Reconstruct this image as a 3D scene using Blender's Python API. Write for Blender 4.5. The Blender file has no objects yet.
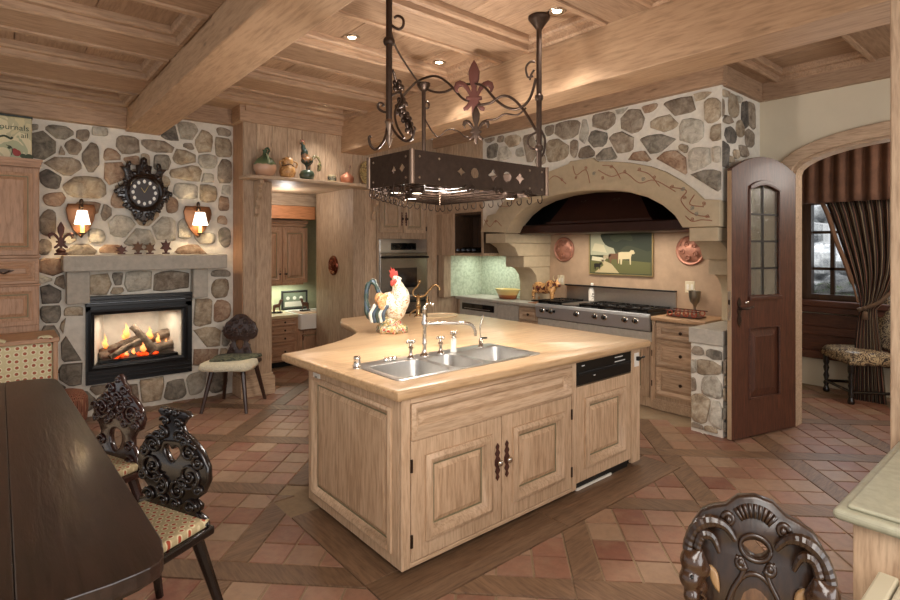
import bpy, bmesh, math, random
from mathutils import Vector, Matrix
from math import sin, cos, pi, radians, sqrt, atan2
random.seed(7)
sc = bpy.context.scene
C = sc.collection
# ------------------------------------------------------------------ camera
YAW = radians(40.1); FPX = 536.0; HY = 248.0; CH = 1.6
cam_d = bpy.data.cameras.new('camera'); cam = bpy.data.objects.new('camera', cam_d); C.objects.link(cam)
cam.location = (0, 0, CH); cam.rotation_euler = (pi/2, 0, -YAW)
cam_d.sensor_width = 36; cam_d.lens = FPX/900*36; cam_d.shift_y = (HY-300)/900; cam_d.clip_start = .05
sc.camera = cam
# ------------------------------------------------------------------ world, exposure
sc.view_settings.view_transform = 'Standard'; sc.view_settings.look = 'None'
sc.view_settings.gamma = 1; sc.view_settings.use_curve_mapping = False
sc.view_settings.exposure = 0.2
w = bpy.data.worlds.new('sky'); sc.world = w; w.use_nodes = True
bg = w.node_tree.nodes['Background']; bg.inputs[0].default_value = (.97, .98, 1, 1); bg.inputs[1].default_value = .7
def light(name, kind, loc, energy, color=(1, .9, .78), size=.1, rot=None, spot=None, sizey=None):
    d = bpy.data.lights.new(name, kind); d.energy = energy; d.color = color
    if kind == 'AREA':
        d.size = size
        if sizey: d.shape = 'RECTANGLE'; d.size_y = sizey
    elif kind == 'SUN': d.angle = size
    else: d.shadow_soft_size = size
    if kind == 'SPOT': d.spot_size = spot or radians(110); d.spot_blend = .8
    o = bpy.data.objects.new(name, d); C.objects.link(o); o.location = loc
    if rot: o.rotation_euler = rot
    return o
WARM = (1, .94, .87)
# unseen fill lights added behind the camera to brighten the room
light('dining_fill', 'AREA', (-.2, -.6, 2.85), 95, (1, .95, .89), 2.2, sizey=1.6)
light('dining_fill_point', 'POINT', (-.7, -.7, 1.9), 40, (1, .95, .89), .35)  # added point light, no fitting modelled, lifts the ceiling
light('rear_fill', 'AREA', (1.6, -2.7, 1.6), 95, (1, .98, .96), 3.4, rot=(radians(90), 0, 0), sizey=2.2)  # added area light for flat fill, no window stands here
light('rack_fill', 'POINT', (2.35, 2.85, 2.08), 52, WARM, .12)  # added point light inside the rack, brightens ceiling and island
light('passage_fill', 'POINT', (2.75, 6.45, 2.15), 7, WARM, .08)  # added to brighten the passage jamb, no fitting modelled
light('range_lamp', 'AREA', (5.0, 3.36, 1.76), 13, (1, .88, .72), .3, sizey=1.6)
light('pantry_lamp', 'POINT', (3.0, 7.1, 2.6), 16, (1, .93, .82), .1)
light('pantry_strip', 'AREA', (2.9, 7.4, 1.07), 7, (.9, 1, .85), 1.0, sizey=.1)
light('nook_fill', 'POINT', (6.3, .3, 2.4), 40, (1, .93, .85), .2)  # added to brighten the nook, no fitting modelled
light('nook_daylight', 'AREA', (7.22, 1.55, 1.6), 16, (.85, .93, 1), 1.0, rot=(0, radians(90), 0), sizey=1.0)
light('garden_sun', 'SUN', (9, 1, 5), 7, (1, .98, .95), .2, rot=(radians(-15), radians(-38), 0))
# ------------------------------------------------------------------ geometry helpers
FW = Vector((sin(YAW), cos(YAW), 0)); RT = Vector((cos(YAW), -sin(YAW), 0))
def ray(u, v): return FW + RT*((u-450)/FPX) - Vector((0, 0, (v-HY)/FPX))
CAM = Vector((0, 0, CH))
def atx(u, v, X): r = ray(u, v); return CAM + r*(X/r.x)
def aty(u, v, Y): r = ray(u, v); return CAM + r*(Y/r.y)
def atz(u, v, Z): r = ray(u, v); return CAM + r*((Z-CH)/r.z)
def atd(u, v, D): return CAM + ray(u, v)*D

def root_loc(p):
    while p.parent: p = p.parent
    return Vector(p.location)
class MB:
    """collects shapes in one mesh; T maps local -> world (a Frame)"""
    def __init__(s, T=None): s.v = []; s.f = []; s.T = T
    def add(s, vs, fs):
        n = len(s.v)
        for p in vs:
            p = Vector(p); s.v.append(s.T @ p if s.T else p)
        s.f += [tuple(n+i for i in f) for f in fs]; return s
    def box(s, x0, y0, z0, x1, y1, z1):
        x0, x1 = sorted((x0, x1)); y0, y1 = sorted((y0, y1)); z0, z1 = sorted((z0, z1))
        return s.add([(x0,y0,z0),(x1,y0,z0),(x1,y1,z0),(x0,y1,z0),(x0,y0,z1),(x1,y0,z1),(x1,y1,z1),(x0,y1,z1)],
            [(3,2,1,0),(4,5,6,7),(0,1,5,4),(1,2,6,5),(2,3,7,6),(3,0,4,7)])
    def rings(s, rings, cap=True, close=True):
        n = len(rings[0]); vs = [p for r in rings for p in r]; fs = []
        for k in range(len(rings)-1):
            for i in range(n if close else n-1):
                j = (i+1) % n; fs.append((k*n+i, k*n+j, (k+1)*n+j, (k+1)*n+i))
        if cap: fs.append(tuple(range(n-1, -1, -1))); fs.append(tuple((len(rings)-1)*n+i for i in range(n)))
        return s.add(vs, fs)
    def prism(s, poly, z0, z1, inset=0, ax='z'):
        """polygon (a,b) extruded along an axis; ax names that axis"""
        def m(a, b, c): return (a, b, c) if ax == 'z' else (a, c, b) if ax == 'y' else (c, a, b)
        return s.rings([[m(a, b, z0) for a, b in poly], [m(a, b, z1) for a, b in poly]])
    def lathe(s, prof, c=(0,0,0), n=20, ax='z', sx=1, sy=1, cap=True):
        c = Vector(c); R = []
        for r, z in prof:
            ring = []
            for i in range(n):
                a = 2*pi*i/n; p = (r*cos(a)*sx, r*sin(a)*sy, z)
                if ax == 'y': p = (p[0], -p[2], p[1])
                if ax == 'x': p = (p[2], p[0], p[1])
                ring.append(c+Vector(p))
            R.append(ring)
        return s.rings(R, cap)
    def tube(s, pts, r, n=8, cap=True, flat=1.0):
        pts = [Vector(p) for p in pts]; rr = r if isinstance(r, (list, tuple)) else [r]*len(pts)
        R = []; up = None
        for i, p in enumerate(pts):
            d = (pts[min(i+1, len(pts)-1)]-pts[max(i-1, 0)])
            if d.length < 1e-9: d = Vector((0, 0, 1))
            d.normalize()
            if up is None:
                up = Vector((0, 0, 1)) if abs(d.z) < .9 else Vector((0, 1, 0))
            a = up - d*up.dot(d)
            if a.length < 1e-6: a = d.orthogonal()
            a.normalize(); up = a; b = d.cross(a)
            R.append([p + (a*cos(2*pi*k/n)*flat + b*sin(2*pi*k/n))*rr[i] for k in range(n)])
        return s.rings(R, cap)
    def ball(s, c, r, nu=14, nv=9, rot=None):
        c = Vector(c); r = (r, r, r) if not isinstance(r, (tuple, list)) else r; R = []
        for j in range(nv+1):
            t = -pi/2 + pi*j/nv; t = max(-pi/2+.02, min(pi/2-.02, t)); ring = []
            for i in range(nu):
                a = 2*pi*i/nu; p = Vector((r[0]*cos(t)*cos(a), r[1]*cos(t)*sin(a), r[2]*sin(t)))
                if rot: p = rot @ p
                ring.append(c+p)
            R.append(ring)
        return s.rings(R)
    def loft(s, a0, b0, a1, b1, prof, cap=True, first=False):
        """mitred rectangle profile in the (x, z) plane of the frame, y outwards(-): prof = [(inset, height)]"""
        R = [[(a0+i, -h, b0+i), (a1-i, -h, b0+i), (a1-i, -h, b1-i), (a0+i, -h, b1-i)] for i, h in prof]
        n = len(R); vs = [p for r in R for p in r]; fs = []
        for k in range(n-1):
            for i in range(4):
                j = (i+1) % 4; fs.append((k*4+i, k*4+j, (k+1)*4+j, (k+1)*4+i))
        if cap: fs.append(tuple((n-1)*4+i for i in range(4)))
        if first: fs.append((3, 2, 1, 0))
        return s.add(vs, fs)
    def text(s, body, size, depth=.001, align='CENTER'):
        cu = bpy.data.curves.new('t', 'FONT'); cu.body = body; cu.size = size; cu.extrude = depth; cu.align_x = align; cu.align_y = 'CENTER'; cu.resolution_u = 3
        return s.curve(cu)
    def curve(s, cu):
        o = bpy.data.objects.new('tmp', cu); C.objects.link(o)
        me = bpy.data.meshes.new_from_object(o.evaluated_get(bpy.context.evaluated_depsgraph_get()))
        bpy.data.objects.remove(o)
        s.add([(v.co.x, -v.co.z, v.co.y) for v in me.vertices], [tuple(p.vertices) for p in me.polygons])
        bpy.data.meshes.remove(me); return s
    def plate(s, outs, t, bevel=0.0, off=0.0):
        """flat pieces with holes: outlines in (x,z), thickness t centred on y=off"""
        cu = bpy.data.curves.new('p', 'CURVE'); cu.dimensions = '2D'; cu.fill_mode = 'BOTH'
        cu.extrude = max(t/2-bevel, 0); cu.bevel_depth = bevel; cu.bevel_resolution = 1; cu.offset = -bevel
        for o in outs:
            sp = cu.splines.new('POLY'); sp.points.add(len(o)-1); sp.use_cyclic_u = True
            for k, (a, b) in enumerate(o): sp.points[k].co = (a, b, 0, 1)
        T0 = s.T
        if off:
            M = Matrix.Translation((0, off, 0)); s.T = (T0 @ M) if T0 else M
        s.curve(cu); s.T = T0; return s
    def build(s, name, mat, parent=None, smooth=None, bevel=0, seg=2, local=False, coll=None):
        me = bpy.data.meshes.new(name)
        L = Vector((0,0,0)) if (parent is None or local) else root_loc(parent)
        me.from_pydata([tuple(v-L) for v in s.v], [], s.f); me.materials.append(mat)
        bm = bmesh.new(); bm.from_mesh(me); bmesh.ops.remove_doubles(bm, verts=bm.verts, dist=1e-5)
        bmesh.ops.recalc_face_normals(bm, faces=bm.faces); bm.to_mesh(me); bm.free()
        if smooth:
            me.polygons.foreach_set('use_smooth', [True]*len(me.polygons))
            if smooth is not True: me.set_sharp_from_angle(angle=radians(smooth))
        o = bpy.data.objects.new(name, me); C.objects.link(o)
        if parent: o.parent = parent
        if bevel:
            m = o.modifiers.new('bevel', 'BEVEL'); m.width = bevel; m.segments = seg; m.limit_method = 'ANGLE'; m.angle_limit = radians(35)
        return o
def Fr(o, ax, n):
    """frame: local x -> ax, local -y -> n (outwards), local z -> up"""
    ax = Vector(ax).normalized(); n = Vector(n).normalized()
    up = Vector((0, 0, 1)) if abs(n.z) < .5 else ax.cross(-n)
    M = Matrix((( ax.x, -n.x, up.x, o[0]), (ax.y, -n.y, up.y, o[1]), (ax.z, -n.z, up.z, o[2]), (0, 0, 0, 1)))
    return M
def RZ(loc, a, tilt=0):
    return Matrix.Translation(loc) @ Matrix.Rotation(a, 4, 'Z') @ Matrix.Rotation(tilt, 4, 'X')
def tag(o, label=None, cat=None, group=None, kind=None):
    if label: o['label'] = label
    if cat: o['category'] = cat
    if group: o['group'] = group
    if kind: o['kind'] = kind
    return o
def thing(name, label, cat, loc=(0,0,0), group=None):
    o = bpy.data.objects.new(name, None); C.objects.link(o); o.location = loc; o.empty_display_size = .1
    return tag(o, label, cat, group)
def struct(o): o['kind'] = 'structure'; return o
def copy_tree(o, parent=None):
    c = o.copy(); C.objects.link(c); c.parent = parent
    for ch in o.children: copy_tree(ch, c)
    return c
def arc(cx, cz, r, a0, a1, n=12, rz=None):
    rz = rz or r
    return [(cx+r*cos(radians(a0+(a1-a0)*i/n)), cz+rz*sin(radians(a0+(a1-a0)*i/n))) for i in range(n+1)]
def spiral(c, r0, r1, a0, turns, n=22, y=0):
    """scroll in the (x,z) plane"""
    out = []
    for i in range(n+1):
        t = i/n; r = r0+(r1-r0)*t; a = radians(a0)+turns*2*pi*t
        out.append((c[0]+r*cos(a), y, c[1]+r*sin(a)))
    return out
def smoothpts(P, n=6):
    """Catmull-Rom through points of any dimension"""
    P = [Vector(p) for p in P]; out = []
    for i in range(len(P)-1):
        a = P[max(i-1, 0)]; b = P[i]; c = P[i+1]; d = P[min(i+2, len(P)-1)]
        for k in range(n):
            t = k/n
            out.append(.5*((2*b)+(c-a)*t+(2*a-5*b+4*c-d)*t*t+(3*b-a-3*c+d)*t**3))
    out.append(P[-1]); return out
def closed(P, n=5):
    Q = [P[-1]]+list(P)+[P[0], P[1]]; Q = [Vector(p) for p in Q]; out = []
    for i in range(1, len(Q)-2):
        a, b, c, d = Q[i-1:i+3]
        for k in range(n):
            t = k/n; p = .5*((2*b)+(c-a)*t+(2*a-5*b+4*c-d)*t*t+(3*b-a-3*c+d)*t**3); out.append(tuple(p))
    return out
def mirror(P): return list(P)+[(-a, b) for a, b in reversed(P) if abs(a) > 1e-6]
# ------------------------------------------------------------------ materials
def srgb(c):
    c = c.lstrip('#'); v = [int(c[i:i+2], 16)/255 for i in (0, 2, 4)]
    return tuple((x/12.92 if x <= .04045 else ((x+.055)/1.055)**2.4) for x in v)+(1,)
class N:
    def __init__(s, name):
        s.m = bpy.data.materials.new(name); s.m.use_nodes = True; s.nt = s.m.node_tree; s.b = s.nt.nodes['Principled BSDF']
    def n(s, t, **k):
        x = s.nt.nodes.new(t)
        for a, b in k.items():
            if a.startswith('i_'): x.inputs[int(a[2:]) if a[2:].isdigit() else a[2:].replace('_', ' ')].default_value = b
            else: setattr(x, a, b)
        return x
    def l(s, a, b): s.nt.links.new(a, b)
    def coord(s, scale=(1,1,1), rot=(0,0,0), rnd=True):
        tc = s.n('ShaderNodeTexCoord'); mp = s.n('ShaderNodeMapping'); mp.inputs['Scale'].default_value = scale; mp.inputs['Rotation'].default_value = rot
        s.l(tc.outputs['Object'], mp.inputs[0])
        if rnd:
            oi = s.n('ShaderNodeObjectInfo'); ml = s.n('ShaderNodeMath', operation='MULTIPLY', i_1=37.0); s.l(oi.outputs['Random'], ml.inputs[0])
            cx = s.n('ShaderNodeCombineXYZ'); s.l(ml.outputs[0], cx.inputs[0]); s.l(ml.outputs[0], cx.inputs[1]); s.l(ml.outputs[0], cx.inputs[2])
            s.l(cx.outputs[0], mp.inputs['Location'])
        return mp.outputs[0]
    def ramp(s, fac, stops, interp='LINEAR'):
        r = s.n('ShaderNodeValToRGB'); e = r.color_ramp; e.interpolation = interp
        while len(e.elements) < len(stops): e.elements.new(.5)
        for k, (p, c) in enumerate(stops):
            e.elements[k].position = p; e.elements[k].color = srgb(c) if isinstance(c, str) else c
        s.l(fac, r.inputs[0]); return r.outputs[0]
    def mix(s, fac, a, b, mode='MIX'):
        m = s.n('ShaderNodeMix', data_type='RGBA', blend_type=mode)
        for v, i in ((fac, 0), (a, 6), (b, 7)):
            if hasattr(v, 'links'): s.l(v, m.inputs[i])
            else: m.inputs[i].default_value = srgb(v) if isinstance(v, str) else v
        return m.outputs[2]
    def noise(s, co, scale, detail=3, rough=.55, dist=0):
        x = s.n('ShaderNodeTexNoise'); x.inputs['Scale'].default_value = scale; x.inputs['Detail'].default_value = detail
        x.inputs['Roughness'].default_value = rough; x.inputs['Distortion'].default_value = dist; s.l(co, x.inputs['Vector']); return x.outputs['Fac']
    def bump(s, h, strength=.3, dist=.01):
        b = s.n('ShaderNodeBump'); b.inputs['Strength'].default_value = strength; b.inputs['Distance'].default_value = dist
        s.l(h, b.inputs['Height']); s.l(b.outputs[0], s.b.inputs['Normal'])
    def out(s, col=None, rough=.6, metal=0, spec=None, coat=0):
        if col is not None:
            if hasattr(col, 'links'): s.l(col, s.b.inputs['Base Color'])
            else: s.b.inputs['Base Color'].default_value = srgb(col) if isinstance(col, str) else col
        s.b.inputs['Roughness'].default_value = rough; s.b.inputs['Metallic'].default_value = metal
        if spec is not None: s.b.inputs['Specular IOR Level'].default_value = spec
        if coat: s.b.inputs['Coat Weight'].default_value = coat; s.b.inputs['Coat Roughness'].default_value = .12
        return s.m
_w = {}
def wood(name, light_, dark, axis='z', rough=.6, knots=.5, grain=1.0, var=.18, coat=0, bump=.25):
    key = (name, axis)
    if key in _w: return _w[key]
    s = N(name+'_'+axis)
    st = {'x': (.9, 9, 9), 'y': (9, .9, 9), 'z': (9, 9, .9), 'd1': (1, 9, 9), 'd2': (9, 1, 9)}[axis]
    rot = {'d1': (0, 0, radians(-45)), 'd2': (0, 0, radians(-45))}.get(axis, (0, 0, 0))
    co = s.coord(tuple(a*grain for a in st), rot)
    fine = s.noise(co, 9, 4, .6, .3)
    big = s.noise(co, 1.3, 3, .5, 1.2)
    wv = s.n('ShaderNodeMath', operation='MULTIPLY', i_1=9.0); s.l(big, wv.inputs[0])
    sn = s.n('ShaderNodeMath', operation='SINE'); s.l(wv.outputs[0], sn.inputs[0])
    mr = s.n('ShaderNodeMapRange', i_1=-1.0, i_2=1.0); s.l(sn.outputs[0], mr.inputs[0])
    mx = s.n('ShaderNodeMix', data_type='FLOAT'); mx.inputs[0].default_value = .74; s.l(mr.outputs[0], mx.inputs[2]); s.l(fine, mx.inputs[3])
    c = s.ramp(mx.outputs[0], [(.12, dark), (.55, light_), (1, light_)])
    fr = s.ramp(fine, [(.3, (.62, .58, .54, 1)), (.52, (1, 1, 1, 1))]); c = s.mix(.42, c, fr, 'MULTIPLY')
    if knots:
        kc = s.coord({'x': (1.2, 3.4, 3.4), 'y': (3.4, 1.2, 3.4)}.get(axis, (3.4, 3.4, 1.2)), rot)
        v = s.n('ShaderNodeTexVoronoi'); v.inputs['Scale'].default_value = 1.6; s.l(kc, v.inputs['Vector'])
        k = s.ramp(v.outputs['Distance'], [(.03, (1, 1, 1, 1)), (.085, (0, 0, 0, 1))])
        ml = s.n('ShaderNodeMath', operation='MULTIPLY', i_1=knots); s.l(k, ml.inputs[0])
        c = s.mix(ml.outputs[0], c, '#3d2a1c')
    oi = s.n('ShaderNodeObjectInfo'); mr2 = s.n('ShaderNodeMapRange', i_3=1-var, i_4=1+var*.6); s.l(oi.outputs['Random'], mr2.inputs[0])
    hsv = s.n('ShaderNodeHueSaturation'); s.l(mr2.outputs[0], hsv.inputs['Value']); s.l(c, hsv.inputs['Color'])
    s.bump(mx.outputs[0], bump, .004)
    _w[key] = s.out(hsv.outputs[0], rough, coat=coat); return _w[key]
def pine(axis='z'): return wood('pickled_pine', '#c6ab8e', '#9d8066', axis, .55, .5)
def islp(axis='z'): return wood('island_panel', '#cfb090', '#a07d5b', axis, .55, .8, grain=.75, var=.08, bump=.5)
def islw(axis='z'): return wood('island_pine', '#cfb192', '#ad8c6b', axis, .5, .25, var=.05)
def ceilw(axis='x'): return wood('ceiling_pine', '#b69679', '#94745a', axis, .6, .45, var=.16)
def beamw(): return wood('beam_pine', '#c4a281', '#a98868', 'y', .55, .5, grain=.7, var=.04)
def browncab(axis='z'): return wood('honey_pine', '#b78f70', '#97704f', axis, .5, .35, var=.05)
def redwood(axis='z'): return wood('red_brown_wood', '#5c3524', '#351c13', axis, .45, .6, var=.08, coat=.05)
def darkw(axis='y'): return wood('dark_oak', '#3a241a', '#1c0f0a', axis, .28, 0, var=.05, coat=.2)
def simple(name, col, rough=.5, metal=0, coat=0, nscale=0, amt=.25, bump=0, spec=None, col2=None):
    if name in _w: return _w[name]
    s = N(name)
    if nscale:
        co = s.coord(); f = s.noise(co, nscale, 4, .6)
        c = s.mix(f, col, col2) if col2 else s.mix(amt, col, s.ramp(f, [(.3, (.25, .25, .25, 1)), (.7, (1, 1, 1, 1))]), 'MULTIPLY')
        if col2: c = s.mix(s.ramp(f, [(.4, (0, 0, 0, 1)), (.6, (1, 1, 1, 1))]), col, col2)
        if bump: s.bump(f, bump, .01)
    else: c = col
    _w[name] = s.out(c, rough, metal, spec, coat); return _w[name]
def emis(name, col, strength):
    s = N(name); s.b.inputs['Emission Color'].default_value = srgb(col); s.b.inputs['Emission Strength'].default_value = strength
    return s.out(col, .5)
def stone_mat(name, cols, rough=.85):
    if name in _w: return _w[name]
    s = N(name); co = s.coord(); f = s.noise(co, 11, 6, .68, .6); g = s.noise(co, 38, 4, .7)
    oi = s.n('ShaderNodeObjectInfo')
    n = len(cols)
    c = s.ramp(f, [(.36, cols[0]), (.5, cols[1]), (.64, cols[2])])
    c = s.mix(.45, c, s.ramp(g, [(.3, (.45, .45, .45, 1)), (.65, (1, 1, 1, 1))]), 'MULTIPLY')
    mr = s.n('ShaderNodeMapRange', i_3=.8, i_4=1.15); s.l(oi.outputs['Random'], mr.inputs[0])
    h = s.n('ShaderNodeHueSaturation'); s.l(mr.outputs[0], h.inputs['Value']); s.l(c, h.inputs['Color'])
    s.bump(f, .6, .02)
    _w[name] = s.out(h.outputs[0], rough); return _w[name]
STONE = {
 'g': stone_mat('grey_stone', ['#645d53', '#8f8779', '#a89f90']),
 'd': stone_mat('dark_grey_stone', ['#4a4540', '#6c655d', '#8a8277']),
 'b': stone_mat('brown_grey_stone', ['#766656', '#978876', '#b0a391']),
 't': stone_mat('tan_stone', ['#8f7c65', '#b3a188', '#c9bba3']),
 'o': stone_mat('rust_stone', ['#8a6a54', '#ad8f75', '#c2ab92']),
 'l': stone_mat('pale_stone', ['#a39a8a', '#c3bbaa', '#d6cfbf'])}
MORTAR = simple('lime_mortar', '#e8e1d3', .95, nscale=18, amt=.22, bump=.5)
PLASTER = simple('cream_plaster', '#d9cdb4', .9, nscale=3, amt=.1, bump=.08)
LIME = simple('smooth_limestone', '#c2b193', .75, nscale=14, amt=.2, bump=.2)
CONC = simple('pale_cast_stone', '#bcb4a6', .8, nscale=22, amt=.28, bump=.35)
IRON = simple('wrought_iron', '#4a3a30', .42, .75, nscale=30, amt=.4, bump=.1)
RUST = simple('rusty_iron', '#5e3a30', .55, .4, nscale=25, amt=.4)
BLACK = simple('black_enamel', '#0d0d0e', .3, .1)
BLKM = simple('matt_black_metal', '#15171a', .38, .3)
STEEL = simple('brushed_steel', '#c8c4be', .3, .95, nscale=40, amt=.12)
CHROME = simple('nickel', '#d8d2c8', .16, 1)
COPPER = simple('aged_copper', '#bd8570', .45, .45, nscale=18, amt=.35, bump=.2)
WHITE = simple('white_porcelain', '#e9e4da', .25)
GLASSB = simple('dark_glass', '#0b0b0c', .08, 0, coat=.5)
CARVE = wood('carved_dark_wood', '#170e0b', '#0b0605', 'z', .24, 0, var=.04, coat=.35)
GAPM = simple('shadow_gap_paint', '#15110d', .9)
def glass(name='clear_glass', col='#eef4f2', rough=.02):
    if name in _w: return _w[name]
    s = N(name); s.b.inputs['Transmission Weight'].default_value = 1; s.b.inputs['IOR'].default_value = 1.1
    s.b.inputs['Alpha'].default_value = .35
    _w[name] = s.out(col, rough, spec=.5); return _w[name]
GLASS = glass()
# ================================================================== FLOOR
def tile_mat(name, wood_=False):
    s = N(name); oi = s.n('ShaderNodeObjectInfo'); ge = s.n('ShaderNodeNewGeometry')
    ad = s.n('ShaderNodeMath', operation='ADD'); s.l(oi.outputs['Random'], ad.inputs[0]); s.l(ge.outputs['Random Per Island'], ad.inputs[1])
    fr = s.n('ShaderNodeMath', operation='FRACT'); s.l(ad.outputs[0], fr.inputs[0])
    co = s.coord(); f = s.noise(co, 7, 5, .65); g = s.noise(co, 22, 3, .6)
    c = s.ramp(fr.outputs[0], [(0, '#8c5f4b'), (.25, '#9a7560'), (.45, '#8a5c49'), (.6, '#9c8067'), (.8, '#97745c'), (1, '#7a4b3b')])
    c = s.mix(s.ramp(f, [(.45, (0, 0, 0, 1)), (.8, (.75, .75, .75, 1))]), c, '#9b8068')
    c = s.mix(.3, c, s.ramp(g, [(.35, (.5, .5, .5, 1)), (.6, (1, 1, 1, 1))]), 'MULTIPLY')
    s.bump(f, .35, .006); return s.out(c, .42, spec=.45)
TILE = tile_mat('terracotta')
FWOOD1 = wood('floor_oak', '#84674e', '#573f2c', 'd1', .45, .6, var=.14)
FWOOD2 = wood('floor_oak', '#84674e', '#573f2c', 'd2', .45, .6, var=.14)
fb = MB(); fb.box(-3, -3, -.2, 9, 9, -.008)
floor = struct(fb.build('floor', simple('tile_grout', '#9a8468', .9, nscale=30, amt=.25)))
S2 = 1/sqrt(2)
def pq(p, q): return ((p+q)*S2, (p-q)*S2)
def clip(poly, nx, ny, c):
    """keep the part of poly where nx*x+ny*y <= c"""
    out = []
    for i in range(len(poly)):
        a, b = poly[i], poly[(i+1) % len(poly)]; da = nx*a[0]+ny*a[1]-c; db = nx*b[0]+ny*b[1]-c
        if da <= 0: out.append(a)
        if da*db < 0: t = da/(da-db); out.append((a[0]+(b[0]-a[0])*t, a[1]+(b[1]-a[1])*t))
    return out
def area(P): return abs(sum(P[i][0]*P[(i+1) % len(P)][1]-P[(i+1) % len(P)][0]*P[i][1] for i in range(len(P))))/2
BX0, BY0, BX1, BY1 = 1.325, 1.905, 3.80, 3.30      # timber border round the island
def outside(poly):
    xs = [a for a, b in poly]; ys = [b for a, b in poly]
    if max(xs) < BX0 or min(xs) > BX1 or max(ys) < BY0 or min(ys) > BY1: return [poly]
    res = []; rest = poly
    for nx, ny, c in ((1, 0, BX0), (0, 1, BY0), (-1, 0, -BX1), (0, -1, -BY1)):
        o = clip(rest, nx, ny, c); rest = clip(rest, -nx, -ny, -c)
        if len(o) > 2 and area(o) > 4e-4: res.append(o)
        if len(rest) < 3: break
    return res
def seen(x, y, m=60):
    D = FW.x*x+FW.y*y
    if D < .35: return False
    u = 450+FPX*(RT.x*x+RT.y*y)/D; v = HY+FPX*CH/D
    return -m < u < 900+m and v < 600+m*1.5
def hidden(x, y):
    return (1.55 < x < 3.55 and 2.2 < y < 3.2) or (y > 6.15 and not 2.2 < x < 4.2) or y > 7.6 or x > 7.3 or (x > 5.1 and y > 2.0) or (4.7 < x and y > 2.2)
PER = .89; P0 = 3.37; Q0 = .37; BW = .15; TS = (PER-BW)/4
tiles = []; planks = []
for i in range(-4, 6):
    for j in range(-6, 6):
        p = P0+i*PER; q = Q0+j*PER
        planks.append(('p', [pq(p+.003, q-.0), pq(p+BW-.003, q), pq(p+BW-.003, q+PER-.004), pq(p+.003, q+PER-.004)]))
        planks.append(('q', [pq(p+BW+.003, q+.003), pq(p+PER-.002, q+.003), pq(p+PER-.002, q+BW-.003), pq(p+BW+.003, q+BW-.003)]))
        for a in range(4):
            for b in range(4):
                pp = p+BW+a*TS; qq = q+BW+b*TS; g = .006
                tiles.append([pq(pp+g, qq+g), pq(pp+TS-g, qq+g), pq(pp+TS-g, qq+TS-g), pq(pp+g, qq+TS-g)])
def slab(mb, P, z=0.0, t=.012, bev=.003):
    n = len(P); cx = sum(a for a, b in P)/n; cy = sum(b for a, b in P)/n
    ins = [(cx+(a-cx)*(1-bev/max(.01, math.hypot(a-cx, b-cy))), cy+(b-cy)*(1-bev/max(.01, math.hypot(a-cx, b-cy)))) for a, b in P]
    mb.add([(a, b, z-t) for a, b in P]+[(a, b, z-bev*.6) for a, b in P]+[(a, b, z) for a, b in ins],
        [(i, (i+1) % n, n+(i+1) % n, n+i) for i in range(n)]+[(n+i, n+(i+1) % n, 2*n+(i+1) % n, 2*n+i) for i in range(n)]+[tuple(2*n+i for i in range(n))])
def cen(P): return sum(a for a, b in P)/len(P), sum(b for a, b in P)/len(P)
TL = []
for T in tiles:
    c = cen(T)
    if seen(*c) and not hidden(*c):
        for o in outside(T): TL.append((c[0]**2+c[1]**2, o, len(o) == 4 and abs(area(o)-area(T)) < 1e-6))
TL.sort(key=lambda t: t[0])
sq = None; rest = MB(); k = 0
for d, P, full in TL:
    if k < 300:
        k += 1; x, y = cen(P); z = random.uniform(-.0015, .001)
        if full and sq:
            o = bpy.data.objects.new('tile', sq); C.objects.link(o); o.parent = floor; o.location = (x, y, z)
        else:
            m = MB(); slab(m, [(a-x, b-y) for a, b in P]); o = m.build('tile', TILE, floor, local=True); o.location = (x, y, z)
            if full: sq = o.data
    else: slab(rest, P, random.uniform(-.0015, .001))
tag(rest.build('distant_tiles', TILE, floor), kind='stuff')
for kind, P in planks:
    c = cen(P)
    if not seen(*c, 150) or hidden(*c): continue
    for o in outside(P):
        x, y = cen(o); m = MB(); slab(m, [(a-x, b-y) for a, b in o], 0, .012, .004)
        ob = m.build('plank', FWOOD2 if kind == 'p' else FWOOD1, floor, local=True); ob.location = (x, y, random.uniform(0, .0015))
# straight timber border laid round the island
FBX = wood('floor_oak', '#84674e', '#573f2c', 'x', .45, .3); FBY = wood('floor_oak', '#84674e', '#573f2c', 'y', .45, .3)
for a, mm in (((1.33, 1.91, 2.5, 2.2), FBX), ((2.504, 1.91, 3.795, 2.2), FBX), ((1.33, 2.204, 1.56, 3.04), FBY), ((3.6, 2.204, 3.795, 3.29), FBY)):
    m = MB(); m.box(a[0], a[1], -.012, a[2], a[3], .002); m.build('border_plank', mm, floor, bevel=.003)
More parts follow.
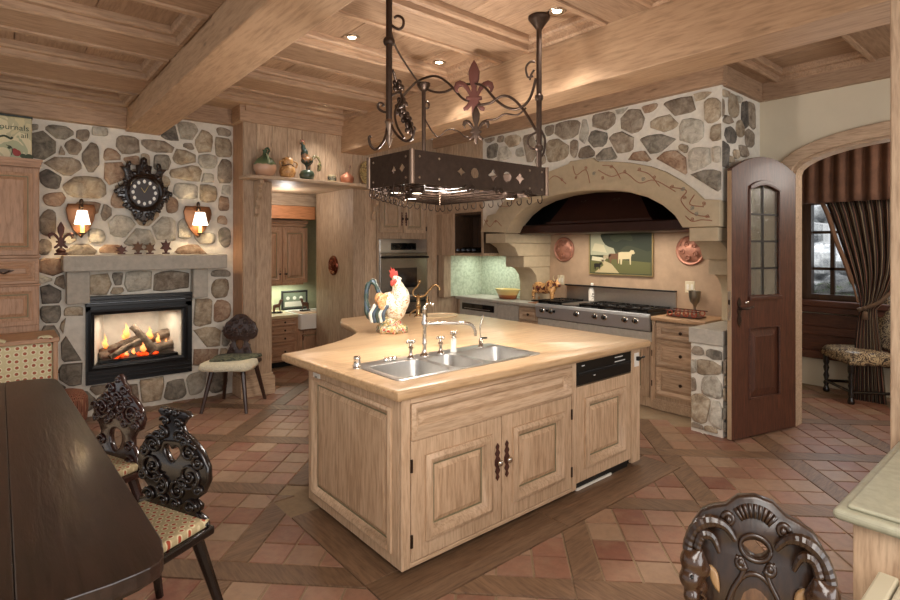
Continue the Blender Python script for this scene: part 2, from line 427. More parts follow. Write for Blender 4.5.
# ================================================================== STONE FACED WALLS
def rubble(wall, T, L, bounds, gap=.02, depth=.03, clipf=None):
    """L: (a, z, ra, rz, colour) in the wall's plane; every stone is one part, cut back where it meets its neighbours"""
    for i, (a, z, ra, rz, c) in enumerate(L):
        n = 16; ph = random.uniform(0, 6); k2 = random.uniform(.03, .12); k3 = random.uniform(.03, .1); e = random.choice((.55, .68, .8))
        P = []
        for k in range(n):
            t = 2*pi*k/n; r = 1.17+k2*cos(2*t+ph)+k3*cos(3*t+ph*2.3)+random.uniform(-.05, .05)
            ct, st_ = cos(t), sin(t)
            P.append((a+ra*r*math.copysign(abs(ct)**e, ct), z+rz*r*math.copysign(abs(st_)**e, st_)))
        for j, (a2, z2, ra2, rz2, _) in enumerate(L):
            if j == i: continue
            dx, dz = a2-a, z2-z; d = math.hypot(dx, dz)
            if d > (max(ra, rz)+max(ra2, rz2))*1.3 or d < 1e-4: continue
            nx, nz = dx/d, dz/d
            s1 = 1/sqrt((nx/ra)**2+(nz/rz)**2); s2 = 1/sqrt((nx/ra2)**2+(nz/rz2)**2)
            cut = d*s1/(s1+s2)-gap/2
            P = clip(P, nx, nz, nx*a+nz*z+cut)
            if len(P) < 3: break
        if len(P) < 3: continue
        a0, a1, z0, z1 = bounds
        for nx, nz, cc in ((1, 0, a1), (-1, 0, -a0), (0, 1, z1), (0, -1, -z0)): P = clip(P, nx, nz, cc)
        if clipf: P = [p for p in P if clipf(*p)]
        if len(P) < 3: continue
        ca, cz = cen(P); h = depth*random.uniform(.6, 1.15)
        m = MB(T)
        def R(s, y): return [(ca+(x-ca)*s, -y-random.uniform(0, .004)*(s < 1), cz+(zz-cz)*s) for x, zz in P]
        n = len(P); rr = [R(1, -.01), R(1, h*.45), R(.9, h*.88), R(.6, h)]
        vs = [p for r in rr for p in r]; fs = [(q*n+k, q*n+(k+1) % n, (q+1)*n+(k+1) % n, (q+1)*n+k) for q in range(3) for k in range(n)]
        vs.append((ca, -h*1.05, cz)); fs += [(3*n+k, 3*n+(k+1) % n, len(vs)-1) for k in range(n)]
        m.add(vs, fs); m.build('stone', STONE[c], wall, smooth=50)
def from_px(Lp, plane, val):
    out = []
    for u, v, ru, rv, c in Lp:
        if plane == 'y': p = aty(u, v, val); s = (ray(u, v).y and p.y/ray(u, v).y)/FPX; k = 1/(1-0) ; pr = aty(u+ru, v, val); out.append((p.x, p.z, abs(pr.x-p.x), rv*s, c))
        else: p = atx(u, v, val); s = (p.x/ray(u, v).x)/FPX; pr = atx(u+ru, v, val); out.append((-p.y, p.z, abs(pr.y-p.y), rv*s, c))
    return out
# ---- fireplace wall (far left), opening for the firebox
FX0, FX1, FZ0, FZ1 = .645, 1.545, .315, 1.125
wb = MB(); YF = 6.12
wb.box(-2.5, YF, -.1, FX0, YF+.2, 3.1); wb.box(FX1, YF, -.1, 2.0, YF+.2, 3.1); wb.box(FX0, YF, -.1, FX1, YF+.2, FZ0); wb.box(FX0, YF, FZ1, FX1, YF+.2, 3.1)
wall_back = struct(wb.build('wall_back', MORTAR))
FP = [(43.3,144.7,12.5,12,'g'),(60,132,12,6.5,'g'),(34,127,4,3,'g'),(83,135,6,5.3,'b'),(73.5,146.7,8,6.7,'b'),(62,150.5,3,4.7,'b'),(91,157,8,12.5,'b'),
(100,131,7,4,'l'),(129,145,10.5,8.5,'b'),(63,165,17.5,8.5,'b'),(51,178.5,9.5,8.5,'d'),(86,187,19,9.5,'t'),(112,155,7,6,'o'),(115,172,10,11,'o'),(134,160,8,4.5,'o'),
(171,132.5,8,7,'d'),(161,146.5,17,5.5,'b'),(188,131,10,7.5,'l'),(204,141.5,8,10,'t'),(189.5,146,4.7,3,'b'),(224.5,132,6.5,3.8,'b'),(224,147,7.7,8.5,'t'),
(184.5,157,10.7,6.5,'t'),(208,161,8,6.7,'l'),(225.5,171.5,6.5,10.5,'b'),(162.7,162,7.5,7,'g'),(190,173,20,6.5,'t'),(187,191,11,7,'l'),(208.5,193,8,7.5,'t'),
(224.5,203,5,6.5,'o'),(223,220,4,4,'o'),(225.5,237,5.5,8.5,'g'),(172.5,205,5.5,7,'o'),(165,229,11,11,'l'),(140,237,14,8,'l'),(193,249.5,22,4,'o'),(206,238,9,5,'l'),
(55,199,10,6,'o'),(48,223,8,11,'b'),(106.5,212.5,5,7,'b'),(120,200,8,7,'o'),(123,226,14,9,'l'),(81,250,14,5.5,'b'),(45,247,6,7,'b'),(111,249,10,4,'o'),
(88,208,11,6,'o'),(201,214,9,7,'o'),(145,160,5,6,'t'),(97,236,8,6,'l'),(70,238,6,5,'l'),(185,229,7,9,'l'),(227,190,4,5,'l'),(160,181,9,6,'t'),(141,178,8,8,'t'),(146,213,13,11,'t'),(207,178,7,4,'l'),(124,187,7,5,'t'),
(51,267,13,8,'o'),(45,280,7,4,'l'),(51,293.5,9.5,10.5,'d'),(51,314,9.5,8.5,'g'),(60,283,5,7,'b'),(75,312,10,4.5,'t'),(74,326,12,8,'t'),(74,348,12,13,'g'),(73,374,12,10,'g'),
(99.5,284.5,12,9,'t'),(118,279,5,6,'g'),(117.5,290.5,6.5,3.3,'t'),(84,402,10,10,'g'),(99,390,8,5,'b'),(140,281,13,9,'l'),(172,281,18,9,'b'),(193,281,2.5,9,'d'),
(221.5,273.5,8,3.3,'g'),(221,288.5,7.8,8.5,'t'),(202.5,312,9.5,12,'t'),(222.5,311,7.5,10,'o'),(208,338,14,9.5,'t'),(206,357,14,8,'o'),(176,390,10,8.5,'g'),(152,389,12,11,'t'),
(197,383,9,10,'l'),(218,382,9,9,'g'),(131,394,9,8,'b'),(113,399,9,9,'t'),(50,338,9,11,'g'),(48,364,8,12,'b'),(52,395,12,13,'g'),(226,337,4,9,'g'),(224,357,5,8,'t')]
FPw = from_px(FP, 'y', YF-.03)
rubble(wall_back, Fr((0, YF, 0), (1, 0, 0), (0, -1, 0)), FPw, (-.4, 1.985, .02, 2.93), clipf=lambda a, z: not (FX0-.03 < a < FX1+.03 and FZ0-.03 < z < FZ1+.01))
# ---- chimney breast over the range (right): front in the plane x=4.64, side in y=1.97
XH, YH0, YH1 = 4.64, 1.97, 4.87
yc = 3.36
innerR = [(2.29, 1.78), (2.36, 1.89), (2.47, 1.985), (2.62, 2.07), (2.82, 2.135), (3.07, 2.175), (3.36, 2.19)]
inner = innerR+[(2*yc-y, z) for y, z in reversed(innerR[:-1])]
outR = [(1.97, 2.0)]+[(lambda p: (p.y, p.z))(atx(u, v, 4.6)) for u, v in ((703, 199), (694, 190), (680, 180), (665, 171.5), (649.6, 166), (630, 162.5), (610, 161.2), (598, 161.5))]
tb = MB(Fr((XH, 0, 0), (0, -1, 0), (-1, 0, 0)))
tb.plate([[(-a, b) for a, b in [(YH0, 1.99), (YH0, 2.97), (YH1, 2.97), (YH1, 1.82)]+[(4.43, 1.8)]+[(y, z+.03) for y, z in reversed(inner)][1:-1]+[(2.29, 1.99)]]], .12, off=.06)
tb.T = None
tb.box(XH+.12, YH0, 2.0, 5.5, YH0+.12, 3.05); tb.box(XH+.236, YH0, 1.785, 5.5, YH0+.12, 2.0); tb.box(XH+.1, YH1-.12, 1.8, 5.5, YH1, 3.05); tb.box(XH+.1, YH0+.02, 2.6, 5.5, YH1-.02, 2.7)
chimney = struct(tb.build('wall_chimney_breast', MORTAR))
HP = [(489,139,4,3,'b'),(491.5,151,5,6,'g'),(511,141,8,5,'t'),(500,139,3,3,'b'),(520,152,4,4,'l'),(528,148,6,12,'b'),(503,153,6,6,'l'),(549,130,4,4.5,'b'),(566,130,12,8.5,'b'),
(583,132,4,10,'l'),(602.5,121,10.5,8,'b'),(597,138.5,8,8,'g'),(556,150,11,9,'t'),(573,148,4,7.5,'b'),(586,152,7.5,5,'b'),(607,153.5,11,5.5,'g'),(620.5,142,11.5,9,'b'),(631,121,10.5,10.5,'b'),
(648,108,7,3.5,'o'),(680,106,17,7.5,'b'),(700,96,9,3.5,'t'),(664,123,13,7,'t'),(711.5,110,8,10.5,'t'),(690,131,11,10.5,'l'),(655.5,143,16,8,'g'),(716,132,6,7,'t'),
(640,157,12,5,'o'),(670.5,164,14,12,'o'),(698.5,158,11,10,'l'),(704.5,183,16,12,'g'),(540,140,4,6,'l'),(621,110,6,3,'l'),(584,113,7,3,'l'),(716,154,5,7,'l'),(683,148,4,4,'t'),(540,160,5,4,'b')]
def above_arch(a, z):
    y = -a; t = abs(y-yc)
    return z > 2.0+.02+(.46)*max(0, 1-(t/1.42)**2.3) or z > 2.52
rubble(chimney, Fr((XH, 0, 0), (0, -1, 0), (-1, 0, 0)), from_px(HP, 'x', XH-.02), (-YH1+.02, -YH0-.005, 2.0, 2.955), depth=.026, clipf=above_arch)
SP = [((470+x)*0+610+x/4.29, 80+y/4.29, rx/4.29, ry/4.29, c) for x, y, rx, ry, c in ((480,112,9,38,'b'),(494,56,18,13,'t'),(512,172,22,15,'b'),(520,237,22,30,'d'),(486,320,24,50,'d'),
 (560,210,14,30,'t'),(582,150,13,52,'d'),(606,150,14,48,'b'),(601,250,16,35,'b'),(575,305,19,20,'b'),(545,318,12,18,'t'),(530,112,17,45,'t'),(555,82,12,14,'l'),(520,340,12,14,'t'))]
rubble(chimney, Fr((0, YH0, 0), (1, 0, 0), (0, -1, 0)), [(a, z, max(ra, .03), rz, c) for a, z, ra, rz, c in from_px(SP, 'y', YH0-.01)], (XH+.005, 5.44, 1.9, 2.93), depth=.022)
# ---- pier left of the open door
pb = MB(); pb.box(XH+.02, YH0, -.02, 5.5, 2.24, .775)
pier = struct(pb.build('wall_pier', MORTAR))
PP = [(697,351,5,4,'b'),(714,355,8,4.5,'g'),(707,368,12,7,'t'),(711,387,9,10,'l'),(692,385,3,6,'b'),(699,408,9,13,'t'),(715,415,6,12,'l'),(696,428,6,4,'b'),(693,366,3,6,'l'),(710,431,6,4,'t')]
rubble(pier, Fr((XH+.02, 0, 0), (0, -1, 0), (-1, 0, 0)), from_px(PP, 'x', XH), (-2.235, -1.975, .03, .76), gap=.01, depth=.024)
rubble(pier, Fr((0, YH0, 0), (1, 0, 0), (0, -1, 0)), [(4.66+.16*((i*7) % 5+.5)+random.uniform(-.02, .02), .09+.13*(i//5)+random.uniform(-.02, .02), .075, .06, random.choice('btgl')) for i in range(25)], (4.66, 5.4, .03, .76), gap=.014, depth=.02)
m = MB(); m.box(XH-.01, YH0-.01, .775, 5.5, 2.25, .905); m.build('cap_stone', CONC, pier, bevel=.006)
# ---- plaster wall with the arched doorway (right), plane x=5.45
XW = 5.45; AY0, AY1 = .04, 1.70; ac = (AY0+AY1)/2
arch_in = [(AY1, 0), (AY1, 2.28)]+[(ac+(AY1-ac)*cos(t), 2.28+.22*sin(t)) for t in [pi*i/16 for i in range(1, 16)]]+[(AY0, 2.28), (AY0, 0)]
arch_out = [(AY1+.12, 0), (AY1+.12, 2.29)]+[(ac+(AY1+.12-ac)*cos(t), 2.29+.33*sin(t)) for t in [pi*i/16 for i in range(1, 16)]]+[(AY0-.12, 2.29), (AY0-.12, 0)]
m = MB(Fr((XW, 0, 0), (0, -1, 0), (-1, 0, 0)))
m.plate([[(-2.6, -.1), (-2.6, 3.1), (3, 3.1), (3, -.1)][:0] or [(-a, b) for a, b in [(2.05, 0), (2.05, 3.2), (-2.5, 3.2), (-2.5, 0)]+arch_in[::-1]]], .15, off=.075+.002)
wall_right = struct(m.build('wall_right', PLASTER))
m = MB(Fr((XW, 0, 0), (0, -1, 0), (-1, 0, 0)))
m.plate([[(-a, b) for a, b in arch_out+arch_in[::-1]]], .05, .008, off=-.012)
arch_trim = struct(m.build('trim_1', pine('y')))
m = MB(Fr((XW, 0, 0), (0, -1, 0), (-1, 0, 0)))
m.plate([[(-a, b) for a, b in arch_in+[(y*.0+ac+(y-ac)*.97, z*.992) for y, z in arch_in[::-1]]]], .16, off=.085)
m.build('jamb_lining', pine('y'), arch_trim)
# ---- plank wall of the passage (centre left), plane y=5.8
YD = 5.8
m = MB(); m.box(2.0, YD+.02, 0, 2.31, 6.2, 3.1); m.box(2.31, YD+.02, 2.36, 3.33, 6.2, 3.1); m.box(3.35, YD+.02, 0, 5.5, YD+.1, 3.1); m.box(3.35, YD+.02, 0, 3.5, 6.80, 2.36)
m.box(2.31, 6.2, 2.36, 3.4, 6.96, 2.42); m.box(2.0, 6.2, 0, 2.31, 6.96, 2.4)
wall_passage = struct(m.build('wall_passage', pine('z')))
def planks_x(x0, x1, z0, z1, y, n, par, t=.02, mat=None, nm='plank'):
    e = [x0+(x1-x0)*(k+(random.uniform(-.18, .18) if 0 < k < n else 0))/n for k in range(n+1)]
    for a, b in zip(e, e[1:]):
        m = MB(); m.box(a+.0015, y, z0, b-.0015, y+t, z1); m.build(nm, mat or pine('z'), par, bevel=.003, seg=1)
def planks_y(y0, y1, z0, z1, x, n, par, t=.02, mat=None, nm='plank'):
    e = [y0+(y1-y0)*(k+(random.uniform(-.18, .18) if 0 < k < n else 0))/n for k in range(n+1)]
    for a, b in zip(e, e[1:]):
        m = MB(); m.box(x, a+.0015, z0, x+t, b-.0015, z1); m.build(nm, mat or pine('z'), par, bevel=.003, seg=1)
planks_x(2.0, 2.31, .22, 2.36, YD, 2, wall_passage)
planks_x(2.0, 3.46, 2.36, 2.97, YD, 9, wall_passage)
planks_x(3.46, 4.64, 2.36, 2.75, YD, 7, wall_passage)
planks_x(3.33, 3.66, 0, 2.36, YD, 2, wall_passage)
planks_y(YD, 6.80, 0, 2.36, 3.33, 6, wall_passage)
m = MB(); m.box(1.995, YD+.02, 0, 2.0, 6.12, 2.95)
m.build('side_board', browncab('z'), wall_passage)
m = MB(); m.box(1.965, YD-.03, 0, 2.335, YD+.25, .2); m.loft  # plinth
m.box(1.98, YD-.015, .2, 2.32, YD+.25, .23); m.build('plinth', pine('x'), wall_passage, bevel=.004)
# ---- wall faces above the back counter (plane x=4.64, y 4.87..5.8) and outer shells
m = MB(); m.box(4.66, 4.87, 2.06, 4.75, 5.8, 3.1); m.box(5.5, 1.9, 0, 5.6, 6.2, 3.1)
wall_range = struct(m.build('wall_range', simple('travertine_wall', '#bfa686', .7, nscale=6, amt=.25, bump=.12)))
planks_y(4.87, 5.8, 2.06, 3.0, 4.64, 6, wall_range)
# ================================================================== CEILING
def CE(z0): return Matrix(((1, 0, 0, 0), (0, 0, 1, 0), (0, 1, 0, z0), (0, 0, 0, 1)))
cb = MB(); cb.box(-2.6, -3, 3.07, .96, 6.3, 3.12); cb.box(.96, -3, 3.23, 7.6, 6.3, 3.3); cb.box(2.2, 6.3, 2.5, 5.6, 8.3, 2.55)
ceiling = struct(cb.build('ceiling', ceilw('x')))
def coffer(x0, x1, y0, y1, z0, n, seed):
    random.seed(seed); T = CE(z0)
    m = MB(T); m.loft(x0, y0, x1, y1, [(-.04, -.01), (-.04, .014), (-.012, .02), (.004, .008), (.004, -.03), (.035, -.035), (.045, -.05), (.045, -.1)], cap=False)
    m.build('moulding', ceilw('x'), ceiling)
    e = [x0+.04+(x1-x0-.08)*(k+(random.uniform(-.25, .25) if 0 < k < n else 0))/n for k in range(n+1)]
    for a, b in zip(e, e[1:]):
        m = MB(); m.box(a+.002, y0+.04, z0+.085, b-.002, y1-.04, z0+.1); m.build('plank', ceilw('y'), ceiling, bevel=.004, seg=1)
def board(x0, y0, x1, y1, z0, ax='x', t=.1, nm='board'):
    m = MB(); m.box(x0, y0, z0, x1, y1, z0+t); return m.build(nm, ceilw(ax), ceiling, bevel=.004, seg=1)
Z0, Z1 = 2.96, 3.12
B0 = [(5.42, 5.86), (4.30, 4.84), (3.34, 3.88), (2.30, 2.84), (1.3, 1.84), (.3, .84), (-.7, -.16)]
edge = 6.0
for i, (a, b) in enumerate(B0):
    board(-2.5, b+.002, .955, edge, Z0); edge = a; coffer(-1.9, .90, a, b, Z0, 7, 10+i)
    board(.90, a, .955, b, Z0, 'y')
    board(-2.5, a, -1.9, b, Z0, 'y')
board(-2.5, -3, .955, edge, Z0)
B1 = [(5.19, 5.60), (4.17, 4.73), (3.11, 3.72), (2.12, 2.75), (1.1, 1.73), (.1, .73), (-.9, -.27)]
edge = 5.82
for i, (a, b) in enumerate(B1):
    board(1.266, b+.002, 3.16, edge, Z1); edge = a; coffer(1.33, 3.10, a, b, Z1, 5, 30+i)
    board(1.266, a, 1.33, b, Z1, 'y'); board(3.10, a, 3.16, b, Z1, 'y')
board(1.266, -3, 3.16, edge, Z1)
board(1.266, 5.82, 2.0, 6.12, Z1)
for i, (x1, a, b) in enumerate(((4.42, 4.3, 5.6), (4.42, 2.1, 4.05), (5.39, 1.13, 1.79), (5.39, .1, .78))):
    coffer(3.78, x1, a, b, Z1, 3 if x1 < 5 else 4, 50+i)
board(3.5, -3, 3.78, 5.8, Z1, 'y'); board(4.42, 1.97, 4.64, 5.8, Z1, 'y'); board(3.78, 5.6, 4.42, 5.8, Z1); board(3.78, 4.05, 4.42, 4.3, Z1)
board(3.78, 1.79, 4.42, 2.1, Z1); board(4.42, 1.79, 5.45, 1.97, Z1); board(5.39, .1, 5.45, 1.79, Z1, 'y'); board(3.78, .78, 5.39, 1.13, Z1); board(3.78, -3, 5.45, .1, Z1)
# beams and crown boards
m = MB(); m.box(.955, -3, 2.75, 1.266, 6.12, 3.25); m.build('beam', beamw(), ceiling, bevel=.008)
m = MB(); m.box(3.16, -3, 2.75, 3.50, 5.8, 3.25); m.build('beam', beamw(), ceiling, bevel=.008)
def crown(x0, y0, x1, y1, z0, z1, ax):
    m = MB(); m.box(x0, y0, z0, x1, y1, z1); return m.build('crown_board', ceilw(ax), ceiling, bevel=.006)
crown(-2.5, 6.03, .955, 6.13, 2.77, 2.97, 'x'); crown(-2.5, 6.0, .955, 6.03, 2.90, 2.97, 'x')
crown(1.266, 6.03, 2.0, 6.13, 2.95, 3.13, 'x'); crown(1.95, 5.76, 3.16, 5.82, 2.95, 3.13, 'x'); crown(1.95, 5.82, 2.02, 6.03, 2.95, 3.13, 'y')
crown(2.0, 5.73, 3.16, 5.76, 3.06, 3.13, 'x')
crown(4.57, 1.93, 4.66, 5.8, 2.97, 3.13, 'y'); crown(4.66, 1.93, 5.45, 2.0, 2.96, 3.13, 'x'); crown(5.40, -2.5, 5.46, 1.93, 2.96, 3.13, 'y')
random.seed(11)
# recessed spots
SPOTM = emis('halogen_lens', '#fff1d8', 14)
names = ['recessed ceiling spot left of the pot rack pole', 'recessed ceiling spot just right of the pot rack pole', 'recessed ceiling spot nearest the camera above the right rack pole', 'small recessed ceiling spot above the passage shelf', 'recessed spot in the ceiling left bay']
for i, (x, y) in enumerate(((2.05, 3.59), (2.90, 3.59), (2.88, 2.30), (2.81, 5.47))):
    t = thing('ceiling_spot', names[i], 'light', (x, y, Z1+.085))
    m = MB(); c = (x, y, Z1+.076); m.lathe([(.034, -.003), (.054, -.006), (.062, 0), (.062, .004), (.034, .004)], c, 20, cap=False); m.build('rim', CHROME, t, smooth=40)
    m = MB(); m.lathe([(.034, .004), (.030, .0), (.001, .0)], c, 16); m.build('lens', SPOTM, t)
    light('spot_beam', 'SPOT', (x, y, Z1+.06), 48, WARM, .04, (0, 0, 0), radians(92))
# ================================================================== CABINET HELPERS
SHADE_GLAZE = simple('sage_shade_glaze', '#7d7557', .6)  # sage glaze tone, also paints in groove shade that flat lighting loses
def raised_door(par, T, a0, b0, a1, b1, mat, name='door', stile=.07, t=.022, bolection=.0, panelmat=None, knob=None):
    """frame of the leaf, applied moulding, raised field: door > moulding, panel"""
    m = MB(T); m.loft(a0, b0, a1, b1, [(0, 0), (0, t-.003), (.003, t), (stile, t), (stile, t-.012)], cap=False)
    d = m.build(name, mat, par, bevel=0)
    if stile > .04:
        m = MB(T); m.loft(a0, b0, a1, b1, [(stile+.013, t-.0135), (stile+.013, t-.0105), (stile+.026, t-.0105), (stile+.026, t-.0135)], cap=False); m.build('shade_glaze_line', SHADE_GLAZE, d)  # painted ring darkens the groove inside the moulding
    m = MB(T); q = stile; k = bolection
    m.loft(a0, b0, a1, b1, [(q-.010-k*3, t-.001), (q-.010-k*3, t+.004+k*.9), (q-.004-k*1.6, t+.008+k*1.6), (q+.002-k*.3, t+.006+k), (q+.008, t-.002), (q+.016, t-.007), (q+.02, t-.014)], cap=False)
    m.build('moulding', mat, d, smooth=50)
    m = MB(T); q = stile+.016
    m.loft(a0, b0, a1, b1, [(q, t-.014), (q+.008, t-.014), (q+.035, t-.002), (q+.036, t+.001)], cap=True)
    m.build('panel', panelmat or mat, d)
    return d
def escutcheon(par, T, a, b, s=1, name='handle'):
    o = [(0, .085), (.012, .07), (.006, .055), (.016, .04), (.008, .025), (.017, .01)]
    o = [(x*s, z*s) for x, z in o]; P = o+[(x, -z) for x, z in reversed(o)]; P = P+[(-x, z) for x, z in reversed(P) if x > 0]
    m = MB(T @ Matrix.Translation((a, 0, b))); m.plate([P], .004, .001, off=-.003)
    m.lathe([(.004, 0), (.004, .014), (.013*s, .02), (.015*s, .03), (.009*s, .037), (.001, .038)], (0, 0, 0), 14, 'y')
    # lathe ax y points +y -> flip outwards
    return m
def add_pull(par, T, a, b, s=1, mat=None, name='handle'):
    o = [(0, .085), (.012, .07), (.006, .055), (.016, .04), (.008, .025), (.017, .01)]
    o = [(x*s, z*s) for x, z in o]; P = o+[(x, -z) for x, z in reversed(o)]; P = P+[(-x, z) for x, z in reversed(P) if x > 0]
    m = MB(T @ Matrix.Translation((a, 0, b))); m.plate([P], .004, .001, off=-.003)
    h = m.build(name, RUST, par)
    m = MB(T @ Matrix.Translation((a, 0, b))); m.lathe([(.004, 0), (.004, .014), (.013*s, .02), (.015*s, .03), (.009*s, .037), (.001, .038)], (0, 0, 0), 14, 'y')
    m.build('knob', mat or CHROME, h, smooth=60)
    return h
def fix_y(m): return m
def knob(par, T, a, b, r=.014, mat=None):
    m = MB(T @ Matrix.Translation((a, 0, b))); m.lathe([(r*.5, 0), (r*.4, .01), (r, .016), (r*1.05, .024), (r*.6, .031), (.001, .032)], (0, 0, 0), 12, 'y')
    return m.build('knob', mat or IRON, par, smooth=60)
def rrect(x0, z0, x1, z1, r, n=4):
    P = []
    for cx, cz, a in ((x1-r, z1-r, 0), (x0+r, z1-r, 90), (x0+r, z0+r, 180), (x1-r, z0+r, 270)):
        P += [(cx+r*cos(radians(a+90*i/n)), cz+r*sin(radians(a+90*i/n))) for i in range(n+1)]
    return P
def inset(P, d):
    n = len(P); out = []; s = sum(P[i][0]*P[(i+1) % n][1]-P[(i+1) % n][0]*P[i][1] for i in range(n)); s = 1 if s > 0 else -1
    for i in range(n):
        a, b, c = Vector(P[i-1]), Vector(P[i]), Vector(P[(i+1) % n]); e1 = (b-a).normalized(); e2 = (c-b).normalized()
        n1 = Vector((-e1.y, e1.x))*s; n2 = Vector((-e2.y, e2.x))*s; q = n1+n2
        if q.length < .2: q = n1
        q = q/max(.5, q.dot(n1)); out.append((b.x+q.x*d, b.y+q.y*d))
    return out
# ================================================================== ISLAND
IX0, IX1, IY0, IYL = 1.49, 3.635, 2.13, 3.15
isl = thing('kitchen_island', 'large pickled pine island with raised panel doors in the middle of the room', 'kitchen island', (2.5, 3.0, 0))
body = [(IX0+.02, IY0+.03), (2.87, IY0+.03), (2.87, IY0+.05), (3.53, IY0+.05), (3.53, IY0+.02), (IX1-.01, IY0+.02), (IX1-.01, 4.0), (3.3, 4.2), (2.75, 4.2), (2.45, 3.8), (2.1, 3.45), (IX0+.02, IYL-.01)]
m = MB(); m.rings([[(x, y, .05) for x, y in body], [(x, y, .865) for x, y in body], [(x, y, .865) for x, y in inset(body, .02)], [(x, y, .07) for x, y in inset(body, .02)]], cap=False); m.build('body', islw('z'), isl)
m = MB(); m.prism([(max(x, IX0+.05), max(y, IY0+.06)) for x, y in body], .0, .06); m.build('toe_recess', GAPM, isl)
TI = Fr((0, IY0+.03, 0), (1, 0, 0), (0, -1, 0))        # front frame, outwards -y
for a0, b0, a1, b1 in ((IX0, .03, 1.543, .865), (1.543, .03, 2.82, .052), (2.822, .03, 2.868, .865), (3.525, .03, IX1, .865), (1.543, .835, 2.82, .865)):
    m = MB(TI); m.box(a0, 0, b0, a1, -.028, b1); m.build('frame_rail' if a1-a0 > .3 else 'frame_post', islw('x' if a1-a0 > .3 else 'z'), isl, bevel=.003, seg=1)
d = raised_door(isl, TI, 1.548, .655, 2.816, .832, islw('x'), 'drawer_front', stile=.035, t=.022, bolection=.009)
for a0, a1, hx, kx in ((1.548, 2.176, 1.548, 2.14), (2.182, 2.816, 2.816, 2.215)):
    d = raised_door(isl, TI, a0, .056, a1, .648, islw('z'), 'door', stile=.125, t=.028, bolection=.011, panelmat=islp('z'))
    Th = TI @ Matrix.Translation((0, -.03, 0))
    add_pull(d, Th, kx, .40, 1.25)
    for hz in (.16, .53):
        m = MB(Th); m.box(hx-.006, -.004, hz-.032, hx+.006, .004, hz+.032); m.build('hinge', IRON, d)
# dishwasher bay
dw = thing('dishwasher', 'black fronted dishwasher behind a raised pine panel at the right end of the island', 'dishwasher', (3.2, 2.15, 0))
TD = Fr((0, IY0+.035, 0), (1, 0, 0), (0, -1, 0))
m = MB(TD); m.box(2.875, .0, .70, 3.52, -.03, .86); m.build('control_panel', BLACK, dw, bevel=.004)
m = MB(TD); m.box(2.885, -.03, .765, 3.51, -.038, .785); m.build('handle_lip', BLKM, dw, bevel=.003)
WT = simple('white_print', '#d8d8d4', .5)
for k, (a, b, l) in enumerate(((2.93, .825, .03), (3.31, .80, .13), (3.31, .83, .10), (3.06, .745, .02))):
    m = MB(TD); m.box(a, -.03, b-.003, a+l, -.0312, b+.003); m.build('marking', WT, dw)
for k in range(4):
    m = MB(TD @ Matrix.Translation((3.33+k*.03, -.031, .815))); m.lathe([(.008, 0), (.008, -.006), (.001, -.006)], (0, 0, 0), 10, 'y'); m.build('button', BLKM, dw)
raised_door(dw, TD, 2.875, .065, 3.52, .69, islw('z'), 'panel_door', stile=.125, t=.028, bolection=.011, panelmat=islp('z'))
m = MB(TD); m.box(2.88, .02, .0, 3.52, .0, .055); m.build('toe_kick', BLACK, dw)
m = MB(TD); m.box(2.90, -.002, .004, 3.3, -.012, .018); m.build('bottom_strip', WHITE, dw)
# left end (plane x=1.49)
TL_ = Fr((IX0+.02, 0, 0), (0, -1, 0), (-1, 0, 0))
d = raised_door(isl, TL_, -IYL, .03, -IY0-.0305, .865, islw('z'), 'end_panel', stile=.085, t=.02, bolection=.006, panelmat=islp('z'))
m = MB(TL_); m.loft(-3.075, .78, -2.99, .835, [(0, .02), (0, .026), (.004, .028), (.012, .028), (.012, .026)], cap=True); pl = m.build('outlet_plate', WHITE, isl)
tag(pl, 'white electrical outlet on the island end')
m = MB(TL_); m.box(-3.045, -.027, .797, -3.02, -.030, .818); m.build('socket', simple('outlet_dark', '#8a8478'), pl)
# countertop
def HZ(z0): return Matrix(((1, 0, 0, 0), (0, 0, 1, 0), (0, 1, 0, z0), (0, 0, 0, 1)))
notch = [tuple(p) for p in smoothpts([(1.395, 3.34), (1.60, 3.39), (1.93, 3.555), (2.20, 3.79), (2.33, 4.08), (2.40, 4.40), (2.53, 4.64)], 5)]
outl = [(1.445, 2.10), (3.685, 2.075), (3.69, 3.95)]+[tuple(p) for p in smoothpts([(3.69, 4.0), (3.6, 4.28), (3.3, 4.5), (2.95, 4.68)], 4)]+notch[::-1]
outl = [p for i, p in enumerate(outl) if i == 0 or math.dist(p, outl[i-1]) > .01]
TOPW = wood('butcher_top', '#cdac85', '#b8936b', 'x', .3, .12, grain=.6, var=.02, coat=.15)
top = thing('countertop', 'honey coloured solid top of the island with a moulded edge', 'countertop', (2.5, 3.0, .865))
m = MB(HZ(.895)); m.plate([outl, rrect(1.575, 2.265, 2.655, 2.735, .03)], .05, .013); m.build('slab', TOPW, top, smooth=50)
m = MB(HZ(.871)); m.plate([inset(outl, .016), rrect(1.575, 2.265, 2.655, 2.735, .03)], .016, .004); m.build('lower_edge', TOPW, top, smooth=50)
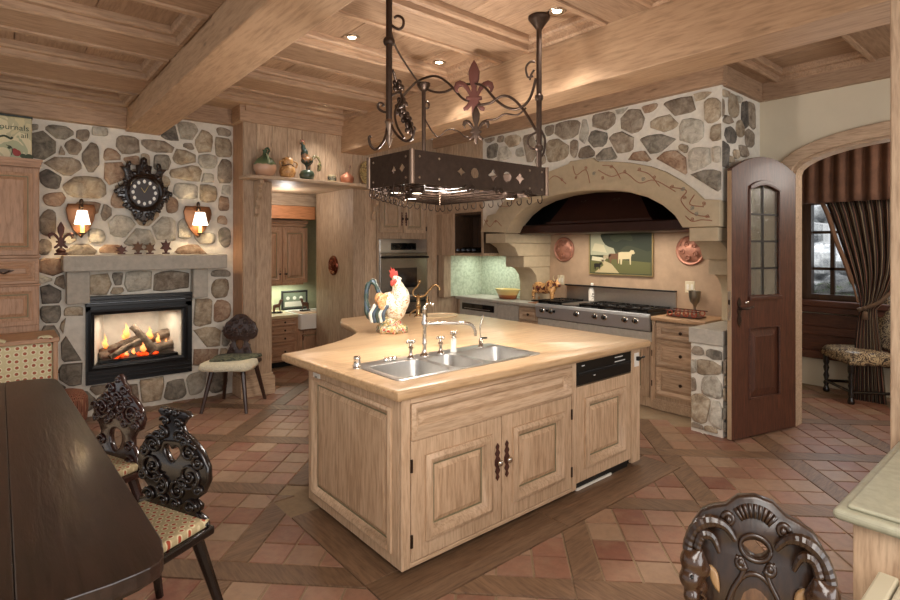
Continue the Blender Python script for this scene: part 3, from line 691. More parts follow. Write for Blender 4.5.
# ---------------------------------------------------------------- sink
sk = thing('sink', 'triple bowl stainless steel sink set into the island top', 'sink', (2.1, 2.5, .92))
bowls = [(1.60, 1.945), (1.985, 2.205), (2.245, 2.63)]
m = MB(HZ(.921)); m.plate([rrect(1.555, 2.25, 2.675, 2.75, .04)]+[rrect(a, 2.29, b, 2.63, .05, 6) for a, b in bowls], .006, .002); m.build('rim', STEEL, sk, smooth=50)
for a, b in bowls:
    m = MB(); R = []
    for ins, z, r in ((0, .921, .05), (.004, .90, .05), (.012, .76, .055), (.03, .735, .06), (.08, .728, .04)):
        R.append([(x, y, z) for x, y in rrect(a+ins, 2.29+ins, b-ins, 2.63-ins, min(r, (b-a)/2-ins-.005), 6)])
    m.rings(R, cap=False); n = len(R[0]); m.add(R[-1], [tuple(range(n))]); bo = m.build('bowl', STEEL, sk, smooth=60)
    m = MB(); m.lathe([(.001, .732), (.03, .732), (.038, .737), (.042, .733)], ((a+b)/2, 2.46, 0), 16); m.build('drain', CHROME, bo, smooth=True)
# ---------------------------------------------------------------- taps on the sink ledge
def cross_handle(m, c, r=.026):
    m.tube([(c[0]-r, c[1], c[2]), (c[0]+r, c[1], c[2])], [.006, .006], 8); m.tube([(c[0], c[1]-r, c[2]), (c[0], c[1]+r, c[2])], .006, 8)
    for dx, dy in ((r, 0), (-r, 0), (0, r), (0, -r)): m.ball((c[0]+dx, c[1]+dy, c[2]), .009, 8, 6)
    m.ball(c, .012, 8, 6)
fx, fy = 2.035, 2.665
f_ = thing('sink_faucet', 'tall nickel sink faucet with a long bridge spout behind the three bowls', 'faucet', (fx, fy, .924))
m = MB(); m.lathe([(.03, .924), (.03, .932), (.018, .94), (.014, .96), (.012, .99), (.016, 1.0), (.013, 1.01), (.0125, 1.10), (.018, 1.11), (.018, 1.14), (.013, 1.15), (.011, 1.21), (.016, 1.22), (.008, 1.235), (.001, 1.237)], (fx, fy, 0), 18); m.build('column', CHROME, f_, smooth=60)
m = MB(); m.tube(smoothpts([(fx, fy, 1.125), (fx+.12, fy-.04, 1.125), (fx+.24, fy-.08, 1.118), (fx+.30, fy-.10, 1.105), (fx+.325, fy-.11, 1.07), (fx+.33, fy-.112, 1.03)], 5), [.011]*20+[.0105]*6, 10); m.build('spout', CHROME, f_, smooth=60)
m = MB(); m.tube(smoothpts([(fx, fy, 1.23), (fx+.02, fy, 1.25), (fx+.05, fy, 1.25), (fx+.065, fy, 1.24)], 4), .006, 8); m.ball((fx+.068, fy, 1.24), .01, 8, 6); m.build('lever', CHROME, f_, smooth=60)
for i, (x, lab) in enumerate(((1.93, 'nickel cross handled tap left of the tall sink faucet'), (2.165, 'nickel cross handled tap right of the tall sink faucet'))):
    t = thing('tap', lab, 'tap', (x, fy, .924))
    m = MB(); m.lathe([(.024, .924), (.024, .93), (.014, .94), (.010, .955), (.012, .985), (.018, .99), (.010, 1.0), (.008, 1.02)], (x, fy, 0), 16); m.build('body', CHROME, t, smooth=60)
    m = MB(); cross_handle(m, (x, fy, 1.025)); m.build('cross_handle', CHROME, t, smooth=60)
t = thing('soap_dispenser', 'white porcelain soap pump with a nickel cross top on the sink ledge', 'soap dispenser', (2.275, fy, .924))
m = MB(); m.lathe([(.022, .924), (.022, .93), (.017, .934), (.017, 1.01), (.013, 1.014), (.001, 1.014)], (2.275, fy, 0), 16); m.build('bottle', WHITE, t, smooth=60)
m = MB(); m.lathe([(.016, 1.01), (.018, 1.02), (.01, 1.03), (.006, 1.045)], (2.275, fy, 0), 12); cross_handle(m, (2.275, fy, 1.045), .02); m.build('pump_head', CHROME, t, smooth=60)
t = thing('water_dispenser', 'slim filtered water tap with black lever at the right of the sink ledge', 'tap', (2.52, fy, .924))
m = MB(); m.lathe([(.02, .924), (.02, .93), (.014, .935), (.014, .975), (.006, .985)], (2.52, fy, 0), 14); m.build('body', CHROME, t, smooth=60)
m = MB(); m.tube(smoothpts([(2.52, fy, .98), (2.512, fy, 1.05), (2.53, fy-.005, 1.12), (2.535, fy-.01, 1.14)], 5), [.005]*16, 8); m.build('spout', CHROME, t, smooth=60)
m = MB(); m.tube([(2.52, fy, .985), (2.56, fy-.02, .985)], .006, 8); m.build('lever', BLACK, t)
t = thing('air_gap_cap', 'short nickel capped cylinder at the left end of the sink', 'cap', (1.552, 2.66, .92))
m = MB(); m.lathe([(.024, .92), (.024, .925), (.02, .928), (.02, .97), (.021, .972), (.019, .985), (.015, .988), (.001, .989)], (1.552, 2.66, 0), 18); m.build('body', CHROME, t, smooth=60)
t = thing('strainer_basket', 'small nickel strainer lying on the sink ledge left of the taps', 'strainer', (1.79, 2.69, .925))
m = MB()
for k in range(3): m.lathe([(.012, .925), (.018, .928), (.018, .94), (.010, .946), (.001, .947)], (1.765+k*.03, 2.69, 0), 10)
m.build('body', CHROME, t, smooth=60)
# prep tap at the back of the island
BRZ = simple('antique_brass', '#b09066', .25, .9)
px_, py_ = 3.17, 4.25
t = thing('prep_faucet', 'brass gooseneck faucet near the back edge of the island behind the rooster', 'faucet', (px_, py_, .92))
m = MB(); m.lathe([(.04, .92), (.04, .93), (.024, .94), (.022, 1.02), (.028, 1.03), (.022, 1.04), (.018, 1.12), (.024, 1.13), (.01, 1.145)], (px_, py_, 0), 16); m.build('column', BRZ, t, smooth=60)
A = RT*1.0
def pp(a, z): return (px_+RT.x*a, py_+RT.y*a, z)
m = MB(); m.tube(smoothpts([pp(.0, 1.12), pp(.06, 1.13), pp(.11, 1.19), pp(.16, 1.235), pp(.20, 1.22), pp(.21, 1.18)], 5), .012, 8); m.build('spout', BRZ, t, smooth=60)
m = MB(); m.tube(smoothpts([pp(.0, 1.12), pp(-.045, 1.13), pp(-.05, 1.18), pp(-.01, 1.22), pp(.01, 1.26)], 5), .009, 8); m.ball(pp(.01, 1.27), .018, 10, 7); m.build('lever', BRZ, t, smooth=60)
m = MB(); m.tube(smoothpts([pp(.09, 1.12), pp(.085, 1.06), pp(.07, 1.0)], 5), .012, 8); m.lathe([(.025, .92), (.02, .94), (.015, 1.0)], pp(.07, 0), 12); m.build('side_spray', BRZ, t, smooth=60)
m = MB(); m.tube(smoothpts([pp(-.09, .93), pp(-.07, .96), pp(-.03, .99), pp(0, 1.0)], 4), .009, 8); m.build('side_handle', BRZ, t, smooth=60)
t = thing('prep_sink', 'small oval prep sink let into the back of the island', 'sink', (3.2, 4.02, .92))
m = MB(); m.lathe([(.24, .921), (.24, .927), (.20, .928), (.195, .921), (.001, .9215)], (3.36, 4.2, 0), 28, sx=1, sy=.75); m.build('rim', simple('pale_ceramic', '#e3c9a0', .3), t, smooth=50)
# power cord at the right end of the island
pl = thing('power_cord', 'black cord plugged into the outlet on the right corner of the island', 'cord', (3.64, 2.15, .75))
m = MB(); m.tube(smoothpts([(3.60, 2.118, .79), (3.625, 2.09, .80), (3.67, 2.13, .79), (3.70, 2.2, .70), (3.705, 2.22, .5), (3.68, 2.22, .3), (3.66, 2.3, .12)], 6), .005, 6); m.build('cable', BLACK, pl, smooth=True)
m = MB(); m.box(3.575, 2.108, .775, 3.60, 2.128, .805); m.build('plug', BLACK, pl, bevel=.003)
m = MB(TI); m.box(3.555, -.028, .73, 3.615, -.033, .83); m.build('outlet_plate', WHITE, isl, bevel=.002)
# ================================================================== BLOBBY FIGURES
def blob(name, mat, parent, balls=(), tubes=(), vox=.012, sm=4):
    m = MB()
    for b in balls:
        c, r = b[0], b[1]; rot = b[2] if len(b) > 2 else None
        m.ball(c, r, 12, 8, rot)
    for pts, r in tubes: m.tube(smoothpts(pts, 4) if len(pts) > 2 else pts, [r]*99 if not isinstance(r, (list, tuple)) else [r[0]+(r[-1]-r[0])*i/(((len(pts)-1)*4) if len(pts) > 2 else 1) for i in range(99)], 8) if False else m.tube(*_tp(pts, r), 8)
    o = m.build(name, mat, parent, smooth=True)
    md = o.modifiers.new('remesh', 'REMESH'); md.mode = 'VOXEL'; md.voxel_size = vox; md.use_smooth_shade = True
    if sm: md = o.modifiers.new('smooth', 'SMOOTH'); md.iterations = sm; md.factor = .5
    return o
def _tp(pts, r):
    P = smoothpts(pts, 4) if len(pts) > 2 else [Vector(p) for p in pts]
    if not isinstance(r, (list, tuple)): return P, [r]*len(P)
    out = []
    for i in range(len(P)):
        t = i/(len(P)-1)*(len(r)-1); k = min(int(t), len(r)-2); out.append(r[k]+(r[k+1]-r[k])*(t-k))
    return P, out
def mottled(name, cols, scale=9, rough=.35):
    if name in _w: return _w[name]
    s = N(name); co = s.coord(rnd=False); f = s.noise(co, scale, 3, .5, 1.0)
    n = len(cols); _w[name] = s.out(s.ramp(f, [(.3+.4*i/n, c) for i, c in enumerate(cols)], 'CONSTANT' if n > 3 else 'LINEAR'), rough, coat=.3); return _w[name]
# rooster on the island
ro = thing('rooster_figurine', 'large painted ceramic rooster standing on the island top', 'figurine', (2.40, 3.62, .92))
rl = Matrix.Translation((2.42, 3.60, .92)) @ Matrix.Rotation(-YAW, 4, 'Z')     # local x to the right of the picture
def rp(x, y, z): return tuple(rl @ Vector((x, y, z)))
WP = mottled('rooster_white', ['#c9b98c', '#e0d9c4', '#e6e0d0', '#b98f62', '#dcd2b6'], 26)
blob('body', WP, ro, [(rp(.03, 0, .20), (.095, .08, .11)), (rp(-.02, 0, .24), (.10, .075, .09)), (rp(.075, 0, .27), (.075, .065, .11)), (rp(.055, 0, .33), (.055, .05, .09)), (rp(.035, 0, .38), (.038, .036, .055)), (rp(.03, 0, .43), (.032, .03, .035))], [([rp(.06, 0, .44), rp(.085, 0, .43)], [.014, .005])], .01)
blob('base', mottled('rooster_base', ['#b7472f', '#e3d3b0', '#c9a25c', '#5c6b4e', '#d9cdb4', '#b7503a'], 20), ro, [(rp(0, 0, .03), (.115, .09, .045)), (rp(-.01, 0, .09), (.10, .075, .05))]+[(rp(.10*cos(k), .08*sin(k), .03), (.035, .03, .04)) for k in range(7)], [], .012, 2)
m = MB(rl); comb = [(-.0, .43), (-.022, .46), (-.012, .475), (-.025, .50), (-.006, .495), (-.01, .53), (.01, .50), (.014, .522), (.03, .49), (.042, .50), (.05, .46), (.045, .44), (.02, .44)]
m.plate([comb], .02, .006); m.build('comb', simple('rooster_red', '#c0453a', .35, coat=.3), ro, smooth=60)
blob('wattle', simple('rooster_red', '#c0453a'), ro, [(rp(.05, -.0, .385), (.018, .022, .032)), (rp(.03, -.028, .41), (.018, .012, .026)), (rp(.005, -.03, .40), (.02, .01, .03))], [], .007, 1)
blob('wing', mottled('rooster_wing', ['#8a5a3a', '#e0b98a', '#d99b63', '#c98a52', '#efe0c0'], 24), ro, [(rp(-.05, -.065, .25), (.075, .022, .07), Matrix.Rotation(.5, 3, 'Y')), (rp(-.09, -.05, .28), (.05, .02, .05))], [], .01, 1)
TG = simple('rooster_green', '#41524a', .3, coat=.4); TW = simple('rooster_white_plain', '#ece8dc', .3, coat=.4); TB = simple('rooster_blue', '#4c5d6c', .3, coat=.3)
for k in range(9):
    y = (k % 3-1)*.022; s = k/8
    P = [rp(-.07, y, .24), rp(-.10-.03*s, y, .32+.06*s), rp(-.14-.02*s, y*1.4, .385+.035*(1-abs(s-.6))), rp(-.19-.01*s, y*1.5, .36-.05*s+.03), rp(-.205, y*1.5, .28-.12*s), rp(-.18, y*1.3, .20-.1*s)]
    m = MB(); m.tube(smoothpts(P, 5), [.010, .012, .014, .015, .016, .016]*5, 7, flat=.9); m.build('tail_feather', (TG, TW, TG, TB)[k % 4], ro, smooth=True)
for k in range(5):
    m = MB(); a = -.02-.025*k; m.tube(smoothpts([rp(a, -.07, .23), rp(a-.04, -.075, .16), rp(a-.03, -.06, .09)], 5), [.014, .018, .016, .014]*4, 7); m.build('lower_feather', (TB, TW, TG)[k % 3], ro, smooth=True)
m = MB(); m.ball(rp(.05, -.026, .44), .005, 8, 6); m.build('eye', BLACK, ro)
# ================================================================== RANGE NICHE
Tx = Fr((XH, 0, 0), (0, -1, 0), (-1, 0, 0))
VINE = simple('painted_vine', '#9f6c54', .7); VINEG = simple('painted_leaf', '#8c8f86', .7)
arch = thing('stone_hood_arch', 'smooth limestone arch with painted vines over the cooking niche', 'arch', (4.64, yc, 1.78))
left_out = [(2*yc-y, z) for y, z in reversed(outR[:-1])]
P = outR+[(3.20, 2.49), (3.22, 2.515), (3.50, 2.515), (3.52, 2.49)]+left_out
P = [p for p in P]+[(YH1, 1.80), (4.43, 1.78)]+inner[::-1][1:-1]+[(2.29, 1.78), (1.97, 1.78)]
m = MB(Tx @ Matrix.Translation((0, -.045, 0))); m.plate([[(-a, b) for a, b in P]], .28, .012, off=.14-.0); m.build('arch_band', LIME, arch, smooth=40)
def vine(pts, r=.004, mat=VINE, nm='vine'):
    m = MB(Tx); m.tube([(-y, -.046, z) for y, z in [tuple(p) for p in smoothpts(pts, 5)]], r, 5); return m.build(nm, mat, arch, smooth=True)
def rose(y, z, r=.018, mat=VINE):
    m = MB(Tx)
    m.tube([(-y+q[0], -.047, z+q[2]) for q in spiral((0, 0), r, r*.15, random.uniform(0, 360), 1.6, 16)], .003, 5); m.build('flower', mat, arch, smooth=True)
for pts in ([(2.05,1.86),(2.2,1.90),(2.3,2.02),(2.25,2.10),(2.38,2.14)],[(2.1,1.95),(2.22,1.98),(2.18,2.06)],[(2.35,2.10),(2.55,2.22),(2.7,2.21),(2.85,2.32),(3.0,2.30),(3.15,2.38)],
            [(2.5,2.16),(2.6,2.28),(2.72,2.33)],[(2.9,2.27),(2.98,2.39),(3.1,2.42)],[(3.25,2.26),(3.30,2.40),(3.42,2.36),(3.46,2.46)],[(3.55,2.28),(3.7,2.38),(3.85,2.30),(4.0,2.32)],[(4.05,2.15),(4.2,2.24),(4.35,2.1),(4.5,2.1)],[(4.5,1.86),(4.6,1.93),(4.7,1.86),(4.8,1.95)],[(2.03,1.83),(2.12,1.84),(2.2,1.83),(2.26,1.88)]): vine(pts)
for y, z in ((2.07,1.87),(2.2,1.85),(2.27,2.04),(2.38,2.15),(2.55,2.25),(2.70,2.34),(2.85,2.33),(3.0,2.40),(3.1,2.30),(3.3,2.42),(3.42,2.33),(3.6,2.33),(3.8,2.36),(4.02,2.30),(4.2,2.2),(4.4,2.12),(4.6,1.92),(4.75,1.93),(2.1,1.98)): rose(y, z)
for y, z in ((2.2,1.95),(2.16,1.89),(2.66,2.24),(2.28,2.12),(3.2,2.35)): rose(y, z, .02, VINEG)
# corbels: curved stone brackets either side
def corbel(name, label, y0, y1):
    t = thing(name, label, 'corbel', (5.2, (y0+y1)/2, .92))
    Tc = Fr((0, y0, 0), (1, 0, 0), (0, -1, 0))
    m = MB(Tc); m.plate([[(5.5, 1.66), (4.62, 1.66), (4.62, 1.775), (5.5, 1.775)]], y1-y0, .006, off=(y1-y0)/2); m.build('upper_block', LIME, t)
    m = MB(Tc); m.plate([[(5.5, 1.50), (4.86, 1.50), (4.84, 1.53), (4.80, 1.60), (4.72, 1.64), (4.68, 1.657), (5.5, 1.657)]], y1-y0-.02, .006, off=(y1-y0)/2); m.build('bracket', LIME, t, smooth=40)
    m = MB(Tc); m.plate([[(5.5, 1.36), (4.96, 1.36), (4.96, 1.497), (5.5, 1.497)]], y1-y0-.03, .006, off=(y1-y0)/2); m.build('lower_block', LIME, t)
    m = MB(Tc); m.plate([[(5.5, .92), (5.22, .92), (5.22, 1.15), (5.20, 1.25), (5.12, 1.33), (5.06, 1.357), (5.5, 1.357)]], y1-y0-.04, .006, off=(y1-y0)/2); m.build('pilaster', LIME, t, smooth=40)
corbel('stone_corbel', 'stepped limestone corbel at the left end of the cooking niche', 4.46, 4.80)
corbel('stone_corbel', 'stepped limestone corbel at the right end of the cooking niche beside the open door', 1.99, 2.24)
# backsplash
TRAV = simple('travertine_panel', '#b99d82', .6, nscale=7, amt=.3, bump=.1)
bs = MB(); bs.box(5.46, 2.24, .90, 5.5, 4.5, 2.0); struct(bs.build('wall_backsplash', TRAV))
# hood canopy
HM = simple('dark_copper_hood', '#3c221b', .38, .45, nscale=5, amt=.5)
hd = thing('range_hood', 'dark metal canopy hood inside the stone arch', 'range hood', (5.1, yc, 1.8))
def R4(x0, y0, x1, y1, z): return [(x0, y0, z), (x1, y0, z), (x1, y1, z), (x0, y1, z)]
m = MB(); m.rings([R4(4.86, 2.28, 5.46, 4.44, 1.765), R4(4.84, 2.26, 5.46, 4.46, 1.775), R4(4.84, 2.26, 5.46, 4.46, 1.86), R4(4.86, 2.28, 5.46, 4.44, 1.875)]); m.build('rim', HM, hd)
m = MB(); m.rings([R4(4.90, 2.75, 5.46, 4.05, 1.875), R4(5.02, 2.95, 5.46, 3.85, 2.16), R4(5.05, 3.0, 5.46, 3.8, 2.6)]); m.build('canopy', HM, hd, smooth=30)
m = MB(); m.box(4.885, 2.74, 1.875, 4.90, 4.06, 1.90); m.build('band', HM, hd)
m = MB(); m.box(5.44, 2.1, 1.8, 5.5, 4.6, 2.6); m.box(4.78, 2.1, 2.55, 5.5, 4.6, 2.6); m.box(4.95, 2.1, 1.79, 5.5, 2.14, 2.6); m.box(4.95, 4.6, 1.79, 5.5, 4.64, 2.6); m.build('dark_lining', simple('lining_black', '#140f0d', .9), hd)  # near-black boxes lining the inside of the arch
for y, z in ((3.2, 2.1), (3.62, 2.1)):
    m = MB(Fr((5.0, y, z), (0, -1, 0), (-1, 0, 0)))
    m.tube(spiral((-.03, 0), .03, .008, 0, 1.2, 14), .005, 5); m.build('scroll', IRON, hd); m = MB(Fr((5.0, y, z), (0, -1, 0), (-1, 0, 0))); m.tube(spiral((.03, 0), .03, .008, 180, -1.2, 14), .005, 5); m.build('scroll', IRON, hd)
# painting of cattle
a = atx(589, 232, 5.44); b = atx(653, 279, 5.44)
pw, ph = 2*.405, .0
y1_, y0_ = a.y, b.y; z1_, z0_ = 1.802, 1.285
pt = thing('cattle_painting', 'painting of cattle in a wooded meadow with a gilt edge above the range', 'painting', (5.44, (y0_+y1_)/2, z0_))
TP = Fr((5.452, 0, 0), (0, -1, 0), (-1, 0, 0)); A0, A1 = -y1_, -y0_; W_ = A1-A0; H_ = z1_-z0_
m = MB(TP); m.loft(A0, z0_, A1, z1_, [(0, 0), (0, .018), (.008, .02), (.012, .016)], cap=False); m.build('frame', simple('dull_gilt', '#a08a5c', .45, .4), pt)
m = MB(TP); m.box(A0+.01, 0, z0_+.01, A1-.01, -.014, z1_-.01); m.build('canvas', simple('paint_canvas', '#3a402c', .6), pt)
def flat(par, name, pts, mat, h=.0145, T=None, th=.001):
    m = MB(T or TP); m.plate([pts], th, 0, off=-h); return m.build(name, mat, par)
def fx_(x, z): return (A0+W_*x, z0_+H_*z)
PG = lambda n, c: simple('paint_'+n, c, .55)
flat(pt, 'painted_sky', [fx_(.03, .45), fx_(.45, .45), fx_(.38, .7), fx_(.3, .96), fx_(.03, .96)], PG('sky', '#a9a98f'))
flat(pt, 'painted_clouds', [fx_(.05, .55), fx_(.3, .5), fx_(.25, .68), fx_(.1, .72)], PG('cloud', '#c6bf9f'), .015)
flat(pt, 'painted_tree', closed([fx_(.2, .9), fx_(.28, .68), fx_(.42, .6), (A0+W_*.5, z0_+H_*.55), fx_(.62, .66), fx_(.8, .6), fx_(.97, .55), fx_(.97, .96), fx_(.6, .97), fx_(.32, .97)], 3), PG('tree', '#26301f'), .0155)
flat(pt, 'painted_leaves', closed([fx_(.35, .85), fx_(.45, .74), fx_(.55, .8), fx_(.7, .76), fx_(.66, .92), fx_(.48, .94)], 3), PG('leaf', '#39422a'), .016)
flat(pt, 'painted_meadow', [fx_(.03, .05), fx_(.97, .05), fx_(.97, .3), fx_(.6, .34), fx_(.3, .38), fx_(.03, .32)], PG('meadow', '#5f5f38'), .0155)
flat(pt, 'painted_path', [fx_(.1, .05), fx_(.5, .05), fx_(.38, .25), fx_(.2, .36), fx_(.25, .22)], PG('path', '#b7a882'), .016)
flat(pt, 'painted_pond', [fx_(.05, .33), fx_(.25, .3), fx_(.3, .38), fx_(.06, .42)], PG('pond', '#c9c3a6'), .016)
def cow(par, x, z, s, mat, dark=False, T=None, h=.017, nm='painted_cow'):
    o = [(-.5, .1), (-.48, .45), (-.3, .5), (.25, .5), (.36, .62), (.52, .60), (.62, .42), (.5, .36), (.42, .38), (.36, .2), (.35, -.25), (.28, -.25), (.26, .08), (-.22, .06), (-.26, -.25), (-.34, -.25), (-.36, .05), (-.42, .05), (-.44, -.2), (-.49, -.2)]
    flat(par, nm, [(x+a*s, z+b*s) for a, b in o], mat, h, T)
cx_, cz_ = fx_(.60, .30); cow(pt, cx_, cz_+.02, .19, PG('cowwhite', '#cdbf98'))
cx_, cz_ = fx_(.42, .34); cow(pt, cx_, cz_, .15, PG('cowbrown', '#6b4a33'), h=.0165)
cx_, cz_ = fx_(.30, .36); cow(pt, cx_, cz_, .09, PG('cowtan', '#a3967a'), h=.0165)
cx_, cz_ = fx_(.15, .16); cow(pt, cx_, cz_, .10, PG('dogdark', '#15120e'), nm='painted_dog')
# copper moulds and outlets on the travertine
def mould(label, x, y, z, r, par_name='copper_mould', ax=(0, -1, 0), n=(-1, 0, 0), sy=1.0, motif=0, grp=None, COPPER=COPPER):
    t = thing(par_name, label, 'copper mould', (x, y, z), grp); T = Fr((x, y, z), ax, n)
    m = MB(T)
    R = []
    for rr, h in ((r, 0), (r, .012), (r*.93, .022), (r*.84, .014), (r*.80, .012)):
        R.append([(rr*cos(2*pi*k/28), -h, rr*sy*sin(2*pi*k/28)) for k in range(28)])
    m.rings(R, cap=False); m.build('rim', COPPER, t, smooth=50)
    m = MB(T); R = []
    for s_, h in ((.81, .012), (.72, .018), (.5, .034), (.25, .042), (.02, .044)):
        R.append([(s_*r*(1+.10*cos(6*2*pi*k/30)*(s_ > .2))*cos(2*pi*k/30), -h, s_*r*sy*(1+.10*cos(6*2*pi*k/30)*(s_ > .2))*sin(2*pi*k/30)) for k in range(30)])
    m.rings(R, cap=False); n_ = 30; m.build('embossed_centre', COPPER, t, smooth=70)
    for k in range(5 if motif else 4):
        m = MB(T); a_ = 2*pi*k/(5 if motif else 4)+motif
        m.tube([(q[0]+r*.45*cos(a_), -.040, q[2]+r*.45*sy*sin(a_)) for q in spiral((0, 0), r*.2, r*.04, k*80, 1.3, 12)], r*.05, 5); m.build('relief_scroll', COPPER, t, smooth=True)
    return t
p = atx(564, 249.5, 5.45); mould('round copper mould hanging left of the cattle painting', 5.455, p.y, p.z, .155)
p = atx(690.5, 250.5, 5.45); mould('large round copper mould hanging right of the cattle painting', 5.455, p.y, p.z, .155, motif=.7)
for (u, v, lab) in ((561, 280, 'white wall outlet left of the range on the backsplash'), (690, 287, 'white wall outlet behind the silver goblet')):
    p = atx(u, v, 5.46); t = thing('wall_outlet', lab, 'outlet', tuple(p)); T = Fr(p, (0, -1, 0), (-1, 0, 0))
    m = MB(T); m.loft(-.05, -.06, .05, .06, [(0, 0), (0, .004), (.004, .006), (.012, .006), (.014, .004)]); m.build('plate', simple('ivory_plastic', '#d9cdb0', .4), t)
    for q in (-.022, .022): m = MB(T); m.box(q-.012, -.004, -.028, q+.012, -.007, .028); m.build('socket', WHITE, t, bevel=.002)
# ================================================================== RANGE TOP
rg = thing('gas_range', 'wide stainless steel gas range top with black grates and seven knobs', 'range', (5.2, 3.52, .78))
RY0, RY1, RX0 = 2.80, 4.27, 4.94
m = MB(); m.box(RX0+.03, RY0, .76, 5.46, RY1, .945); m.build('body', BLKM, rg, bevel=.004)
TR = Fr((RX0+.03, 0, 0), (0, -1, 0), (-1, 0, 0))
m = MB(TR); m.add([(-RY1, 0, .765), (-RY0, 0, .765), (-RY0, -.02, .78), (-RY1, -.02, .78), (-RY0, -.035, .905), (-RY1, -.035, .905), (-RY0, -.02, .93), (-RY1, -.02, .93), (-RY0, 0, .94), (-RY1, 0, .94)],
   [(0, 1, 2, 3), (3, 2, 4, 5), (5, 4, 6, 7), (7, 6, 8, 9), (1, 8, 6, 4, 2), (0, 3, 5, 7, 9), (0, 9, 8, 1)]); m.build('front_panel', simple('steel_front', '#c4c6c9', .35, .7, nscale=40, amt=.1), rg)
for u in (542.5, 551, 576.5, 595, 604.5, 625, 635.5):
    p = atx(u, 315, RX0-.0); T = Fr((RX0, p.y, .862), (0, -1, 0), (-1, 0, 0))
    m = MB(T); m.lathe([(.034, 0), (.034, .006), (.027, .010), (.026, .012)], (0, 0, 0), 20, 'y'); k_ = m.build('knob_ring', CHROME, rg, smooth=50)
    m = MB(T); m.lathe([(.024, .004), (.022, .034), (.018, .037), (.001, .037)], (0, 0, 0), 16, 'y'); m.build('knob', BLACK, k_, smooth=50)
    m = MB(T); m.box(-.003, -.037, -.018, .003, -.042, .018); m.build('pointer', CHROME, k_)
m = MB(TR @ Matrix.Translation((-4.06+.02, -.0345, .862))); m.box(-.07, 0, -.014, .07, -.006, .014); m.build('badge', BLKM, rg, bevel=.002)
m = MB(); m.box(5.44, RY0-.02, .94, 5.46, RY1-.08, 1.135); m.build('backguard', STEEL, rg)
m = MB(); m.box(5.40, RY0-.025, 1.135, 5.46, RY1-.075, 1.15); m.build('backguard_cap', BLKM, rg, bevel=.003)
m = MB(); m.box(4.97, 3.68, .945, 5.40, 3.90, .962); m.build('griddle', STEEL, rg, bevel=.004)
for i, (a, b) in enumerate(((2.83, 3.10), (3.11, 3.39), (3.40, 3.66), (3.92, 4.08), (4.09, 4.25))):
    m = MB(); z = .975
    for x in (4.98, 5.19, 5.40): m.box(x-.008, a, z-.014, x+.008, b, z+.004)
    for y in (a+.008, b-.008): m.box(4.975, y-.008, z-.03, 5.41, y+.008, z+.004)
    for cx in (5.085, 5.295):
        cy = (a+b)/2
        for k in range(8):
            t_ = pi*k/4; m.tube([(cx+.03*cos(t_), cy+.03*sin(t_), z), (cx+.10*cos(t_), cy+min(.10, (b-a)/2)*sin(t_), z)], .007, 5)
    g = m.build('grate', BLACK, rg)
    for cx in (5.085, 5.295): m = MB(); m.lathe([(.045, .945), (.045, .955), (.03, .962), (.001, .962)], (cx, (a+b)/2, 0), 16); m.build('burner', BLACK, g, smooth=40)
# apron stone under the range + base cabinets, counters
CT = wood('range_counter', '#c7a27c', '#a98462', 'y', .35, .05, var=.02, grain=.6)
ap = thing('range_base_cabinet', 'pale cabinet under the range top with a stone coloured apron', 'cabinet', (5.2, 3.54, 0))
for a, b in ((2.80, 3.17), (3.174, 3.7), (3.704, 4.27)):
    m = MB(); m.box(4.985, a, .66, 5.05, b, .757); m.build('apron_panel', CONC, ap, bevel=.003)
m = MB(); m.box(5.02, 2.815, 0, 5.46, 4.27, .76); m.build('body', pine('z'), ap)
Tk = Fr((5.02, 0, 0), (0, -1, 0), (-1, 0, 0))
for a, b in ((2.83, 3.53), (3.54, 4.25)): d = raised_door(ap, Tk, -b, .1, -a, .64, pine('z'), 'door', .08)
KD = simple('sage_pine', '#b4a184', .6)
dc = thing('drawer_cabinet', 'pale three drawer base cabinet between the range and the stone pier', 'cabinet', (5.2, 2.5, 0))
m = MB(); m.box(5.02, 2.245, 0, 5.46, 2.81, .88); m.build('body', pine('z'), dc)
m = MB(Tk); m.box(-2.81, 0, .0, -2.77, -.02, .88); m.build('stile', pine('z'), dc)
for z0, z1 in ((.0, .085), (.085, .10)): m = MB(Tk); m.box(-2.79, 0, z0, -2.245, -.03+z0*.1, z1); m.build('plinth', pine('x'), dc, bevel=.003)
for z0, z1 in ((.70, .86), (.43, .69), (.14, .42)):
    d = raised_door(dc, Tk, -2.765, z0, -2.255, z1, pine('y'), 'drawer', .03, .02, .002); knob(d, Tk @ Matrix.Translation((0, -.02, 0)), -2.50, (z0+z1)/2, .016)
for z in (.25, .55, .80): m = MB(Tk); m.box(-2.805, -.02, z-.03, -2.797, -.026, z+.03); m.build('hinge', IRON, dc)
t = thing('counter_slab', 'short tan counter slab right of the range top', 'countertop', (5.2, 2.5, .88))
m = MB(); m.box(4.96, 2.252, .882, 5.46, 2.795, .922); m.build('slab', CT, t, bevel=.01, seg=3)
lc = thing('drawer_cabinet', 'pale base cabinet with a small knobbed drawer left of the range top', 'cabinet', (5.2, 4.7, 0))
m = MB(); m.box(5.02, 4.275, 0, 5.46, 5.78, .88); m.build('body', pine('z'), lc)
pa, pb_ = atx(513, 305, 5.0), atx(535, 318, 5.0)
d = raised_door(lc, Tk, -4.60, .70, -4.285, .86, pine('y'), 'drawer', .03, .02, .002); knob(d, Tk @ Matrix.Translation((0, -.02, 0)), -4.43, .78, .016)
raised_door(lc, Tk, -4.60, .12, -4.285, .69, pine('z'), 'door', .06)
m = MB(Tk); m.box(-4.98, 0, .1, -4.605, -.02, .87); m.build('filler_panel', CONC, lc, bevel=.003)
t = thing('counter_slab', 'pale stone counter running into the corner left of the range top', 'countertop', (5.2, 5, .88))
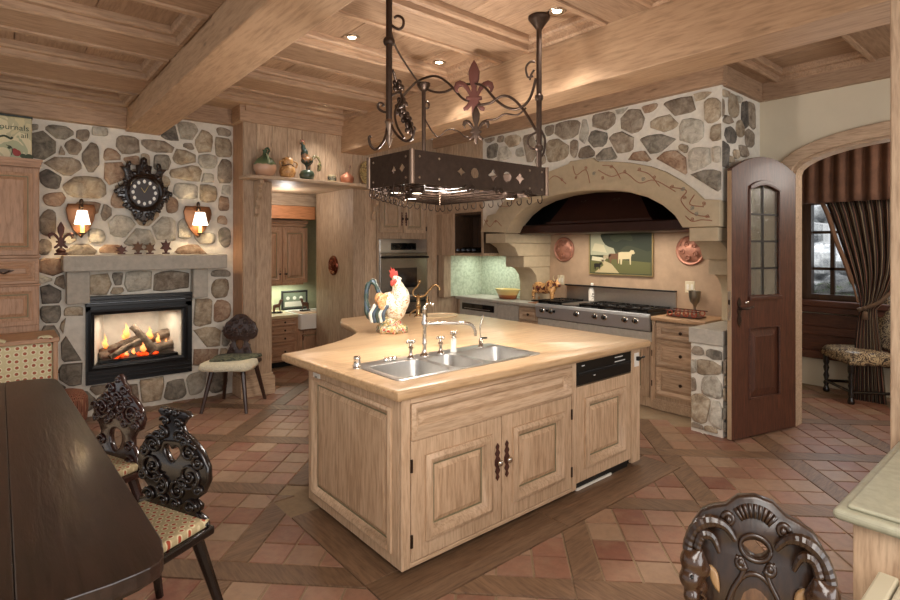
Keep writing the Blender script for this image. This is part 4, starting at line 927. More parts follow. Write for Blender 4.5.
m = MB(); m.box(4.965, 4.29, .882, 5.46, 5.785, .922); m.build('slab', CONC, t, bevel=.008, seg=2)
q0, q1 = atx(446, 304, 5.0), atx(479, 308.5, 5.0)
t = thing('warming_drawer', 'black glass fronted under-counter appliance in the back corner', 'appliance', (5.0, 5.3, .7))
m = MB(Tk); m.box(-5.72, .1, .62, -4.985, -.02, .875); m.build('surround', CONC, t)
m = MB(Tk); m.box(-5.66, -.02, .745, -5.03, -.035, .835); m.build('front', GLASSB, t, bevel=.003); m = MB(Tk); m.box(-5.6, -.035, .765, -5.1, -.045, .772); m.build('trim_bar', STEEL, t)
# green lit tile backsplash in the corner
GT = N('pale_glass_tile'); co = GT.coord(rnd=False); f = GT.noise(co, 30, 3); GT.bump(f, .3, .004)
GT = GT.out(GT.ramp(f, [(.35, '#a9b09a'), (.6, '#c6ccb6')]), .25)
m = MB(); m.box(5.47, 4.80, .92, 5.5, 5.8, 1.52); m.box(4.70, 5.78, .92, 5.5, 5.80, 1.52)
struct(m.build('wall_corner_backsplash', GT))
light('undercabinet_lamp', 'AREA', (5.2, 5.25, 1.49), 4, (.9, 1, .88), .2, sizey=.8)
# niche cabinet above it
nc = thing('niche_cabinet', 'pine wall cabinet with an open dark niche left of the stone arch', 'cabinet', (5.0, 5.3, 1.5))
m = MB(); m.box(4.66, 4.875, 1.50, 5.46, 5.79, 1.535); m.build('bottom_shelf', pine('y'), nc, bevel=.004)
ny0, ny1 = 4.93, 5.43
m = MB(); m.box(4.655, 5.66, .925, 4.78, 5.775, 1.50); m.build('side_post', pine('z'), nc)
m = MB(); m.box(4.64, ny1, 1.50, 4.66, 5.79, 2.06); m.build('front_stile', pine('z'), nc)
for a, b in ((5.43, 5.55), (5.552, 5.67), (5.672, 5.79)): m = MB(); m.box(4.63, a, 1.50, 4.642, b, 2.06); m.build('plank', pine('z'), nc, bevel=.002, seg=1)
m = MB(); m.box(4.64, 4.875, 1.50, 4.66, ny0-.03, 2.06); m.build('right_stile', pine('z'), nc)
NB = wood('niche_brown', '#57402e', '#33241a', 'z', .5, 0)
m = MB(); m.box(4.66, ny1, 1.535, 5.4, ny1+.02, 2.06); m.box(5.0, 4.87, 1.535, 5.02, ny1, 2.06); m.box(4.66, 4.88, 2.03, 5.0, ny1, 2.06); m.box(4.66, 4.875, 1.535, 5.0, 4.89, 2.03); m.build('niche_lining', NB, nc)
m = MB(); m.box(4.99, 4.9, 1.54, 5.0, 5.0, 2.0); 
for k in range(5): m = MB(); m.box(4.985, 4.95+k*.1, 1.54, 5.0, 5.04+k*.1, 2.03); m.build('back_plank', NB, nc, bevel=.003)
for k, y in enumerate((5.36, 5.26, 5.16, 5.06)):
    t = thing('wine_bottle', ['dark wine bottle lying leftmost on the niche shelf', 'dark wine bottle lying second from the left on the niche shelf', 'dark wine bottle lying third from the left on the niche shelf', 'dark wine bottle lying rightmost on the niche shelf'][k], 'bottle', (4.8, y, 1.58), 'bottles lying in the niche')
    m = MB(); m.lathe([(.001, -.12), (.035, -.118), (.037, .05), (.03, .08), (.014, .11), (.013, .17), (.015, .172), (.015, .18), (.001, .18)], (4.82, y, 1.574), 14, 'x'); 
    m.v = [Vector((4.82-(q.x-4.82), q.y, q.z)) for q in m.v]; m.build('body', simple('bottle_glass', '#10140f', .1, coat=.6), t, smooth=50)
    m = MB(); m.lathe([(.0155, -.182), (.0155, -.14)], (4.82, y, 1.574), 12, 'x'); m.build('capsule', simple('capsule_foil', '#6e7480', .3, .6), t, smooth=50)
# ================================================================== OVEN WALL (plane y=5.8)
OVS = simple('oven_steel', '#8d8780', .25, .95, nscale=40, amt=.12)
ov = thing('oven_cabinet', 'tall pine cabinet around the wall oven with two small upper doors', 'cabinet', (4.1, 5.8, 0))
To = Fr((0, YD, 0), (1, 0, 0), (0, -1, 0))
m = MB(To); m.box(3.665, 0, 1.72, 4.64, .3, 2.36); m.box(3.665, 0, 0, 3.70, .3, 1.72); m.box(4.46, 0, 0, 4.64, .3, 1.72); m.box(3.7, 0, 0, 4.46, .3, .35)
m.build('carcass', pine('z'), ov)
for a, b in ((3.70, 4.07), (4.08, 4.44)):
    d = raised_door(ov, To, a, 1.80, b, 2.27, pine('z'), 'door', .06, .02, .003); add_pull(d, To @ Matrix.Translation((0, -.02, 0)), 4.04 if a < 4 else 4.11, 1.98, 1.1, IRON)
for a, b in ((3.665, 4.64),): m = MB(To); m.box(a, 0, 2.29, b, -.02, 2.355); m.build('top_rail', pine('x'), ov)
for a in (4.47, 4.555): m = MB(To); m.box(a, 0, 0, a+.082, -.012, 2.29); m.build('plank', pine('z'), ov, bevel=.003)
for z in (1.86, 2.2): m = MB(To); m.box(4.443, -.012, z-.03, 4.452, -.022, z+.03); m.build('hinge', IRON, ov)
wo = thing('wall_oven', 'stainless steel double wall oven in the pine oven cabinet', 'oven', (4.1, 5.8, .4))
m = MB(To); m.box(3.70, .28, .36, 4.46, -.005, 1.715); m.build('body', STEEL, wo)
m = MB(To); m.box(3.705, 0, 1.55, 4.455, -.02, 1.71); m.build('control_panel', STEEL, wo, bevel=.004)
m = MB(To); m.box(3.87, -.02, 1.575, 4.27, -.024, 1.665); m.build('display', GLASSB, wo)
for k in range(4): m = MB(To @ Matrix.Translation((3.93+k*.09, -.024, 1.61))); m.lathe([(.012, 0), (.012, -.004), (.001, -.004)], (0, 0, 0), 10, 'y'); m.build('button', STEEL, wo)
for z0, z1 in ((.98, 1.54), (.37, .96)):
    m = MB(To); m.box(3.705, 0, z0, 4.455, -.03, z1); d = m.build('oven_door', OVS, wo, bevel=.005)
    m = MB(To); m.box(3.86, -.03, z0+.10, 4.28, -.034, z1-.2); m.build('window', GLASSB, d)
    m = MB(To); m.tube([(3.72, -.075, z1-.06), (4.44, -.075, z1-.06)], .014, 10); m.tube([(3.76, -.02, z1-.06), (3.76, -.075, z1-.06)], .01, 8); m.tube([(4.40, -.02, z1-.06), (4.40, -.075, z1-.06)], .01, 8); m.build('handle', BLKM, d, smooth=50)
# ---------------------------------------------------------------- things standing on the counters
p = atz(468, 293, .922)
t = thing('bread_bowl', 'yellow and brown glazed oval bowl on the corner counter', 'bowl', (5.22, 4.98, .922))
BG = N('bowl_glaze'); tc = BG.n('ShaderNodeTexCoord'); sp = BG.n('ShaderNodeSeparateXYZ'); BG.l(tc.outputs['Object'], sp.inputs[0])
BG = BG.out(BG.ramp(sp.outputs[2], [(.0, '#8a4a30'), (.05, '#a8683f'), (.065, '#d9b46c'), (.12, '#d8c07c')]), .25, coat=.4)
m = MB(); m.lathe([(.11, .924), (.12, .93), (.135, .98), (.16, 1.03), (.175, 1.05), (.17, 1.055), (.155, 1.035), (.12, .96), (.001, .94)], (5.2, 4.98, 0), 26, sx=.75, sy=1.15); m.build('body', BG, t, smooth=60)
# bull ornament
bx, by, bz = 5.30, 4.36, .93
p = atz(537, 300, .93)
tb_ = thing('bull_figurine', 'brown and tan bull ornament on a stand left of the range', 'figurine', (5.25, 4.42, .922))
TBm = Matrix.Translation((5.22, 4.36, .93)) @ Matrix.Rotation(atan2(-1, .0), 4, 'Z')
def bp(x, y, z): return tuple(TBm @ Vector((x, y, z)))
BUL = mottled('bull_paint', ['#5a2f24', '#c58f55', '#d9a86a', '#7b3e2c', '#2c1a16'], 11, .4)
blob('body', BUL, tb_, [(bp(-.10, 0, .17), (.055, .10, .075)), (bp(.0, 0, .165), (.05, .11, .07)), (bp(.09, 0, .19), (.06, .09, .085)), (bp(.17, 0, .235), (.035, .05, .05)), (bp(.21, 0, .215), (.03, .04, .03))],
     [([bp(.10, .03, .16), bp(.10, .03, .02)], [.032, .016]), ([bp(.13, -.03, .16), bp(.14, -.03, .02)], [.032, .016]), ([bp(-.12, .03, .14), bp(-.14, .03, .08), bp(-.12, .03, .02)], [.034, .02, .015]), ([bp(-.14, -.03, .14), bp(-.165, -.03, .08), bp(-.145, -.03, .02)], [.034, .02, .015])], .009, 2)
for s in (-1, 1):
    m = MB(); m.tube(smoothpts([bp(.17, .02*s, .27), bp(.175, .055*s, .30), bp(.19, .05*s, .34)], 4), [.011, .01, .008, .007, .006, .005, .004, .003, .002], 7); m.build('horn', simple('horn', '#c9b48c', .4), tb_, smooth=True)
    m = MB(); m.ball(bp(.155, .05*s, .255), (.012, .022, .01), 8, 6); m.build('ear', BUL, tb_)
m = MB(); m.tube(smoothpts([bp(-.15, 0, .22), bp(-.185, 0, .18), bp(-.18, 0, .08)], 4), [.012, .01, .008, .008, .007, .007, .01, .012, .012], 7); m.build('tail', simple('tail_black', '#1a1210', .6), tb_, smooth=True)
m = MB(); m.v = []; 
for z in (.012,): 
    m.add([bp(x, y, zz) for zz in (0, .014) for x, y in ((-.18, -.05), (.2, -.05), (.2, .05), (-.18, .05))], [(3, 2, 1, 0), (4, 5, 6, 7), (0, 1, 5, 4), (1, 2, 6, 5), (2, 3, 7, 6), (3, 0, 4, 7)])
m.build('base', simple('figurine_base', '#2a1a14', .5), tb_)
t = thing('cutting_board', 'reddish wooden board lying under the bull ornament', 'board', (5.2, 4.40, .922))
m = MB(); m.box(5.0, 4.28, .923, 5.4, 4.44, .929); m.build('slab', wood('cherry_board', '#b0744e', '#8c5636', 'y', .4, 0), t)
# white bottle
t = thing('white_bottle', 'white ceramic bottle with a painted motif standing on the griddle', 'bottle', (5.12, 3.72, .963))
p = atz(592, 301, .963)
bc = (p.x, p.y)
t.location = (bc[0], bc[1], .963)
m = MB(); m.lathe([(.034, .965), (.042, .967), (.043, .98), (.043, 1.08), (.036, 1.11), (.018, 1.13), (.015, 1.15), (.001, 1.15)], (bc[0], bc[1], 0), 20); m.build('body', WHITE, t, smooth=60)
m = MB(); m.lathe([(.016, 1.148), (.018, 1.152), (.018, 1.175), (.012, 1.18), (.001, 1.18)], (bc[0], bc[1], 0), 14); m.build('cap', WHITE, t, smooth=50)
TBt = Fr((bc[0], bc[1], 1.03), tuple(RT), tuple(-FW))
for k, (a, b, r) in enumerate(((0, .02, .012), (-.008, -.005, .009), (.01, -.012, .009), (0, -.03, .007))): m = MB(TBt); m.ball((a, -.041, b), (r, .004, r), 8, 6); m.build('painted_motif', simple('motif_grey', '#6b645c', .4), t)
# goblet and ring stand
p = atz(695, 308, .922); gx, gy = p.x, p.y
t = thing('goblet', 'tarnished silver goblet behind the ring trivet', 'goblet', (5.36, 2.52, .922))
m = MB(); m.lathe([(.05, .924), (.05, .93), (.018, .945), (.014, 1.0), (.02, 1.03), (.045, 1.06), (.055, 1.11), (.058, 1.17), (.054, 1.17), (.045, 1.1), (.001, 1.07)], (5.36, 2.54, 0), 20); m.build('cup', simple('pewter', '#8f8b80', .3, .9), t, smooth=60)
t = thing('ring_trivet', 'low reddish scrolled iron tray on the counter right of the range', 'trivet', (5.2, 2.52, .922))
m = MB(); m.box(5.05, 2.36, .93, 5.22, 2.68, .938); m.build('tray', RUST, t)
for k in range(4):
    for x in (5.05, 5.22):
        m = MB(Fr((x, 2.40+k*.08, .965), (0, -1, 0), (-1, 0, 0))); m.tube(spiral((0, 0), .026, .024, 0, 1, 14), .006, 6); m.build('ring', simple('copper_red', '#a5543f', .4, .5), t, smooth=True)
for x in (5.05, 5.22): m = MB(); m.tube([(x, 2.35, .99), (x, 2.69, .99)], .006, 6); m.build('rail', RUST, t)
# ================================================================== FIREPLACE
def sy_(u, v, Y): return (Y/ray(u, v).y)/FPX
Tf = Fr((0, YF, 0), (1, 0, 0), (0, -1, 0))
mt = thing('stone_mantel', 'long pale cast stone mantel shelf on two blocks over the fireplace', 'mantel', (1.15, 6.1, 1.1))
m = MB(); m.box(.44, 5.88, 1.385, 1.86, 6.115, 1.535); m.build('shelf', CONC, mt, bevel=.012, seg=3)
for a, b in ((.475, .655), (1.555, 1.70)): m = MB(); m.box(a, 6.0, 1.08, b, 6.115, 1.384); m.build('support_block', CONC, mt, bevel=.01)
fi = thing('fireplace_insert', 'black framed gas fireplace insert with burning logs in the stone wall', 'fireplace', (1.1, 6.1, .3))
w0, w1 = aty(94.8, 318, 6.05), aty(183, 350, 6.05)
wx0, wx1 = w0.x, w1.x; wz0, wz1 = .47, .975
fx0, fx1, fz0, fz1 = .63, 1.56, .30, 1.14
m = MB(Tf); 
for a in ((fx0, wz0-.02, wx0-.03, fz1-.1), (wx1+.03, wz0-.02, fx1, fz1-.1), (fx0, fz0, fx1, wz0-.02), (fx0, wz1+.02, fx1, fz1-.1)): m.box(a[0], .0, a[1], a[2], -.045, a[3])
m.build('surround', BLKM, fi)
m = MB(Tf); m.loft(wx0-.05, wz0-.04, wx1+.05, wz1+.035, [(0, .044), (0, .06), (.02, .066), (.035, .05), (.05, .045), (.05, .0)], cap=False); m.build('window_frame', BLKM, fi)
for k, (z, d) in enumerate(((1.04, .05), (1.075, .062), (1.11, .075))): m = MB(Tf); m.box(fx0-.004, 0, z, fx1+.004, -d, z+.03); m.build('louvre', BLACK, fi, bevel=.005)
for z in (.33, .37, .41): m = MB(Tf); m.box(fx0+.01, -.045, z, fx1-.01, -.052, z+.022); m.build('lower_louvre', BLACK, fi, bevel=.003)
FB = simple('firebox_liner', '#d6cdbd', .8, nscale=10, amt=.3)
bx0, bx1 = wx0+.13, wx1-.13; yb = YF+.42
m = MB(); z0, z1 = wz0, wz1-.05
m.add([(wx0, YF, z0), (bx0, yb, z0+.02), (bx0, yb, z1), (wx0, YF, z1+.05), (wx1, YF, z0), (bx1, yb, z0+.02), (bx1, yb, z1), (wx1, YF, z1+.05)], [(0, 1, 2, 3), (1, 5, 6, 2), (5, 4, 7, 6)]); m.build('liner', FB, fi)
m = MB(); m.add([(wx0, YF, z0), (bx0, yb, z0+.02), (bx1, yb, z0+.02), (wx1, YF, z0), (wx0, YF, z1+.05), (bx0, yb, z1), (bx1, yb, z1), (wx1, YF, z1+.05)], [(0, 3, 2, 1), (4, 5, 6, 7)]); m.build('hearth_plate', BLKM, fi)
m = MB(Tf); m.box(wx0, .01, wz0, wx1, .013, wz1); m.build('glass', GLASS, fi)
LOGM = simple('burnt_log', '#5b4a3c', .9, nscale=14, amt=.6, bump=.8, col2='#8c7a66'); cx = (wx0+wx1)/2
for k, (a, b, r) in enumerate((((cx-.30, 6.36, .55), (cx+.02, 6.30, .66), .045), ((cx-.05, 6.26, .80), (cx+.16, 6.20, .54), .038), ((cx+.0, 6.42, .60), (cx+.33, 6.36, .69), .05), ((cx-.24, 6.18, .53), (cx+.03, 6.22, .66), .034), ((cx+.08, 6.25, .55), (cx+.34, 6.3, .58), .045), ((cx-.32, 6.30, .52), (cx-.12, 6.42, .56), .05))):
    m = MB(); P = [Vector(a).lerp(Vector(b), t/5)+Vector((random.uniform(-.008, .008),)*3) for t in range(6)]; m.tube(P, [r*random.uniform(.85, 1.12) for _ in P], 9); m.build('log', LOGM, fi, smooth=40)
m = MB(); m.box(cx-.33, 6.15, z0+.005, cx+.36, 6.45, z0+.035); m.build('grate', BLACK, fi)
FL = N('flame'); tc = FL.n('ShaderNodeTexCoord'); sp = FL.n('ShaderNodeSeparateXYZ'); FL.l(tc.outputs['Generated'], sp.inputs[0])
cr = FL.ramp(sp.outputs[2], [(0, '#f5842e'), (.5, '#ffc27a'), (1, '#e8904a')]); FL.l(cr, FL.b.inputs['Emission Color']); FL.b.inputs['Emission Strength'].default_value = 1.3; FL.b.inputs['Alpha'].default_value = .85
FL = FL.out('#ff9a3c', .5)
for x, y, z, h, r in ((cx-.27, 6.30, .60, .16, .026), (cx-.08, 6.33, .68, .17, .032), (cx-.10, 6.35, .66, .11, .022), (cx+.13, 6.33, .65, .14, .034), (cx+.20, 6.28, .60, .12, .022), (cx+.05, 6.22, .54, .12, .03), (cx-.04, 6.2, .53, .08, .026), (cx-.10, 6.21, .52, .06, .025), (cx+.28, 6.3, .60, .05, .012)):
    m = MB(); m.tube([(x+.006*sin(k*1.7), y, z+h*.9*k/7) for k in range(8)], [r*.45, r*.85, r*.9, r*.75, r*.52, r*.32, r*.16, .001], 8, flat=.7); m.build('flame', FL, fi, smooth=True)
m = MB()
for k in range(26): m.ball((cx+random.uniform(-.2, .2), 6.2+random.uniform(0, .1), z0+.045), random.uniform(.01, .02), 6, 4)
tag(m.build('embers', emis('ember_glow', '#ff4a14', 1.4), fi), kind='stuff')
light('fire_glow', 'AREA', (cx, 6.22, .925), 3.5, (1, .84, .68), .5, sizey=.06)
# ---------------------------------------------------------------- wall clock
DARK = wood('clock_wood', '#231510', '#0f0907', 'z', .25, 0, var=.02, coat=.5)
cc = aty(143.5, 193, 6.05); S = sy_(143.5, 193, 6.05)
ck = thing('wall_clock', 'ornate carved black wall clock with white numeral plaques above the mantel', 'clock', tuple(cc))
TC = Fr(cc, (1, 0, 0), (0, -1, 0)) @ Matrix.Diagonal((S/.7*.72*1.0, 1, S, 1))
TC = Fr(cc, (1, 0, 0), (0, -1, 0))
kx = abs(aty(160, 193, 6.05).x-cc.x)/16.5
def cpt(P): return [(a*kx, b*S) for a, b in P]
half = [(0, 36), (3, 34), (4, 28), (8, 27), (7, 20), (10, 19), (13, 21), (13, 25), (16, 31), (18, 25), (23, 25), (19, 20), (18, 15), (20, 8), (23, 6), (25, 10), (24, 4), (29, 1), (25, -2), (26, -6), (21, -5), (20, -10), (18, -16), (15, -17), (12, -19), (10, -24), (5, -27), (0, -31)]
m = MB(TC @ Matrix.Translation((0, -.01, 0))); m.plate([cpt(mirror(half[:1]+half[1:]))], .05, .012); m.build('carved_case', DARK, ck, smooth=50)
for k in range(12):
    pass
m = MB(TC); R = []
for rr, h in ((19, .03), (19, .055), (17, .065), (14.5, .05), (14, .04)): R.append([(rr*kx*cos(2*pi*k/32), -h, rr*S*sin(2*pi*k/32)) for k in range(32)])
m.rings(R, cap=False); m.build('bezel', DARK, ck, smooth=50)
m = MB(TC); m.add([(14.3*kx*cos(2*pi*k/32), -.042, 14.3*S*sin(2*pi*k/32)) for k in range(32)], [tuple(range(32))]); m.build('dial', simple('dial_brown', '#2b1a14', .4), ck)
for k in range(12):
    a_ = pi/2-2*pi*k/12; m = MB(TC @ Matrix.Translation((11*kx*cos(a_), -.046, 11*S*sin(a_)))); m.plate([[(1.6*kx*cos(t*pi/4), 1.9*S*sin(t*pi/4)) for t in range(8)]], .006, .001); m.build('numeral_plaque', simple('enamel_white', '#f2efe6', .3), ck)
for a_, l in ((125, 6), (60, 9)):
    m = MB(TC); m.tube([(0, -.05, 0), (l*kx*cos(radians(a_)), -.05, l*S*sin(radians(a_)))], [.004, .002], 6); m.build('hand', simple('brass_hand', '#b09a6a', .3, .8), ck)
for (a_, b_, s0) in ((-9, -15, 1), (9, -15, -1), (-20, 2, 1), (20, 2, -1), (-14, 20, 1), (14, 20, -1), (0, 26, 1), (-5, -23, 1), (5, -23, -1)):
    m = MB(TC); m.tube([(q[0], -.04, q[2]) for q in spiral((a_*kx, b_*S), 3.4*kx, .7*kx, 90, 1.4*s0, 16)], .006, 5); m.build('scroll', DARK, ck, smooth=True)
for k in range(22):
    a_ = 2*pi*k/22; rr = 21.5 if k % 2 else 19.5; x_, z_ = rr*cos(a_), rr*sin(a_)-1
    m = MB(TC); m.ball((x_*kx, -.038, z_*S), (2.1*kx, .012, 3.0*S), 8, 5, Matrix.Rotation(-(a_-pi/2), 3, 'Y')); m.build('carved_leaf', DARK, ck, smooth=True)
for a_, b_ in ((-14, 28), (14, 28), (0, 32), (-27, 0), (27, 0), (-8, -25), (8, -25), (0, -30)):
    m = MB(TC); m.ball((a_*kx, -.03, b_*S), (1.8*kx, .014, 2.6*S), 8, 5); m.build('finial', DARK, ck, smooth=True)
# ---------------------------------------------------------------- sconces
SHD = emis('lit_shade', '#fff6e8', 1.8); CND = emis('candle_tube', '#ffe28a', .8)
BPL = simple('bronze_plate', '#8a5c3c', .32, .7, nscale=8, amt=.3)
for k, (u, s, lab) in enumerate(((81, 1.0, 'left candle wall sconce with white shade and bronze shield'), (197.5, .92, 'right candle wall sconce with white shade and bronze shield'))):
    Y = 6.06; c = aty(u, 222-k*-1, Y); S = sy_(u, 222, Y)*s; kxx = abs(aty(u+10, 222, Y).x-c.x)/10*s
    t = thing('wall_sconce', lab, 'wall lamp', (c.x, Y, c.z-.1)); T = Fr((c.x, Y, c.z), (1, 0, 0), (0, -1, 0))
    sh = [(0, 18), (13, 18), (15, 12), (13, 2), (8, -8), (0, -16)]
    m = MB(T); P = mirror(sh); m.plate([[(a*kxx, b*S) for a, b in P]], .02, .006); m.build('backplate', BPL, t, smooth=50)
    m = MB(T); m.tube(smoothpts([(0, -.02, 10*S), (0, -.05, 16*S), (0, -.09, 14*S), (0, -.10, 8*S)], 4), .010, 8); m.ball((0, -.03, 20*S), (.018, .018, .03), 10, 7); m.ball((0, -.03, 14*S), (.02, .02, .02), 10, 7); m.build('arm', IRON, t, smooth=True)
    m = MB(T); m.tube(smoothpts([(0, -.01, -14*S), (0, -.06, -15*S), (0, -.10, -12*S)], 4), .008, 7); m.lathe([(.03, 0), (.034, .008), (.02, .012)], (0, -.10, -12*S), 12); m.build('bracket', IRON, t, smooth=50)
    m = MB(T); m.lathe([(.017, -11*S), (.016, 0)], (0, -.10, 0), 12); m.build('candle', CND, t, smooth=50)
    m = MB(T); m.rings([[(r*cos(2*pi*i/20)*kxx, -.10+r*sin(2*pi*i/20)*kxx, z*S) for i in range(20)] for r, z in ((8.2, -2.5), (5.0, 11))], cap=False); m.build('shade', SHD, t, smooth=60)
    light('sconce_bulb', 'POINT', (c.x, Y-.10, c.z+.03), 7, (1, .80, .52), .03)
# ---------------------------------------------------------------- fleur-de-lis stand and small iron figures on the mantel
def fleur(T, s, mat, par, th=.02, nm='fleur_de_lis'):
    P = [(0, 1), (.06, .90), (.115, .76), (.10, .60), (.05, .44), (.055, .36), (.10, .46), (.18, .555), (.28, .59), (.37, .55), (.40, .45), (.36, .36), (.30, .34), (.32, .41), (.28, .47), (.22, .46), (.15, .38), (.09, .28), (.16, .265), (.16, .205), (.09, .19), (.15, .10), (.22, .04), (.20, -.02), (.12, 0), (.05, .08), (.04, -.12)]
    m = MB(T); m.plate([[(a*s, b*s) for a, b in mirror(P)]], th, th*.3); return m.build(nm, mat, par, smooth=50)
p = aty(61, 256, 5.95)
t = thing('fleur_de_lis_ornament', 'dark iron fleur-de-lis ornament on the left end of the mantel', 'ornament', (p.x, 5.95, 1.536))
fleur(Fr((p.x, 5.95, 1.60), (1, 0, 0), (0, -1, 0)), .24, RUST, t)
m = MB(); m.lathe([(.05, 1.537), (.05, 1.55), (.03, 1.56), (.04, 1.575), (.02, 1.60)], (p.x, 5.95, 0), 14); m.build('base', RUST, t, smooth=50)
for k, (u, h, lab) in enumerate(((121.5, .09, 'small dark ornament at mid mantel, leftmost of the row under the clock'), (138, .13, 'leafy brown ornament under the clock on the mantel, second of the row'), (150, .12, 'leafy brown ornament under the clock on the mantel, third of the row'), (166, .15, 'dark maple leaf shaped ornament at the right end of the row on the mantel'))):
    p = aty(u, 256, 6.0); t = thing('mantel_ornament', lab, 'ornament', (p.x, 6.0, 1.536)); T = Fr((p.x, 6.0, 1.54), (1, 0, 0), (0, -1, 0))
    m = MB(T); m.box(-.03, -.02, 0, .03, .02, .015); m.build('base', RUST, t)
    P = closed([(-.01, .01), (-.02, h*.3), (-.055, h*.35), (-.03, h*.55), (-.05, h*.8), (-.015, h*.75), (0, h), (.015, h*.72), (.045, h*.85), (.03, h*.5), (.055, h*.3), (.02, h*.28), (.01, .01)], 2)
    m = MB(T); m.plate([P], .018, .005); m.build('leaf_figure', (RUST, simple('dry_leaf', '#6e4f3a', .7), simple('dry_leaf', '#6e4f3a'), RUST)[k], t)
# ================================================================== HUTCH (far left)
hu = thing('hutch_cabinet', 'tall honey pine cabinet at the left edge beside the fireplace', 'cabinet', (-.2, 5.9, .88))
HYF = 5.72; Th = Fr((0, HYF, 0), (1, 0, 0), (0, -1, 0)); BC = browncab
hx1 = aty(39.5, 240, HYF).x
m = MB(Th); m.box(-.9, .03, .0, hx1, .36, 2.33); m.build('carcass', BC('z'), hu)
m = MB(Th); m.box(-.92, -.03, 2.30, hx1+.012, .36, 2.325); m.box(-.91, -.015, 2.28, hx1+.006, .36, 2.30); m.box(-.93, -.045, 2.325, hx1+.02, .36, 2.345); m.build('cornice', BC('x'), hu)
xs = hx1-.005
for z0, z1, nm, k in ((1.54, 2.27, 'door', .05), (1.30, 1.515, 'drawer', .035), (.95, 1.28, 'door', .05)):
    d = raised_door(hu, Th @ Matrix.Translation((0, .03, 0)), xs-.50, z0, xs, z1, BC('z' if nm == 'door' else 'x'), nm, k, .025)
    if nm == 'drawer':
        m = MB(Th @ Matrix.Translation((hx1-.235, .005, 1.41))); m.plate([closed([(-.06, 0), (-.03, .015), (0, .02), (.03, .012), (.07, .004), (.03, -.015), (0, -.01), (-.03, -.015)], 3)], .005, .001); m.tube(smoothpts([(-.04, -.01, 0), (0, -.03, -.02), (.04, -.01, 0)], 4), .006, 6); m.build('handle', IRON, d)
    raised_door(hu, Th @ Matrix.Translation((0, .03, 0)), xs-1.01, z0, xs-.505, z1, BC('z' if nm == 'door' else 'x'), nm, k, .025)
for z0, z1 in ((1.517, 1.538), (1.282, 1.298)): m = MB(Th); m.box(-.9, 0, z0, hx1+.008, -.02, z1); m.build('rail', BC('x'), hu, bevel=.004)
# painted storage tin / sign on top
sg = thing('painted_box', 'cream painted tin box with flowers and dark script lettering on top of the hutch', 'box', (-.2, 5.85, 2.345))
sx1 = aty(32, 135, 5.78).x
SGM = mottled('cream_tin', ['#cdbf93', '#b9b08a', '#d8cba2', '#a9ab86'], 5, .5)
m = MB(); m.box(-.5, 5.78, 2.347, sx1, 6.0, 2.70); m.build('body', SGM, sg, bevel=.01)
m = MB(); m.box(-.505, 5.775, 2.70, sx1+.005, 6.005, 2.715); m.build('lid', simple('lid_dark', '#2f3630', .5), sg, bevel=.003)
Tg = Fr((sx1, 5.779, 2.347), (1, 0, 0), (0, -1, 0)); INK = simple('dark_green_ink', '#37402c', .6)
m = MB(Tg @ Matrix.Translation((-.125, 0, .262))); m.text('Journals', .066, .0008); m.build('lettering', INK, sg)
m = MB(Tg @ Matrix.Translation((-.05, 0, .20))); m.text('ail', .06, .0008); m.build('lettering', INK, sg)
for x, z, r, c in ((-.10, .05, .028, 'rose_red'), (-.115, .07, .018, 'rose_red'), (-.06, .03, .02, 'leaf_dark'), (-.15, .09, .012, 'leaf_dark'), (-.02, .02, .03, 'leaf_dark')):
    m = MB(Tg); m.ball((x, 0, z), (r, .002, r), 10, 6); m.build('painted_flower' if 'rose' in c else 'painted_leaf', simple(c, '#9c3a34' if 'rose' in c else '#3f4a30', .6), sg)
m = MB(Tg); m.tube(smoothpts([(-.22, 0, .17), (-.18, 0, .185), (-.14, 0, .165), (-.13, 0, .18)], 4), .008, 6); m.build('painted_bird', INK, sg)
m = MB(Tg); m.tube(smoothpts([(-.17, 0, .11), (-.14, 0, .10), (-.13, 0, .07), (-.135, 0, .03)], 4), .003, 6); m.build('painted_stem', INK, sg)
# ================================================================== BENCH, POUF
def fabric(name, base, light_, dot, scale=26, rot=(0, 0, .4)):
    if name in _w: return _w[name]
    s = N(name); co = s.coord(rnd=False, rot=rot); v = s.n('ShaderNodeTexVoronoi', voronoi_dimensions='2D'); v.inputs['Scale'].default_value = scale; v.inputs['Randomness'].default_value = .25; s.l(co, v.inputs['Vector'])
    c = s.ramp(v.outputs['Distance'], [(0, dot), (.22, dot), (.24, light_), (.36, light_), (.4, base)], 'LINEAR'); f = s.noise(co, 120, 2)
    c = s.mix(.25, c, s.ramp(f, [(.3, (.5, .5, .5, 1)), (.7, (1, 1, 1, 1))]), 'MULTIPLY'); s.bump(f, .2, .002)
    _w[name] = s.out(c, .95, spec=.2); return _w[name]
BF = fabric('dotted_fabric', '#d0c39c', '#e2dab8', '#a8604a', 20, (radians(90), 0, 0))
be = thing('banquette', 'upholstered banquette with dotted beige back panel and pine frame behind the table', 'bench', (-.2, 5.0, 0))
BY = 5.2; e1 = aty(58, 335, BY).x
m = MB(); m.box(-1.2, BY, .38, e1-.03, BY+.07, .865); m.build('back_cushion', BF, be, bevel=.03, seg=3)
m = MB(); m.box(-1.3, BY-.01, .865, e1+.01, BY+.5, .90); m.build('top_ledge', browncab('x'), be, bevel=.006)
m = MB(); m.box(e1-.03, BY-.005, .0, e1, BY+.5, .865); m.build('end_panel', browncab('z'), be, bevel=.004)
m = MB(); m.box(-1.2, BY-.42, .36, e1-.03, BY, .47); m.build('seat_cushion', BF, be, bevel=.03, seg=3)
m = MB(); m.box(-1.2, BY-.40, 0, e1-.05, BY, .36); m.build('seat_box', browncab('x'), be)
